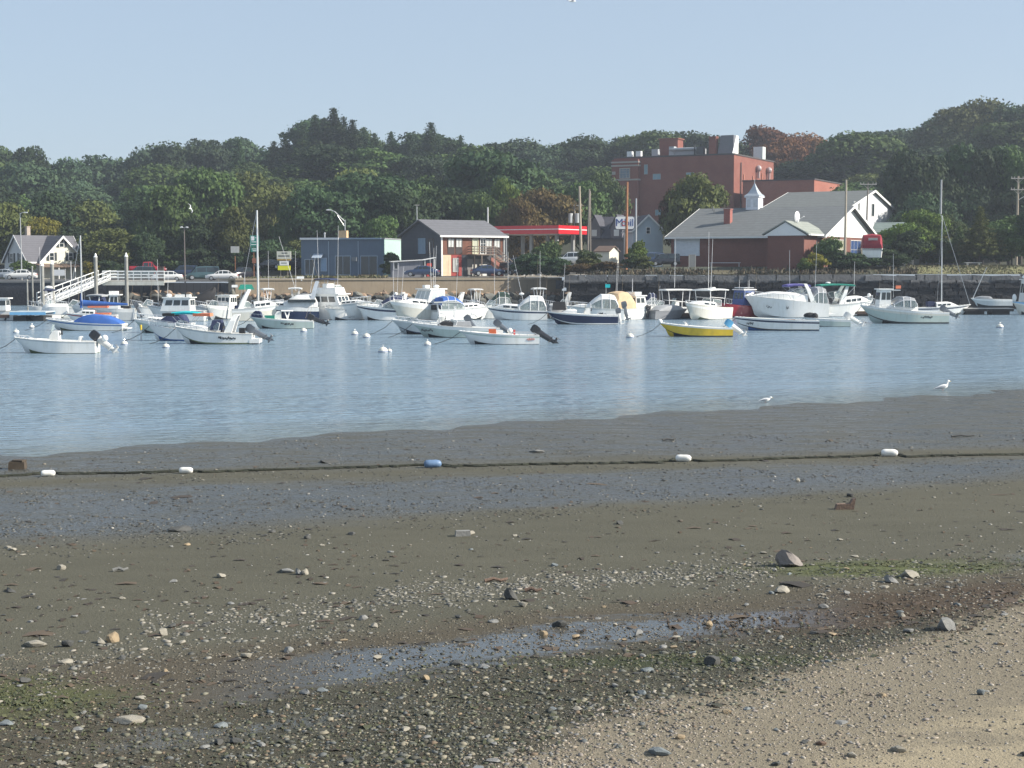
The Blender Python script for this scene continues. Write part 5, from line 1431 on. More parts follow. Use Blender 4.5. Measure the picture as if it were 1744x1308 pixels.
    def top(s, t0, t1, z, w=None, m=None, th=.1, legs=4, curve=.0, r=.03, name='hardtop', zb=None):
        xa, xb = s.X(t0), s.X(t1); w = w or s.half((t0 + t1) / 2) * .8
        b = MB(); rg = []
        for i in range(5):
            f = i / 4; x = xa + (xb - xa) * f; c = curve * (1 - (2 * f - 1) ** 2)
            rg.append([(x, -w, z + c), (x, -w * .55, z + c + .07), (x, w * .55, z + c + .07), (x, w, z + c), (x, w * .97, z + c - th), (x, -w * .97, z + c - th)])
        b.loft(rg); o = s.part(b, name, m or white(), True)
        q = MB(); zb = s.sh((t0 + t1) / 2) if zb is None else zb
        for sg in (-1, 1):
            if legs >= 4:
                q.tube([(xa + .25 + .25, sg * w * .75, zb), (xa + .3, sg * w * .8, z - th)], r, 6); q.tube([(xb - .55, sg * w * .75, zb), (xb - .3, sg * w * .8, z - th)], r, 6)
                q.tube([(xa + .45, sg * w * .76, zb + (z - zb) * .45), (xb - .5, sg * w * .76, zb + (z - zb) * .55)], r * .8, 5)
            else:
                q.tube([((xa + xb) / 2, sg * s.half(t0), zb), (xa + .05, sg * w, z - th)], r * .8, 5); q.tube([((xa + xb) / 2, sg * s.half(t0), zb), (xb - .05, sg * w, z - th)], r * .8, 5)
        q.tube([((xa + xb) / 2, -w * .9, z - th * .5), ((xa + xb) / 2, w * .9, z - th * .5)], r * .8, 5)
        if legs < 4: q.tube([(xa + .05, -w, z - th), (xa + .05, w, z - th)], r * .8, 5); q.tube([(xb - .05, -w, z - th), (xb - .05, w, z - th)], r * .8, 5)
        s.part(q, 'top_frame', whitetube() if name != 'bimini' else alu())
        return o
    def canvas(s, t0, t1, h, m, wins=True, h0=None, name='canvas_cover', z0=None, peak=.35):
        """soft cover or camper top stretched between t0 and t1"""
        rings = []; N = 10
        for i in range(N + 1):
            f = i / N; t = t0 + (t1 - t0) * f; w = s.half(t) - .03; z = s.sh(t) if z0 is None else z0
            e = (np.interp(f, [0, .06, .25, .62, .85, 1], [.35, .88, 1, .97, .62, .30]) if peak < .45 else np.interp(f, [0, .12, .3, .62, .85, 1], [.12, .5, .85, 1, .7, .12]))
            hh = .05 + h * float(e)
            rings.append([(s.X(t), -w, z), (s.X(t), -w * .94, z + hh * .66), (s.X(t), -w * .82, z + hh * .93), (s.X(t), 0, z + hh), (s.X(t), w * .82, z + hh * .93), (s.X(t), w * .94, z + hh * .66), (s.X(t), w, z)])
        b = MB(); vin = mat('clear_vinyl_smoky', (.20, .23, .24), .12, var=.3, nscale=6)
        if not wins:
            b.loft(rings); return s.part(b, name, m, True)
        b.loft([rg_[1:6] + [(rg_[5][0], rg_[5][1] * .97, rg_[5][2] - .03), (rg_[1][0], rg_[1][1] * .97, rg_[1][2] - .03)] for rg_ in rings])
        o = s.part(b, name, m)
        for k0 in (0, 5):
            q = MB(); q.loft([[r_[k0], r_[k0 + 1]] for r_ in rings], False, False); s.part(q, 'clear_panel', clearglass(), parent=o)
        for e in (0, N):
            q = MB(); q.add(rings[e][0:7], [(0, 1, 2, 3, 4, 5, 6)]); s.part(q, 'end_panel', vin if e == 0 else clearglass(), parent=o)
        q = MB()
        for i in (0, 3, 6, N): q.tube(rings[i], .035, 5)
        q.tube([r_[1] for r_ in rings], .03, 5); q.tube([r_[5] for r_ in rings], .03, 5)
        s.part(q, 'canvas_frame', whitetube(), parent=o)
        return o
    def arch(s, t, h, lean=.5, m=None, z0=None):
        x = s.X(t); w = s.half(t) - .1; z = s.sh(t) if z0 is None else z0; b = MB(); rg = []
        path = [(x, -w, z, .55), (x - lean * .6, -w * .9, z + h * .65, .4), (x - lean, -w * .72, z + h, .34), (x - lean, w * .72, z + h, .34), (x - lean * .6, w * .9, z + h * .65, .4), (x, w, z, .55)]
        for px_, y, zz, c in path: rg.append([(px_ - c / 2, y - .05, zz), (px_ + c / 2, y - .05, zz), (px_ + c / 2, y + .05, zz + .06), (px_ - c / 2, y + .05, zz + .06)])
        b.loft(rg); s.part(b, 'radar_arch', m or white())
    def rail(s, t0, t1, h=.5, n=5):
        b = MB(); ts = list(np.linspace(t0, min(t1, .985), n))
        for sg in (-1, 1):
            P = [(s.X(t) + .06, sg * max(.03, s.half(t) - .07), s.sh(t) + h) for t in ts]
            b.tube([(P[0][0] - .3, P[0][1], s.sh(t0))] + P, .022, 5)
            for t, p in zip(ts[1:], P[1:]): b.tube([(s.X(t), sg * max(.03, s.half(t) - .07), s.sh(t)), p], .018, 5)
        s.part(b, 'bow_rail', alu())
    def outboard(s, n=1, m=None, tilt=50, sc=1.0, lower=None):
        m = m or mat('outboard_black', (.022, .022, .026), .25, coat=.4)
        lower = lower or m
        for k in range(n):
            y = (k - (n - 1) / 2) * .62
            M = Matrix.Translation((s.X(0) - .12, y, s.sh(0) + .05)) @ Matrix.Rotation(R(tilt), 4, 'Y') @ Matrix.Scale(sc, 4)
            T = lambda p: tuple(M @ Vector(p))
            b = MB(); rg = []
            for z, l, w, xo in ((.10, .20, .13, -.06), (.16, .26, .17, -.08), (.42, .28, .17, -.10), (.56, .24, .15, -.10), (.61, .15, .1, -.08)):
                rg.append([T((xo + l * max(-.85, min(.85, 1.25 * math.cos(a))), w * max(-.85, min(.85, 1.25 * math.sin(a))), z)) for a in np.linspace(math.pi / 12, 2 * math.pi + math.pi / 12, 12, endpoint=False)])
            b.loft(rg); o = s.part(b, 'outboard', m, True)
            b = MB(); rg = []
            for z, l, w in ((.14, .19, .12), (-.3, .16, .10), (-.62, .15, .07), (-.66, .24, .1), (-.70, .11, .05), (-1.0, .10, .04)):
                rg.append([T((-.06 + l * math.cos(a), w * math.sin(a), z)) for a in np.linspace(0, 2 * math.pi, 8, endpoint=False)])
            b.loft(rg); b.add([T(p) for p in ((-.02, -.01, -.98), (-.18, -.01, -.98), (-.12, -.01, -1.2), (-.02, .01, -.98), (-.18, .01, -.98), (-.12, .01, -1.2))], [(0, 1, 2), (3, 5, 4), (0, 3, 4, 1), (1, 4, 5, 2), (2, 5, 3, 0)])
            b.loft([[T((x, r * math.cos(a), -.93 + r * math.sin(a))) for a in np.linspace(0, 2 * math.pi, 7, endpoint=False)] for x, r in ((-.36, .03), (-.3, .07), (.05, .07), (.16, .02))])
            s.part(b, 'lower_unit', lower, False, o)
            b = MB()
            for j in range(3):
                a = j * 2.094
                P = [(-.34, .0, -.93), (-.31, .2 * math.cos(a - .3), -.93 + .2 * math.sin(a - .3)), (-.36, .2 * math.cos(a + .4), -.93 + .2 * math.sin(a + .4))]
                b.add([T(p) for p in P] + [T((p[0] - .015, p[1], p[2])) for p in P], [(0, 1, 2), (3, 5, 4), (0, 3, 4, 1), (1, 4, 5, 2), (2, 5, 3, 0)])
            s.part(b, 'propeller', mat('propeller_steel', (.3, .3, .3), .35, .6), False, o)
    def antenna(s, t, y, z0, h, lean=.0, r=.022, m=None, name='antenna'):
        b = MB(); x = s.X(t); b.tube([(x, y, z0), (x - lean * h, y, z0 + h)], r, 5, 0, r * .6); s.part(b, name, m or mat('antenna_white', (.72, .72, .72), .4))
    def rod(s, t, y, z0, h, lean=.3): s.antenna(t, y, z0, h, lean, .016, mat('rod_brown', (.28, .22, .15), .5), 'fishing_rod')
    def blobs(s, name, m, items):
        b = MB()
        for t, y, z, r in items: b.ball((s.X(t), y, z), r, 9, 6)
        s.part(b, name, m, True)
    def box(s, name, m, t, y, z, d, ry=0, top=(1, 1)):
        b = MB(); b.box((s.X(t), y, z), d, ry=ry, top=top); return s.part(b, name, m)
    def mast(s, t, h, lean=0, r=.06, boom=None, sail=None, z0=None):
        x = s.X(t); z0 = s.sh(t) if z0 is None else z0
        b = MB(); b.tube([(x, 0, z0 - .3), (x - lean, 0, z0 + h)], r, 8, 0, r * .8); o = s.part(b, 'mast', mat('mast_alloy', (.62, .63, .62), .4, .2))
        if boom:
            q = MB(); q.tube([(x, 0, z0 + .75), (x - boom, 0, z0 + .85)], .05, 6); s.part(q, 'boom', alu())
            if sail:
                q = MB(); rg = []
                for i in range(7):
                    f = i / 6; rr = .30 * (1 - .75 * f) + .03
                    rg.append([(x - .05 - f * boom * .98, rr * .5 * math.cos(a), z0 + .92 + .12 * (1 - f) + rr * math.sin(a)) for a in np.linspace(0, 2 * math.pi, 8, endpoint=False)])
                q.loft(rg); q.tube([(x + .06, 0, z0 + .6), (x + .05, 0, z0 + 2.0 )], .14, 8, 0, .05); s.part(q, 'sail_cover', sail, True)
        q = MB()
        top = (x - lean, 0, z0 + h)
        q.tube([top, (s.X(.98), 0, s.sh(1))], .022, 4)
        for sg in (-1, 1): q.tube([(x - lean * .9, 0, z0 + h * .95), (x - .2, sg * s.half(t), s.sh(t))], .012, 4)
        s.part(q, 'rigging', alu())
    def marks(s, t0, t1, m, sg, seed=1):
        """registration or name lettering too small to read: a row of short strokes along the topside"""
        r = random.Random(seed); b = MB(); n = 11
        for i in range(n):
            t = t0 + (t1 - t0) * (i + .5) / n; f = .55 + r.uniform(-.06, .06)
            bb, z = s.half(t), s.sh(t); bc = bb * .9; zc = .03
            y = bc + (bb - bc) * f ** 1.25; zz = zc + (z - zc) * f
            w = (t1 - t0) * s.L / n
            b.box((s.X(t), sg * (y + .012), zz), (w * r.uniform(.5, 1.0), .02, r.uniform(.08, .2)))
        s.part(b, 'hull_marks', m)
MO = 'boats on moorings'
blk = lambda: mat('black_plastic', (.02, .02, .022), .5)
gry = lambda: mat('outboard_grey', (.10, .115, .135), .3, coat=.4)
MO = 'boats on moorings'
DK = 'boats at the floating dock'
# ---------------- moored boats, bows to the left
b = Boat('white open skiff with tilted black outboard, nearest boat at far left', 22, 166, 602, 183, fb=1.0, fs=.72, col=('w', 'w', 'gy', 'slime'), fd=.80, group=MO)
b.console(.50, .7, 1.2); b.seat(.24, .7, .8); b.outboard(1, None, 52, 1.25, mat('outboard_pale', (.6, .6, .58), .4)); b.blobs('fender', white(), [(-.10, .3, .95, .22)]); b.rail(.84, .98, .16, 4); b.box('cooler', white(), .32, -.3, .38, (.5, .4, .32))
b = Boat('white runabout with blue stripe and blue canvas over its cockpit', 77, 213, 563, 181, fb=1.0, fs=.55, col=('w', 'blue', 'w', 'slime'), fd=.55, group=MO, deck='w')
b.windshield(.58, .5, .5, .8); b.canvas(.03, .60, .75, canv('blue'), False, peak=.55); b.rail(.72, .98, .12, 4); b.box('swim_platform', white(), -.03, 0, .18, (.5, 1.6, .08))
b = Boat('white sloop with blue sail cover and bare mast behind the blue canvas runabout', 112, 200, 551, 184, name='sailboat', fb=1.0, fs=.8, col=('w', 'mar', 'w', 'bot'), bratio=.3, fd=.45, group=MO)
b.cabin(.42, .8, .45); b.mast(.68, zat(401, b.D) - .9, 0, .07, 4.4, canv('blue')); b.box('cushion', canv('orange'), .36, 0, 1.6, (1.9, .8, .16)); b.box('cushion', canv('orange'), .3, 0, .95, (1.7, .9, .14))
b = Boat('white walkaround boat with aft tower and grey outboard, nearest left of centre', 296, 432, 586, 182, fb=1.25, fs=.72, col=('w', 'w', 'gy', 'bot', 'slime'), fd=.52, group=MO)
b.cabin(.56, .88, .32, windows=False); b.windshield(.60, .62, .75, 1.0); b.arch(.30, 1.25, .55); b.seat(.42, 1.2, 1.0, blk()); b.rail(.62, .98, .28, 6); b.outboard(1, gry(), 62, 1.25); b.marks(.20, .42, mat('hull_mark_black', (.02, .025, .03), .4), 1, 3); b.box('swim_platform', white(), -.03, 0, .22, (.7, 1.7, .3)); b.box('helm_canvas', canv('navy'), .45, 0, 1.35, (.9, 1.3, .7), 0, (.7, .8)); b.box('bait_box', blk(), .13, .4, .95, (.4, .5, .4))
b = Boat('white boat with light blue bottom and teal bimini behind the walkaround boat', 250, 352, 580.5, 176, fb=1.2, fs=.8, col=('w', 'w', 'w', 'botblue', 'botblue'), fd=.5, group=MO)
b.windshield(.55, .5); b.top(.10, .56, 2.05, None, canv('teal'), .14, 2, .08, .02, 'bimini'); b.box('canvas_roll', canv('black'), .60, 0, 1.95, (.9, 1.4, .22)); b.rail(.6, .98, .4, 5); b.seat(.3); b.box('life_jackets', canv('orange'), .03, .2, 1.95, (1.3, .9, .22))
b = Boat('pale boat with high bow rail partly hidden behind the teal bimini boat', 226, 330, 567, 179, fb=1.15, fs=.8, col=('pg', 'w', 'w', 'bot'), fd=.5, group=MO)
b.cabin(.5, .85, .35); b.windshield(.52, .45); b.rail(.55, .98, .5, 6); b.canvas(.1, .5, .7, canv('navy'), False)
b = Boat('pale green open skiff with white grab frames and black outboard', 424, 535, 559.5, 184, fb=1.05, fs=.68, col=('pg', 'pg', 'w', 'bot'), fd=.78, group=MO)
b.console(.55, .6, 1.3); b.top(.32, .5, 1.55, .4, white(), .05, 4, 0, .035, 'leaning_post'); b.outboard(1, None, 70, 1.2); b.rail(.78, .98, .3, 4); b.canvas(.80, .97, .55, canv('navy'), False); b.box('net_bin', canv('green'), .68, 0, .8, (.9, .8, .7)); b.marks(.3, .5, blk(), 1, 5); b.rod(.12, .4, .9, 1.2); b.rod(.08, -.4, .9, 1.0)
b = Boat('pale grey boat with a slender open T-top, bow anchor roller at left', 664, 800, 569.5, 186, fb=1.2, fs=.8, col=('gy', 'gy', 'w', 'bot', 'navy'), fd=.58, group=MO)
b.console(.36, .8, 1.2); b.top(.12, .45, 2.55, .9, mat('top_grey', (.35, .37, .36), .6), .06, 4, .03, .035, 't_top', .6); b.rail(.66, .98, .3, 5); b.outboard(1, gry(), 40, 1.2)
b = Boat('pale green work boat with folded grey windscreen in front of the T-top boat', 698, 852, 575, 183, fb=1.15, fs=.72, col=('pg', 'w', 'w', 'bot'), fd=.52, group=MO)
b.cabin(.52, .70, .38, windows=False, m=canv('black')); b.windshield(.62, .45, .6, .9); b.box('engine_cover', canv('grey'), .42, 0, 1.0, (1.6, 1.4, .45), 0, (.8, .8)); b.outboard(2, gry(), 55, 1.15); b.rail(.70, .98, .28, 5); b.marks(.75, .88, blk(), 1, 8)
b = Boat('white flat skiff with orange fuel crate and tilted black outboard, nearest in the middle', 779, 919, 586.5, 185, fb=.95, fs=.62, col=('w', 'pg', 'w', 'bot'), fd=.84, group=MO)
b.bench(.3); b.bench(.55); b.box('fuel_crate', mat('crate_orange', (.55, .12, .04), .6), .58, .2, .8, (.5, .5, .55)); b.box('locker', white(), .5, 0, .72, (.6, .8, .5)); b.outboard(1, None, 58, 1.3); b.blobs('buoy_ball', white(), [(.36, .2, .95, .2)]); b.box('buoy_stick', mat('buoy_red', (.6, .05, .04), .5), .30, 0, .8, (.12, .12, .4)); b.rail(.05, .35, .18, 4); b.marks(.06, .16, mat('mark_pink', (.6, .25, .2), .5), 1, 9)
b = Boat('dark navy open boat with white rail and white outboard', 929, 1052, 552.5, 184, fb=1.2, fs=.85, col=('navy', 'navy', 'w', 'bot', 'w'), fd=.64, group=MO)
b.cabin(.58, .8, .40, windows=False); b.windshield(.70, .5, .3, .5, w=.5); b.console(.42, .7, 1.3); b.outboard(1, gry(), 12, 1.05, mat('outboard_white', (.7, .7, .68), .4)); b.box('bow_sheet', canv('black'), .82, 0, 1.75, (1.3, .5, .8), 0, (.9, .5)); b.seat(.3)
b = Boat('bright yellow skiff with white rail and white outboard under a blue cover', 1120, 1247, 573.5, 184, fb=1.1, fs=.66, col=('yel', 'yel', 'w', 'bot', 'bot'), fd=.82, group=MO)
b.bench(.35); b.bench(.6); b.outboard(1, mat('cover_blue', (.10, .36, .60), .8), 55, 1.2, mat('outboard_white', (.7, .7, .68), .4)); b.blobs('bow_fender', white(), [(.985, 0, 1.2, .2)]); b.box('windscreen_frame', alu(), .62, 0, 1.0, (.05, 1.2, .5), .6)
b = Boat('long white launch with dark sheer line and wooden interior, right of the yellow skiff', 1250, 1394, 563, 176, name='launch', fb=1.15, fs=.85, col=('w', 'navy', 'w', 'blue', 'blk'), fd=.88, bratio=.27, sheer=1.3, rake=.05, group=MO, deck='w')
b.bench(.2, GC('brn')); b.bench(.45, GC('brn')); b.bench(.7, GC('brn')); b.box('wooden_sheet', GC('brn'), .5, 0, .92, (3.2, .5, .08)); b.marks(.78, .86, blk(), 1, 2)
b = Boat('small pale skiff with white outboard between the white launch and the cuddy boat', 1367, 1447, 556, 178, fb=.85, fs=.62, col=('pg', 'w', 'w', 'bot'), fd=.85, group=MO)
b.bench(.4); b.outboard(1, mat('outboard_white', (.7, .7, .68), .4), 60, 1.25); b.blobs('net_heap', canv('black'), [(.85, 0, 1.0, (.6, .35, .28)), (.75, .2, .95, .3)])
b = Boat('grey green cuddy boat with small white pilothouse, largest moored boat at right', 1461, 1612, 551, 183, fb=1.75, fs=1.05, col=('pg', 'o', 'w', 'bot', 'bot'), fd=.36, group=MO, open_=True)
b.cabin(.36, .88, .42, .8, white(), False); b.house(.66, .80, 1.75, .75, 1.5, None, 2, .2, .15); b.rail(.7, .98, .3, 5); b.outboard(1, gry(), 62, 1.25); b.canvas(.38, .64, .95, canv('grey'), True, z0=1.6); b.antenna(.62, .3, 2.5, 4.2, -.02); b.box('rod_holder', alu(), .6, 0, 3.2, (.9, 1.2, .08)); b.box('flag', canv('orange'), .56, .2, 3.5, (.5, .03, .3)); b.marks(.2, .34, blk(), 1, 6)
b = Boat('white sloop with purple blue stripe and bare mast, bow to the right', 1556, 1655, 536, 4, name='sailboat', fb=1.15, fs=.8, col=('w', 'navy', 'w', 'slime'), bratio=.28, fd=.3, group=MO)
b.cabin(.35, .75, .55, .72, white()); b.mast(.47, zat(362, b.D) - 1.2, .15, .055); b.outboard(1, canv('navy'), 10, .9); b.box('sail_bag', canv('navy'), .27, 0, 1.2, (.8, .8, .6))
# ---------------- boats along the floating dock
b = Boat('white lobster boat with square windowed wheelhouse, bow to the left', 249, 352, 546.5, 178, fb=1.6, fs=1.0, col=('w', 'w', 'gy', 'slime'), fd=.58, bratio=.36, group=DK)
b.house(.22, .72, 1.3, 1.15, 1.0, None, 3, .15, .35); b.blobs('radar_dome', white(), [(.62, 0, 2.55, (.3, .3, .18))]); b.box('life_raft', white(), .38, 0, 2.53, (1.5, .8, .25)); b.antenna(.78, .5, 1.6, 4.6, .0); b.antenna(.66, -.4, 2.4, 2.6, .05); b.box('mast_bracket', blk(), .3, .9, 1.9, (.1, .1, 1.8)); b.rail(.75, .98, .35, 4)
b = Boat('white express cruiser with swept radar arch beside the tall mast', 394, 486, 546.5, 12, fb=1.65, fs=1.2, col=('o', 'w', 'gy', 'bot'), fd=.45, bratio=.36, group=DK)
b.cabin(.42, .9, .62, .8); b.windshield(.46, .6, .8, 1.3); b.arch(.16, 1.9, -.9); b.box('transom_seat', canv('navy'), .1, .3, 1.2, (.5, .9, .7)); b.rail(.5, .98, .5, 5); b.box('dodger', canv('green'), .28, .5, 3.4, (1.6, 1.0, .5), 0, (.7, .8)); b.antenna(.25, -.5, 1.3, 3.6); b.box('radar', white(), .06, 0, 3.5, (.6, .5, .25))
b = Boat('white sloop hull with the tallest bare mast and raked stay', 405, 470, 544, 188, name='sailboat', fb=1.1, fs=.9, col=('o', 'w', 'w', 'bot'), bratio=.3, fd=.4, group=DK)
b.cabin(.38, .8, .5); b.mast(.46, zat(357, b.D) - 1, 0, .11)
b = Boat('dark hulled cruiser with high white canvas top and folded bimini frame', 445, 545, 546, 188, fb=1.6, fs=1.3, col=('navy', 'w', 'w', 'bot'), fd=.5, bratio=.38, group=DK)
b.cabin(.5, .92, .45, .8, white(), True); b.canvas(.02, .62, 1.25, canv('white'), False, z0=1.35, peak=.4); b.arch(.15, 2.6, .7, alu()); b.box('radar', white(), .32, 0, 4.35, (.75, .5, .25)); b.box('light_bar', white(), .30, 0, 4.1, (.12, 1.6, .1)); b.antenna(.4, .5, 3.0, 5.5, -.3); b.antenna(.15, -.6, 2.8, 3.6, .15); b.box('cockpit_glass', glass(), .30, 0, 2.0, (2.8, 2.6, .3)); b.rail(.6, .98, .5, 5)
b = Boat('white flybridge cruiser with tan canvas over the aft cockpit', 536, 604, 545, 338, fb=1.9, fs=1.25, col=('w', 'w', 'gy', 'bot'), bratio=.36, fd=.35, L=8.6, group=DK)
zt = b.house(.28, .66, 1.4, 1.3, 1.2, None, 3, .3, .5); b.box('flybridge', white(), .45, 0, zt + .3, (2.4, 2.1, .6), 0, (.85, .9)); b.windshield(.58, .3, .3, .6, None, zt + .55, .9); b.seat(.40, 1.4, .6); b.box('flybridge_seats', white(), .42, 0, zt + .75, (.5, 1.6, .5)); b.top(.28, .5, zt + 1.45, .95, canv('navy'), .08, 4, .05, .025, 'bimini', zt + .3); b.canvas(.0, .34, 1.45, canv('tan'), True, z0=1.2, peak=.3); b.antenna(.5, .7, zt, 7.0, -.02); b.antenna(.34, -.7, zt, 6.5, .03); b.rod(.3, .6, zt + .5, 3.5, .4); b.rail(.66, .98, .6, 6); b.cabin(.64, .92, .4)
b = Boat('small white bow facing out between the flybridge cruiser and the striped runabout', 570, 618, 545, 215, fb=1.25, fs=.85, col=('w', 'w', 'gy', 'bot'), fd=.5, L=5.6, group=DK)
b.windshield(.55, .55); b.rail(.6, .98, .35, 5); b.canvas(.08, .48, .6, canv('grey'), False)
b = Boat('white runabout with broad navy stripe and navy canvas top', 604, 706, 545.5, 192, fb=1.55, fs=1.1, col=('w', 'navy', 'w', 'bot'), fd=.5, bratio=.36, group=DK)
b.cabin(.5, .9, .30, .8, white(), False); b.windshield(.56, .65, .7, 1.2); b.canvas(.05, .56, 1.35, canv('navy'), True, peak=.32); b.rail(.55, .98, .45, 6); b.arch(.22, 1.5, .5); b.antenna(.35, .5, 1.5, 4.5); b.antenna(.2, -.5, 1.5, 4.0, .08); b.blobs('anchor_light', white(), [(.3, 0, 2.65, .2)])
b = Boat('large white walkaround cruiser with glazed hardtop, bow towards the viewer', 672, 765, 545.5, 222, fb=1.95, fs=1.3, col=('o', 'w', 'w', 'slime'), fd=.4, L=8.4, bratio=.37, group=DK)
b.cabin(.42, .9, .55, .78); zt = b.house(.24, .52, 1.35, 1.2, 1.75, None, 2, .25, .55, None, (.2, .9), clearglass()); b.blobs('radar_dome', white(), [(.3, .3, zt + .2, (.35, .35, .18))]); b.box('electronics_box', white(), .4, -.3, zt + .2, (.6, .5, .3)); b.antenna(.36, .7, zt, 4.4, .05); b.antenna(.30, -.2, zt, 4.2, .03); b.antenna(.28, -.7, zt, 4.8, -.05); b.rail(.45, .985, .55, 8)
b = Boat('white boat with blue cockpit canvas moored stern out, middle of the dock', 752, 826, 545, 30, fb=1.4, fs=1.1, col=('w', 'w', 'gy', 'bot'), fd=.4, L=6.8, group=DK)
b.cabin(.42, .85, .5); b.windshield(.45, .6); b.canvas(.05, .44, 1.3, canv('blue'), True); b.box('engine_cover', canv('black'), .05, 0, 1.3, (.7, 1.4, .5)); b.rod(.3, .5, 1.4, 5, .02); b.rod(.2, -.5, 1.4, 4.6, .02)
b = Boat('grey inflatable tender and console tied inside the dock, behind the grey T-top', 730, 775, 544, 200, name='dinghy', fb=.85, fs=.6, col=('grey', 'grey', 'grey', 'bot'), fd=.8, group=DK)
b.console(.45, .6, 1.0); b.outboard(1, None, 10)
b = Boat('white cuddy runabout with clear canvas enclosure and twin outboards', 828, 932, 545, 183, fb=1.3, fs=.95, col=('w', 'navy', 'w', 'w'), fd=.48, bratio=.36, group=DK)
b.cabin(.46, .9, .55, .8, white(), True, n=2); b.windshield(.5, .75, .7, 1.2); b.canvas(.02, .46, 1.5, canv('white'), True, peak=.28); b.outboard(2, gry(), 30, 1.2); b.blobs('radar_dome', white(), [(.42, 0, 2.66, (.28, .28, .14))]); b.rail(.5, .98, .4, 6); b.antenna(.4, .6, 2.0, 4.6, -.22); b.rod(.15, -.5, 1.2, 5, .01)
b = Boat('boat under dark green canvas behind the white cuddy runabout', 812, 872, 541, 190, fb=1.3, fs=1.0, col=('o', 'gn', 'w', 'bot'), fd=.5, group=DK)
b.canvas(.02, .62, 1.7, canv('dkgreen'), True); b.arch(.2, 1.5, .3); b.antenna(.5, .2, 1.5, 6.5, -.01); b.antenna(.1, .2, 1.5, 5.5, .0)
b = Boat('white cabin boat with white canvas top and a small flag, behind the navy boat', 962, 1062, 546, 184, fb=1.5, fs=1.15, col=('w', 'w', 'gy', 'bot'), fd=.5, bratio=.36, group=DK)
b.cabin(.5, .9, .35, .8, white(), False); b.windshield(.58, .8, .7, 1.3); b.canvas(.1, .58, 1.45, canv('white'), True, peak=.25); b.rail(.6, .98, .5, 6); b.marks(.3, .45, blk(), 1, 4); b.antenna(.30, .2, 2.7, 1.1, 0); b.box('flag', canv('teal'), .27, .2, 3.5, (.5, .03, .35)); b.outboard(1, gry(), 15, 1.2)
b = Boat('white boat with tan canvas over the stern and a small wheelhouse', 1046, 1112, 544.5, 40, fb=1.45, fs=1.1, col=('w', 'w', 'gy', 'bot'), fd=.45, L=6.6, group=DK)
b.canvas(.0, .4, 1.8, canv('tan'), False, peak=.4); zt = b.house(.42, .66, 1.25, .95, 1.15, None, 2, .2, .3); b.antenna(.5, .2, zt, 1.7, 0, .04); b.antenna(.2, .7, 1.2, 6.2, -.06); b.box('light_rack', alu(), .5, 0, zt + .2, (1.0, 1.3, .3)); b.rail(.66, .98, .5, 5)
b = Boat('white open boat with windshield behind the grey inflatable', 1088, 1148, 541.5, 195, fb=1.35, fs=1.0, col=('w', 'w', 'w', 'bot'), fd=.5, group=DK)
b.windshield(.55, .7); b.rail(.6, .98, .6, 6); b.cabin(.55, .88, .3, windows=False); b.antenna(.4, 0, 1.2, 2.2)
b = Boat('white centre console with slim white T-top behind the grey inflatable', 1118, 1172, 540.5, 200, fb=1.3, fs=1.0, col=('w', 'w', 'w', 'bot'), fd=.7, L=6.6, group=DK)
b.console(.45, .9, 1.4); b.top(.2, .68, 2.95, 1.05, None, .1, 4, .03, .04, 't_top', .5); b.antenna(.5, .5, 3.2, 5.2, .01, .03); b.rail(.72, .98, .3, 4); b.outboard(1, None, 5)
b = Boat('grey inflatable boat with black outboard, stern towards the viewer', 1106, 1171, 543.5, 35, name='inflatable_boat', fb=1.0, fs=.85, col=('grey', 'grey', 'grey', 'bot'), fd=.72, L=5.2, bratio=.42, group=DK, deck='grey')
b.canvas(.1, .8, .55, canv('grey'), False, peak=.6); b.outboard(1, None, 8)
b = Boat('white cuddy boat with hardtop on struts, bow towards the viewer', 1166, 1234, 544.5, 230, fb=1.75, fs=1.15, col=('o', 'w', 'o', 'slime'), fd=.45, L=7.2, bratio=.38, group=DK)
b.cabin(.42, .86, .5, .8, white(), True, n=2); b.windshield(.46, .75, .4, 1.0); b.top(.1, .60, 3.05, 1.15, None, .1, 4, .06, .035, 'hardtop', 1.4); b.antenna(.45, .5, 3.1, 5.2, .05); b.antenna(.3, -.5, 3.1, 6.0, .0); b.box('radar', white(), .3, 0, 3.2, (.5, .4, .2)); b.rail(.45, .985, .3, 7)
b = Boat('glossy maroon boat with blue wheelhouse canvas beside the big white cruiser', 1226, 1282, 540.5, 214, fb=1.65, fs=1.1, col=('mar', 'mar', 'mar', 'bot'), fd=.5, L=7.4, deck='mar', group=DK)
b.house(.25, .48, 1.7, .9, 1.2, mat('wheelhouse_blue', (.04, .09, .3), .5), 2, .2, .25); b.box('rod_rack', alu(), .35, 0, 3.15, (1.4, 1.6, .08)); b.antenna(.3, .4, 3.0, 1.0); b.antenna(.4, -.4, 3.0, 1.0); b.antenna(.25, -.2, 3.0, .9)
b = Boat('big gleaming white express cruiser, largest boat of the dock', 1262, 1410, 540.5, 187, fb=2.35, fs=1.45, col=('w', 'w', 'w', 'w'), fd=.30, bratio=.36, sheer=1.1, group=DK, open_=False)
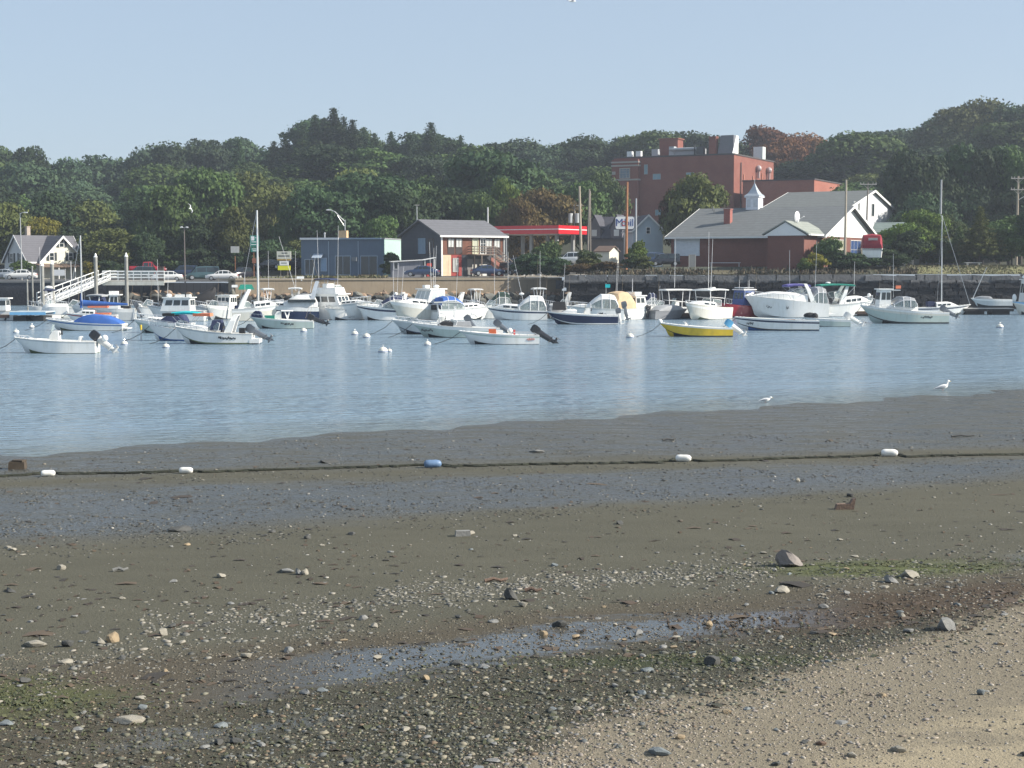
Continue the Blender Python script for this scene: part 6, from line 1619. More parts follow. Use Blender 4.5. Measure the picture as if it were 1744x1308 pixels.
b.cabin(.26, .93, .85, .86, white(), False, .45); b.windshield(.50, .62, 1.1, 2.4, whitetube(), 2.5, 1.25); b.arch(.20, 2.0, -.8, white(), 1.55); b.top(.22, .50, 3.42, 1.15, canv('purple'), .16, 2, .12, .02, 'bimini', 2.3); b.canvas(.02, .22, 1.75, canv('grey'), True, z0=1.5, peak=.35); b.rail(.5, .985, .55, 9); b.antenna(.46, .6, 2.7, 4.5, -.02); b.antenna(.15, .6, 2.7, 5.5, .02); b.marks(.7, .76, blk(), 1, 7); b.marks(.5, .53, blk(), 1, 8); b.box('transom_door', palegrey(), -.003, 0, 1.0, (.06, 1.4, .8)); b.box('swim_platform', white(), -.04, 0, .3, (.9, 2.6, .12))
b = Boat('white sport cruiser with green bimini and radar arch, right of the big cruiser', 1386, 1490, 538.5, 8, fb=1.75, fs=1.2, col=('w', 'w', 'gy', 'botred'), fd=.5, bratio=.36, group=DK)
b.cabin(.45, .93, .75, .82); b.windshield(.52, .75, .9, 1.6, None, 2.0); b.top(.02, .62, 3.4, 1.15, canv('green'), .12, 2, .10, .025, 'bimini'); b.arch(.38, 2.0, -.8); b.rail(.6, .985, .5, 6); b.blobs('spot_light', white(), [(.94, .2, 2.3, .2), (.2, 0, 3.65, (.3, .3, .12))]); b.antenna(.68, .3, 2.4, 3.6, 0); b.box('fender', white(), .12, -1.5, .9, (.35, .25, .9))
b = Boat('white trawler style boat with radome cut off by the right edge', 1722, 1800, 536, 182, fb=1.5, fs=1.2, col=('o', 'w', 'ltblue', 'bot'), fd=.5, group=DK)
zt = b.house(.45, .78, 2.6, 1.2, 1.3, None, 2, .25, .3); b.blobs('radar_dome', white(), [(.70, 0, zt + .25, (.5, .5, .25))]); b.blobs('man_fender', white(), [(.97, .2, 1.9, (.25, .25, .45))])
b = Boat('long grey tender lying on the dark pontoon at far right', 1652, 1722, 531, 181, name='dinghy', fb=.9, fs=.75, col=('gy', 'w', 'w', 'bot'), fd=.5, bratio=.24, group=DK)
b.t.location.z = .72; b.canvas(.5, .9, .3, canv('grey'), False); b.antenna(.95, 0, .9, zat(455, b.D) - 1.6, zat(455, b.D) * .001 + .42, .05, mat('mast_alloy', (.72, .72, .70), .4, .2), 'raked_spar')
# a second row, half hidden behind the first
for lab, pa, pb, wl, rz, kw in (
    ('small white boat with grab rails between the flybridge cruiser and the striped runabout, back row', 608, 660, 541, 190, 0),
    ('white boat with wide open windshield in the back row behind the T-top boat', 738, 792, 541, 196, 1),
    ('white centre console in the back row left of the dark green canvas boat', 786, 830, 540.5, 205, 2),
    ('white cabin boat in the back row left of the tan canvas boat', 1018, 1062, 540.5, 188, 1),
    ('white hardtop boat in the back row behind the express cruiser', 470, 520, 540.5, 184, 3),
    ('low white boat in the back row behind the lobster boat bow', 222, 262, 541, 186, 0),
    ('white boat with navy canvas in the back row right of the maroon boat', 1236, 1290, 538.5, 175, 4),
    ('white boat with rails in the back row left of the pilothouse cuddy', 1440, 1500, 536, 180, 0),
    ('white hardtop boat in the back row between the tall mast and the white canvas cruiser', 428, 470, 543, 200, 3),
    ('white boat with navy canvas tucked behind the flybridge cruiser bow', 500, 548, 542, 190, 4),
    ('white boat with arch between the striped runabout and the big walkaround', 640, 690, 541.5, 198, 1),
    ('white centre console with white top just right of the big walkaround', 706, 748, 542, 210, 2),
    ('white boat with rails in front of the riprap, left of the cuddy runabout', 800, 850, 542.5, 186, 0),
    ('white hardtop boat in the back row behind the cuddy runabout outboards', 884, 934, 541, 190, 3),
    ('white boat with arch in the back row left of the navy open boat', 926, 972, 541.5, 184, 1),
    ('white boat with navy canvas in the back row behind the grey inflatable', 1078, 1124, 540.5, 192, 4),
    ('white boat with rails behind the upturned dinghy', 92, 140, 542, 184, 0),
    ('white open boat with rails in the back row right of the lobster boat', 330, 376, 543, 188, 0)):
    b = Boat(lab, pa, pb, wl, rz, fb=1.4, fs=1.05, col=('w', 'w', 'gy', 'bot'), fd=.5, group='back row of docked boats')
    b.rail(.5, .98, .55, 7)
    if kw in (0, 1): b.windshield(.52, .75, .6, 1.1); b.cabin(.52, .88, .3, windows=False)
    if kw == 1: b.arch(.2, 1.6, .5); b.antenna(.3, .4, 1.4, 4.4, .05)
    if kw == 2: b.console(.45, .8, 1.3); b.top(.25, .65, 3.0, .9, None, .08, 4, .03, .035, 't_top', .5)
    if kw == 3: b.cabin(.5, .9, .4); b.top(.1, .55, 3.1, 1.0, None, .1, 4, .05, .035); b.antenna(.3, .4, 3.1, 4.0)
    if kw == 4: b.canvas(.1, .55, 1.5, canv('navy'), True, peak=.3); b.cabin(.55, .88, .35)
    b.rod(.1, .4, 1.3, 3.2, .05)
# left hand cluster
b = Boat('white skiff cut off by the left edge, hung with white gear and an orange float', -30, 26, 545.5, 180, fb=1.1, fs=.9, col=('w', 'w', 'w', 'bot'), fd=.7, group=DK)
b.house(.2, .5, 1.2, .7, 1.0, None, 1); b.blobs('orange_float', canv('orange'), [(.62, .3, 2.3, .42), (.7, 0, 2.25, .35)]); b.blobs('white_bucket', white(), [(.75, .2, 1.4, .4), (.85, -.1, 1.3, .35), (.6, .4, 1.2, .35)]); b.antenna(.5, .2, 1, 4.6, 0, .09); b.antenna(.9, 0, 1, 2.4, 0, .05); b.rail(.4, .98, 1.0, 8)
b = Boat('white boat with small radome and hardtop at the foot of the gangway', 48, 104, 543, 200, fb=1.4, fs=1.1, col=('w', 'w', 'w', 'bot'), fd=.5, group=DK)
b.windshield(.5, .8); b.top(.15, .5, 3.0, .9, canv('navy'), .1, 4, .05); b.blobs('radar_dome', white(), [(.35, 0, 3.25, (.45, .45, .2))]); b.antenna(.6, .2, 1.3, 6.2); b.rail(.55, .98, .5, 5)
b = Boat('upturned white dinghy lying on the dock, bow down to the left', 66, 116, 545, 176, name='dinghy', fb=.9, fs=.85, col=('w', 'w', 'w', 'w'), fd=.9, bratio=.36, group=DK, D=158)
b.t.rotation_euler = (math.pi, 0, R(184)); b.t.location.z = 1.35
b = Boat('pale grey cabin boat with cream hardtop pillar left of the lobster boat', 120, 186, 544.5, 176, fb=1.5, fs=1.2, col=('gy', 'w', 'w', 'bot'), fd=.5, group=DK)
b.cabin(.5, .9, .5); b.windshield(.55, .7); b.top(.08, .5, 2.5, 1.0, canv('grey'), .12, 4, .08, .06); b.canvas(.06, .5, 1.2, canv('navy'), False)
b = Boat('white workboat with flat hardtop, square white stern towards the right', 158, 232, 545.5, 186, fb=1.4, fs=1.15, col=('gy', 'w', 'w', 'w'), fd=.55, bratio=.36, group=DK)
b.house(.38, .62, 1.35, .8, 1.2, None, 2, .25, .2, None, (.4, .9)); b.box('roof_gear', white(), .5, 0, 2.8, (.9, .6, .35)); b.outboard(1, gry(), 25); b.box('cockpit_gear', blk(), .2, .3, 1.1, (.6, .5, .7)); b.rod(.1, .5, 1.2, 2.4, .1)
b = Boat('white workboat seen end on, half hidden left of the express cruiser', 355, 404, 544, 250, fb=1.5, fs=1.2, col=('gy', 'w', 'w', 'bot'), fd=.5, L=6.5, group=DK)
b.house(.25, .5, 1.2, .8, 1.2); b.rail(.6, .98, .5, 5)

# ---------------- floating docks, piles, gangway, pier
wd_, wp = banded('dock_planks', (.16, .12, .085), (.09, .07, .05), .3, 'X', .1, .9, .25), mat('dock_float_black', (.02, .02, .02), .8)
def dock(label, pa, pb, py, D, w=2.2, h=.55, m=None, side=None):
    t = thing('floating_dock', label, 'floating dock', (xat(pa, D), D, 0)); l = xat(pb, D) - xat(pa, D)
    b = MB(); b.box((l / 2, w / 2, h - .06), (l, w, .12)); b.build('deck_planks', m or wd_, t)
    b = MB(); b.box((l / 2, -.03, h - .2), (l, .055, .26)); b.box((l / 2, w + .03, h - .2), (l, .055, .26)); b.build('side_board', side or mat('dock_fascia', (.10, .06, .045), .8), t)
    n = max(2, int(l / 3))
    for i in range(n):
        q = MB(); q.box(((i + .5) * l / n, w / 2, .1), (l / n * .7, w * .9, h * .8)); q.build('float', wp, t)
    return t
dock('long brown floating dock behind the middle boats', 440, 1240, 545, 160.5)
dock('light blue float at the far left', 17, 78, 545, 153.5, 3.2, .95, mat('float_deck_pale', (.45, .5, .52), .7), GC('ltblue'))
dock('short tan dock end at the left edge', -60, 16, 545, 155, 2.5, .6)
dock('dark pontoon left of the cut off trawler', 1640, 1726, 535, 173, 2.0, .72, mat('pale_pontoon_deck', (.42, .41, .38), .8), mat('tarred_fascia', (.02, .02, .022), .8))
dock('short floating dock behind the big white cruiser and green bimini boat', 1262, 1490, 540, 168)
dock('floating dock behind the lobster boat and workboats at the left', 110, 420, 545, 166)
pile = mat('dock_pile_grey', (.26, .26, .24), .8, var=.3)
for px, y0, y1, D, lab in ((74, 453, 505, 166, 'leftmost pair of capped piles beside the gangway, left pile'), (91, 450, 503, 167, 'leftmost pair of capped piles beside the gangway, right pile'), (165, 438, 545, 168, 'tall capped pile behind the upper end of the gangway'), (217, 437, 545, 169, 'tall capped pile in front of the white pier rail')):
    t = thing('dock_pile', lab, 'pile', (xat(px, D), D, -.5), 0, 'capped dock piles'); h = zat(y0, D) + .5
    b = MB(); b.tube([(0, 0, -1), (0, 0, h)], .2, 10); b.build('pile_shaft', pile, t, True)
    b = MB(); b.tube([(0, 0, h), (0, 0, h + .12), (0, 0, h + .42)], .24, 10, 0, .05); b.build('pile_cap', white(), t)
# thin grey poles rising from the docks
for px, y0, D, lab in ((57, 455, 170, 'slim grey post left of the capped piles'), (48, 478, 165, 'slim white mast in front of the dark harbour wall')):
    t = thing('dock_post', lab, 'post', (xat(px, D), D, 0)); b = MB(); b.tube([(0, 0, -.5), (0, 0, zat(y0, D))], .09, 8); b.ball((0, 0, zat(y0, D)), .13, 8, 5); b.build('post_shaft', pile, t)
# gangway
pA, pB = at(75, 517, 166), at(178, 476, 199)
t = thing('gangway', 'white railed aluminium gangway sloping up from the floats to the pier', 'gangway', pA)
d = pB - pA; n_ = Vector((-d.y, d.x, 0)).normalized() * .75
rails = white()
b = MB(); b.add([n_ * -1, n_, d + n_, d - n_] + [p + Vector((0, 0, -.12)) for p in (n_ * -1, n_, d + n_, d - n_)], [(0, 1, 2, 3), (7, 6, 5, 4), (0, 4, 5, 1), (1, 5, 6, 2), (2, 6, 7, 3), (3, 7, 4, 0)]); b.build('walkway', mat('walkway_grey', (.42, .43, .42), .7), t)
for sg, nm in ((-1, 'side_rail'), (1, 'side_rail')):
    b = MB()
    for z in (.15, .6, 1.15): b.tube([n_ * sg + Vector((0, 0, z)), d + n_ * sg + Vector((0, 0, z))], .06, 6)
    for i in range(9): p = d * (i / 8) + n_ * sg; b.tube([p + Vector((0, 0, -.05)), p + Vector((0, 0, 1.15))], .045, 6)
    for i in range(8): b.tube([d * (i / 8) + n_ * sg + Vector((0, 0, .15)), d * ((i + 1) / 8) + n_ * sg + Vector((0, 0, .6))], .03, 5)
    b.build(nm, rails, t)
# pier
D = 199; zp = zat(478, D)
t = thing('pier', 'white railed wooden pier reaching out from the car park', 'pier', (xat(176, D), D, zp)); l = xat(281, D) - xat(176, D)
b = MB(); b.box((l / 2, 3.5, -.12), (l, 7, .24)); b.build('pier_deck', mat('pier_deck', (.35, .34, .31), .8), t)
b = MB(); b.box((l / 2, -.06, -.35), (l, .1, .5)); b.build('edge_beam', offw(), t)
b = MB()
for z in (.42, .8, 1.2): b.box((l / 2, .05, z), (l, .06, .2))
for i in range(9): b.box((l * i / 8, .11, .62), (.12, .06, 1.3))
b.build('railing', white(), t)
b = MB()
for z in (.42, .8, 1.2): b.box((.04, 3.6, z), (.06, 6.8, .2))
b.build('railing', white(), t)
for i in range(4):
    b = MB(); b.tube([(l * (i + .2) / 3.6, .6, -.24), (l * (i + .2) / 3.6, .6, -4.4)], .16, 8); b.build('pier_leg', mat('pier_leg_dark', (.05, .05, .05), .9), t)
t = thing('dark_post', 'short thick brown post at the end of the white pier', 'post', (xat(276, 200), 200, zat(481, 200)))
b = MB(); b.box((0, 0, .9), (.75, .5, 2.2)); b.box((0, 0, 2.03), (.8, .55, .08)); b.build('post_body', mat('brown_post', (.09, .07, .06), .8), t)
t = thing('net_heap', 'big black tarpaulin heap on the dock right of the lobster boat', 'heap', (xat(352, 165), 165, .5))
b = MB()
rg = []
for i in range(9):
    f = i / 8; r_ = 1.35 * math.sin(math.pi * min(.97, .25 + f * .72)); 
    rg.append([(-1.9 * (1 - f) + .9 * f + r_ * (1.05 + .12 * math.sin(k * 2.3 + i)) * math.cos(k * .628), r_ * .8 * math.sin(k * .628), f * 2.7 + .12 * math.sin(k * 3.1 + i)) for k in range(10)])
b.loft(rg); b.build('tarpaulin', canv('black'), t, True)
# boat ashore on the right with red canopy
Db = 203
b = Boat('boat ashore under a red canopy at the right corner of the brick hall', 1462, 1502, 470, 78, fb=1.5, fs=1.2, col=('w', 'navy', 'w', 'navy'), fd=.5, L=6.8, bratio=.42, D=Db, group='boats ashore')
b.t.location.z = zat(439, Db); b.canvas(.0, .62, 1.9, canv('red'), False, peak=.32); b.box('clear_window', mat('clear_vinyl', (.5, .48, .45), .3), .03, -.1, 2.25, (.06, 1.2, .7), -.3)
b.box('cradle', mat('trailer_steel', (.10, .10, .11), .6), .4, 0, -.35, (4.5, 1.5, .3))
# mooring buoys
bw, bs = mat('buoy_white', (.70, .68, .60), .4, dirt=((.4, .38, .3), .4)), mat('buoy_stripe', (.03, .12, .35), .5)
for px, y, d, lab in ((27, 567, .5, 'white mooring ball above the bow of the nearest left skiff'), (54, 558, .45, 'small white mooring ball left of the blue canvas runabout'), (211, 587, .48, 'white mooring ball right of the nearest left skiff engine'), (282, 592, .48, 'white mooring ball under the bow of the walkaround boat'),
                      (517, 565, .55, 'white mooring ball below the pale green skiff stern'), (604, 570, .55, 'left one of two white mooring balls in open water near the middle'), (624, 575, .6, 'right one of two white mooring balls in open water near the middle'), (652, 600, .62, 'large white mooring ball nearest the beach, with a small float beside it'), (663, 599, .34, 'small float tied to the large nearest mooring ball'),
                      (728, 588, .5, 'white mooring ball under the pale green work boat'), (1073, 575, .6, 'lone white mooring ball left of the yellow skiff'), (1703, 558, .62, 'white mooring ball at the far right'), (437, 585, .4, 'white mooring ball beside the grey outboard of the walkaround boat')):
    D = F * H / (y - HZ)
    t = thing('mooring_buoy', lab, 'buoy', (xat(px, D), D, 0), random.uniform(0, 6), 'mooring buoys')
    q = MB(); q.ball((0, 0, d * .12), (d * .52, d * .52, d * .46), 14, 8); o = q.build('float_ball', bw, t, True)
    q = MB(); q.tube([(0, 0, d * .55), (0, 0, d * .72)], .04, 6); q.wheel((0, 0, d * .74), .07, .03, 'x', 8); q.build('ring', alu(), t)
    q = MB(); q.tube([(0, 0, d * .06), (0, 0, d * .13)], d * .527, 14); q.build('stripe', bs, t)
t = thing('marker_stake', 'white and yellow marker stake in the water left of the teal bimini boat', 'stake', (xat(240, 115), 115, 0))
b = MB(); b.tube([(0, 0, -.6), (0, 0, .75)], .07, 8); b.build('stake_shaft', white(), t)
b = MB(); b.tube([(0, 0, .753), (0, 0, 1.15)], .075, 8); b.build('stake_top', GC('yel'), t)
# ------------------------------------------------------------------ beach: float line, gulls, stones, gravel
rope = mat('weedy_rope', (.025, .028, .018), .95, var=.4, nscale=8, bump=.6, bscale=30)
RP = [(-60, 813), (0, 812), (45, 810), (68, 807), (95, 807), (150, 808), (260, 806), (302, 803), (330, 803), (345, 805), (500, 800), (640, 796), (718, 793), (752, 793), (770, 795), (900, 792), (1040, 790), (1120, 789), (1150, 784), (1180, 785), (1200, 787), (1330, 782), (1440, 779), (1490, 777), (1500, 774), (1530, 775), (1545, 779), (1600, 777), (1680, 776), (1744, 775), (1850, 773)]
t = thing('float_line', 'long dark weed covered rope lying along the mud with white floats on it', 'rope', onbeach(872, 792))
o = t.location.copy(); pts = []
rng = random.Random(2)
for (a, b_), (c, d) in zip(RP, RP[1:]):
    n = max(2, int((c - a) / 10))
    for i in range(n):
        f = i / n; p = onbeach(a + (c - a) * f, b_ + (d - b_) * f + rng.uniform(-.5, .5)); pts.append(p + Vector((0, 0, .025)) - o)
m = MB(); m.tube(pts, .038, 6); m.build('rope', rope, t, True)
m = MB()
for i in range(0, len(pts), 1):
    if rng.random() < .75: m.ball(pts[i] + Vector((rng.uniform(-.06, .06), rng.uniform(-.09, .09), -.01)), (rng.uniform(.08, .26), rng.uniform(.04, .09), rng.uniform(.025, .05)), 6, 4)
m.build('weed_clumps', rope, t, True)
t['label'] = 'long dark weed covered rope lying across the mud flat'
for k, (px, y, w, rz, c, lab) in enumerate(((82, 807, 24, 12, 'w', 'small white float on the rope near the left edge'), (317, 802, 24, -4, 'w', 'low white float on the rope, second from the left'), (737, 792, 30, 8, 'b', 'blue float on the rope below the middle of the shoreline'), (1164, 782, 27, -14, 'w', 'plump white float on the rope, right of the middle'), (1515, 773, 28, -12, 'w', 'white float with a dark hole at its end, rightmost on the rope'))):
    p = onbeach(px, y + 4); L = w * p.y / F; r = L * .23
    t = thing('rope_float', lab, 'float', p + Vector((0, 0, r * .9)), R(rz), 'floats along the rope')
    m = MB(); rg = []
    for x, q in ((-.5, .35), (-.47, .7), (-.38, .95), (-.2, 1.03), (0, 1.0), (.2, 1.03), (.36, .92), (.45, .66), (.5, .3)): rg.append([(x * L, r * q * math.cos(a), r * q * math.sin(a)) for a in np.linspace(0, 2 * math.pi, 14, endpoint=False)])
    m.loft(rg); m.build('float_body', mat('float_white', (.80, .79, .75), .4, dirt=((.35, .34, .25), .4)) if c == 'w' else mat('float_blue', (.12, .20, .33), .5, var=.3), t, True)
    m = MB(); m.tube([(L * .46, 0, 0), (L * .52, 0, 0)], r * .22, 8); m.tube([(-L * .52, 0, 0), (-L * .46, 0, 0)], r * .22, 8); m.build('rope_hole', mat('hole_dark', (.03, .03, .03), .9), t)
# gulls
gw_, gg = mat('gull_white', (.82, .82, .80), .8, var=.03), mat('gull_grey', (.38, .40, .43), .8)
def gull(label, px, y, hpx, rz, stand=True, bow=0):
    p = onbeach(px, y); k = hpx * p.y / F / .42
    t = thing('gull', label, 'gull', p, R(rz), 'gulls at the water edge'); t.scale = (k, k, k)
    if not bow: sp = [(-.30, .10, .012), (-.24, .125, .03), (-.15, .15, .058), (-.05, .17, .080), (.05, .185, .085), (.115, .21, .068), (.145, .26, .043), (.155, .32, .038), (.165, .36, .043), (.19, .385, .044), (.225, .378, .03), (.245, .372, .012)]
    else: sp = [(-.34, .12, .012), (-.27, .135, .03), (-.17, .15, .058), (-.06, .165, .082), (.06, .17, .086), (.13, .19, .066), (.18, .215, .044), (.205, .25, .038), (.225, .275, .042), (.255, .275, .042), (.285, .26, .03), (.30, .255, .012)]
    m = MB(); rg = []
    for i, (x, z, r) in enumerate(sp):
        a0 = sp[max(i - 1, 0)]; a1 = sp[min(i + 1, len(sp) - 1)]
        tx, tz = a1[0] - a0[0], a1[1] - a0[1]; n = math.hypot(tx, tz); nx, nz = -tz / n, tx / n
        rg.append([(x + nx * r * math.sin(a), r * .85 * math.cos(a), z + nz * r * math.sin(a)) for a in np.linspace(0, 2 * math.pi, 12, endpoint=False)])
    m.loft(rg); m.build('body', gw_, t, True)
    for sg in (-1, 1):
        m = MB(); rg = []
        for x, z, h, th in ((.07, .195, .02, .01), (.02, .19, .055, .018), (-.08, .172, .055, .02), (-.18, .15, .035, .015), (-.28, .125, .016, .008), (-.36, .11, .005, .004)):
            yw = sg * (.074 if x > -.1 else .074 - (-.1 - x) * .22)
            rg.append([(x, yw + th * sg * math.cos(a), z + h * math.sin(a)) for a in np.linspace(0, 2 * math.pi, 8, endpoint=False)])
        m.loft(rg); m.build('wing', gg, t, True)
        m = MB(); m.tube([(-.0, sg * .03, .11), (-.012, sg * .03, .055), (0, sg * .03, .0)], .008, 6); m.box((.025, sg * .03, .004), (.06, .045, .006), top=(.6, .8)); m.build('leg', mat('gull_leg_pink', (.55, .32, .28), .6), t)
    e = sp[-1]
    m = MB(); m.tube([(e[0] - .01, 0, e[1]), (e[0] + .03, 0, e[1] - .003), (e[0] + .055, 0, e[1] - .015)], .012, 6, 0, .004); m.build('beak', mat('gull_beak', (.65, .45, .08), .5), t)
    m = MB()
    for sg in (-1, 1): m.ball((e[0] - .045, sg * .034, e[1] + .018), .006, 6, 4)
    m.build('eyes', mat('gull_eye', (.01, .01, .01), .2), t)
gull('upright white gull standing at the water edge, the right one', 1606, 667, 20, 8)
gull('grey winged gull leaning forward at the water edge, the left one', 1304, 687, 15.5, 6, True, 1)
def flygull(label, px, y, D, span, rz, roll):
    t = thing('gull', label, 'gull', at(px, y, D), R(rz), 'gulls in flight'); t.rotation_euler = (R(roll), 0, R(rz))
    m = MB(); rg = []
    for x, z, r in ((-.24, 0, .015), (-.12, 0, .045), (.02, .0, .065), (.13, .005, .05), (.19, .015, .038), (.235, .01, .022), (.25, .008, .008)): rg.append([(x, r * math.cos(a), z + r * math.sin(a)) for a in np.linspace(0, 2 * math.pi, 10, endpoint=False)])
    m.loft(rg); m.build('body', gw_, t, True)
    for sg in (-1, 1):
        m = MB(); rg = []
        for f, ch, z, sx in ((0, .2, .02, .03), (.3, .19, .12, .06), (.55, .16, .13, .07), (.8, .10, .08, .0), (1, .02, .02, -.12)):
            y_ = sg * (.04 + f * span / 2); rg.append([(sx + ch / 2, y_, z), (sx, y_, z + .018), (sx - ch / 2, y_, z), (sx, y_, z - .008)])
        m.loft(rg); m.build('wing', gg, t, True)
flygull('white gull flying in front of the trees left of the tall mast', 324, 355, 190, 1.25, 60, 65)
flygull('gull flying at the very top edge of the sky', 974, 2, 90, .9, 20, 10)

# stones one can pick out on the beach: photo column, base row, width, height, colour, shape
SC = {'pale': mat('stone_pale', (.27, .25, .205), .85, var=.2, nscale=4, bump=.3), 'grey': mat('stone_grey', (.20, .20, .19), .85, var=.25, nscale=4, bump=.3), 'dark': mat('stone_dark', (.065, .066, .062), .8, var=.3, nscale=4, bump=.3), 'tan': mat('stone_tan', (.28, .215, .135), .85, var=.2, nscale=4, bump=.3), 'brown': mat('stone_brown', (.17, .115, .085), .9, var=.3, nscale=5, bump=.4), 'blue': mat('stone_blue_grey', (.15, .17, .175), .8, var=.2, nscale=4, bump=.3), 'pink': mat('stone_pinkish', (.21, .185, .17), .85, var=.2, nscale=4, bump=.3)}
def stone(label, px, y, w, h, c, k, rz=0.0, name='beach_stone', cat='stone', group='stones on the beach'):
    p = onbeach(px, y); W, Hh = w * p.y / F, h * p.y / F
    ROCKh = .72
    return rockobj(name, k, (p.x, p.y + W * .3, p.z + Hh * .28), (W * 1.05, W * .95, Hh * 1.45), (0, 0, rz), SC[c], label, cat, group)
for a in (('large pale pointed boulder beside the bright green algae', 1347, 966, 44, 28, 'pink', 2), ('dark sided grey boulder on the upper edge of the tan gravel', 1615, 1074, 32, 26, 'grey', 0), ('round tan cobble on the mud at the left', 190, 1094, 22, 20, 'tan', 1), ('long pale flat stone near the left edge', 57, 1103, 42, 11, 'pale', 3), ('dark pointed stone beside the round tan cobble', 115, 1102, 24, 16, 'dark', 4), ('long pale slab on the weedy gravel at lower left', 214, 1236, 56, 14, 'pale', 5),
          ('dark weedy flat stone on the edge of the wet sand at left', 303, 905, 40, 9, 'dark', 1), ('dark round stone in the pale pebble band', 870, 1022, 22, 20, 'dark', 2), ('pale angular stone just below the dark round stone', 892, 1034, 18, 12, 'pale', 4), ('flat pale stone below the pointed boulder', 1333, 1010, 32, 12, 'pale', 1), ('pale mounded stone right of the green algae', 1553, 984, 32, 14, 'pale', 0), ('half buried grey stone right of the algae patch', 1519, 993, 26, 12, 'grey', 2),
          ('bluish flat stone on the sand at the lower edge', 1125, 1288, 42, 12, 'blue', 3), ('pale oval cobble alone on the upper left mud', 102, 971, 17, 11, 'pale', 5), ('white topped stone with dark left side, lower left', 420, 1121, 22, 12, 'pale', 4), ('thin dark flat stone next to two pale cobbles', 487, 976, 30, 7, 'grey', 3), ('grey cobble beside the thin flat stone', 508, 979, 14, 11, 'grey', 2), ('pale cobble beside the thin flat stone', 519, 979, 12, 12, 'pale', 1), ('pale cobble of a pair below the pebble band at left', 277, 1082, 18, 14, 'pale', 0), ('flat white stone next to the pale cobble pair', 249, 1080, 16, 7, 'pale', 3),
          ('flat pale stone between the dark stone and the tan cobble', 170, 1096, 22, 9, 'pale', 2), ('dark stone in the middle of the mud flat', 1056, 893, 14, 7, 'dark', 0), ('dark stone left of the driftwood block in the mud', 523, 918, 12, 9, 'dark', 1), ('small brown stone low on the tan sand', 1400, 1270, 18, 8, 'brown', 3), ('pale bluish stone on the right tan sand', 1673, 1184, 16, 14, 'blue', 4), ('white flat stone in the wet gravel at lower left', 110, 1130, 24, 7, 'pale', 1), ('pale stone at the left edge beside the sheen', 11, 935, 14, 6, 'pale', 5), ('dark stone on the mud at left edge', 16, 1009, 22, 7, 'dark', 2),
          ('brown stone at the edge of the stream, orange tinted', 925, 1083, 16, 10, 'tan', 5), ('dark grey stone lump above the stream', 955, 1068, 26, 12, 'dark', 3), ('tan stone at the upper edge of the stream', 1208, 1066, 14, 10, 'tan', 1), ('pale stone where the brown weed strip starts', 1537, 1052, 14, 10, 'pale', 2), ('grey stone pile at the start of the tan gravel', 1550, 1078, 20, 10, 'grey', 4), ('dark weedy lump in the gravel right of the stream', 1214, 1134, 30, 20, 'dark', 5), ('pale stone near the top of the weedy gravel', 725, 1158, 14, 10, 'tan', 0), ('grey flat stone on the far mud near the shoreline', 915, 771, 26, 5, 'grey', 3), ('dark weed lump on the far mud left of the blue float', 560, 788, 38, 5, 'dark', 0), ('pale round stone in the right wet band', 1359, 820, 10, 7, 'pale', 1), ('dark stone above the brown driftwood block', 1450, 846, 14, 8, 'dark', 4)):
    stone(*a, rz=random.uniform(-.3, .3))
t = thing('driftwood_block', 'brown broken wooden chunk with a raised end on the right mud', 'driftwood', onbeach(1441, 868))
k = 36 * t.location.y / F
m = MB(); m.slab([(-.5 * k, 0), (.38 * k, 0), (.46 * k, .55 * k), (.32 * k, .48 * k), (.2 * k, .28 * k), (-.42 * k, .25 * k)], 'y', 0, .35 * k); m.build('wood_chunk', SC['brown'], t)
t = thing('wooden_block', 'rough brown wooden block at the left shoreline', 'block', onbeach(28, 799)); k = 28 * t.location.y / F
m = MB(); m.box((0, .1, .22 * k), (k, .35, .46 * k), rz=.1, top=(.92, .9)); m.box((.1 * k, .1, .5 * k), (.7 * k, .25, .1 * k), rz=-.2); m.build('block_body', mat('weathered_block', (.065, .05, .035), .95, var=.35, nscale=9), t)
t = thing('grey_block', 'small grey squared block on the mud flat', 'block', onbeach(788, 914)); k = 27 * t.location.y / F
m = MB(); m.box((0, .1, .16 * k), (k, .5 * k, .36 * k), rz=.15, top=(.9, .85)); m.build('block_body', SC['grey'], t)
for px, y, w, lab, rz in ((845, 991, 40, 'brown driftwood stick on the pebble band', .1), (908, 1008, 30, 'short reddish driftwood piece right of the stick', -.2), (1140, 750, 24, 'dark stick on the far mud right of the middle', .2), (1640, 744, 40, 'thin dark stick on the far mud at right', .05), (205, 973, 26, 'grey flat stick on the left mud', .1)):
    t = thing('driftwood_stick', lab, 'driftwood', onbeach(px, y), rz, 'sticks on the beach'); k = w * t.location.y / F
    m = MB(); m.tube([(-.5 * k, 0, .02), (-.1 * k, .03, .05), (.2 * k, -.02, .03), (.5 * k, .02, .05)], .035, 6, 0, .02); m.build('stick', SC['brown'] if 'dark' not in lab and 'grey' not in lab else SC['grey' if 'grey' in lab else 'dark'], t, True)
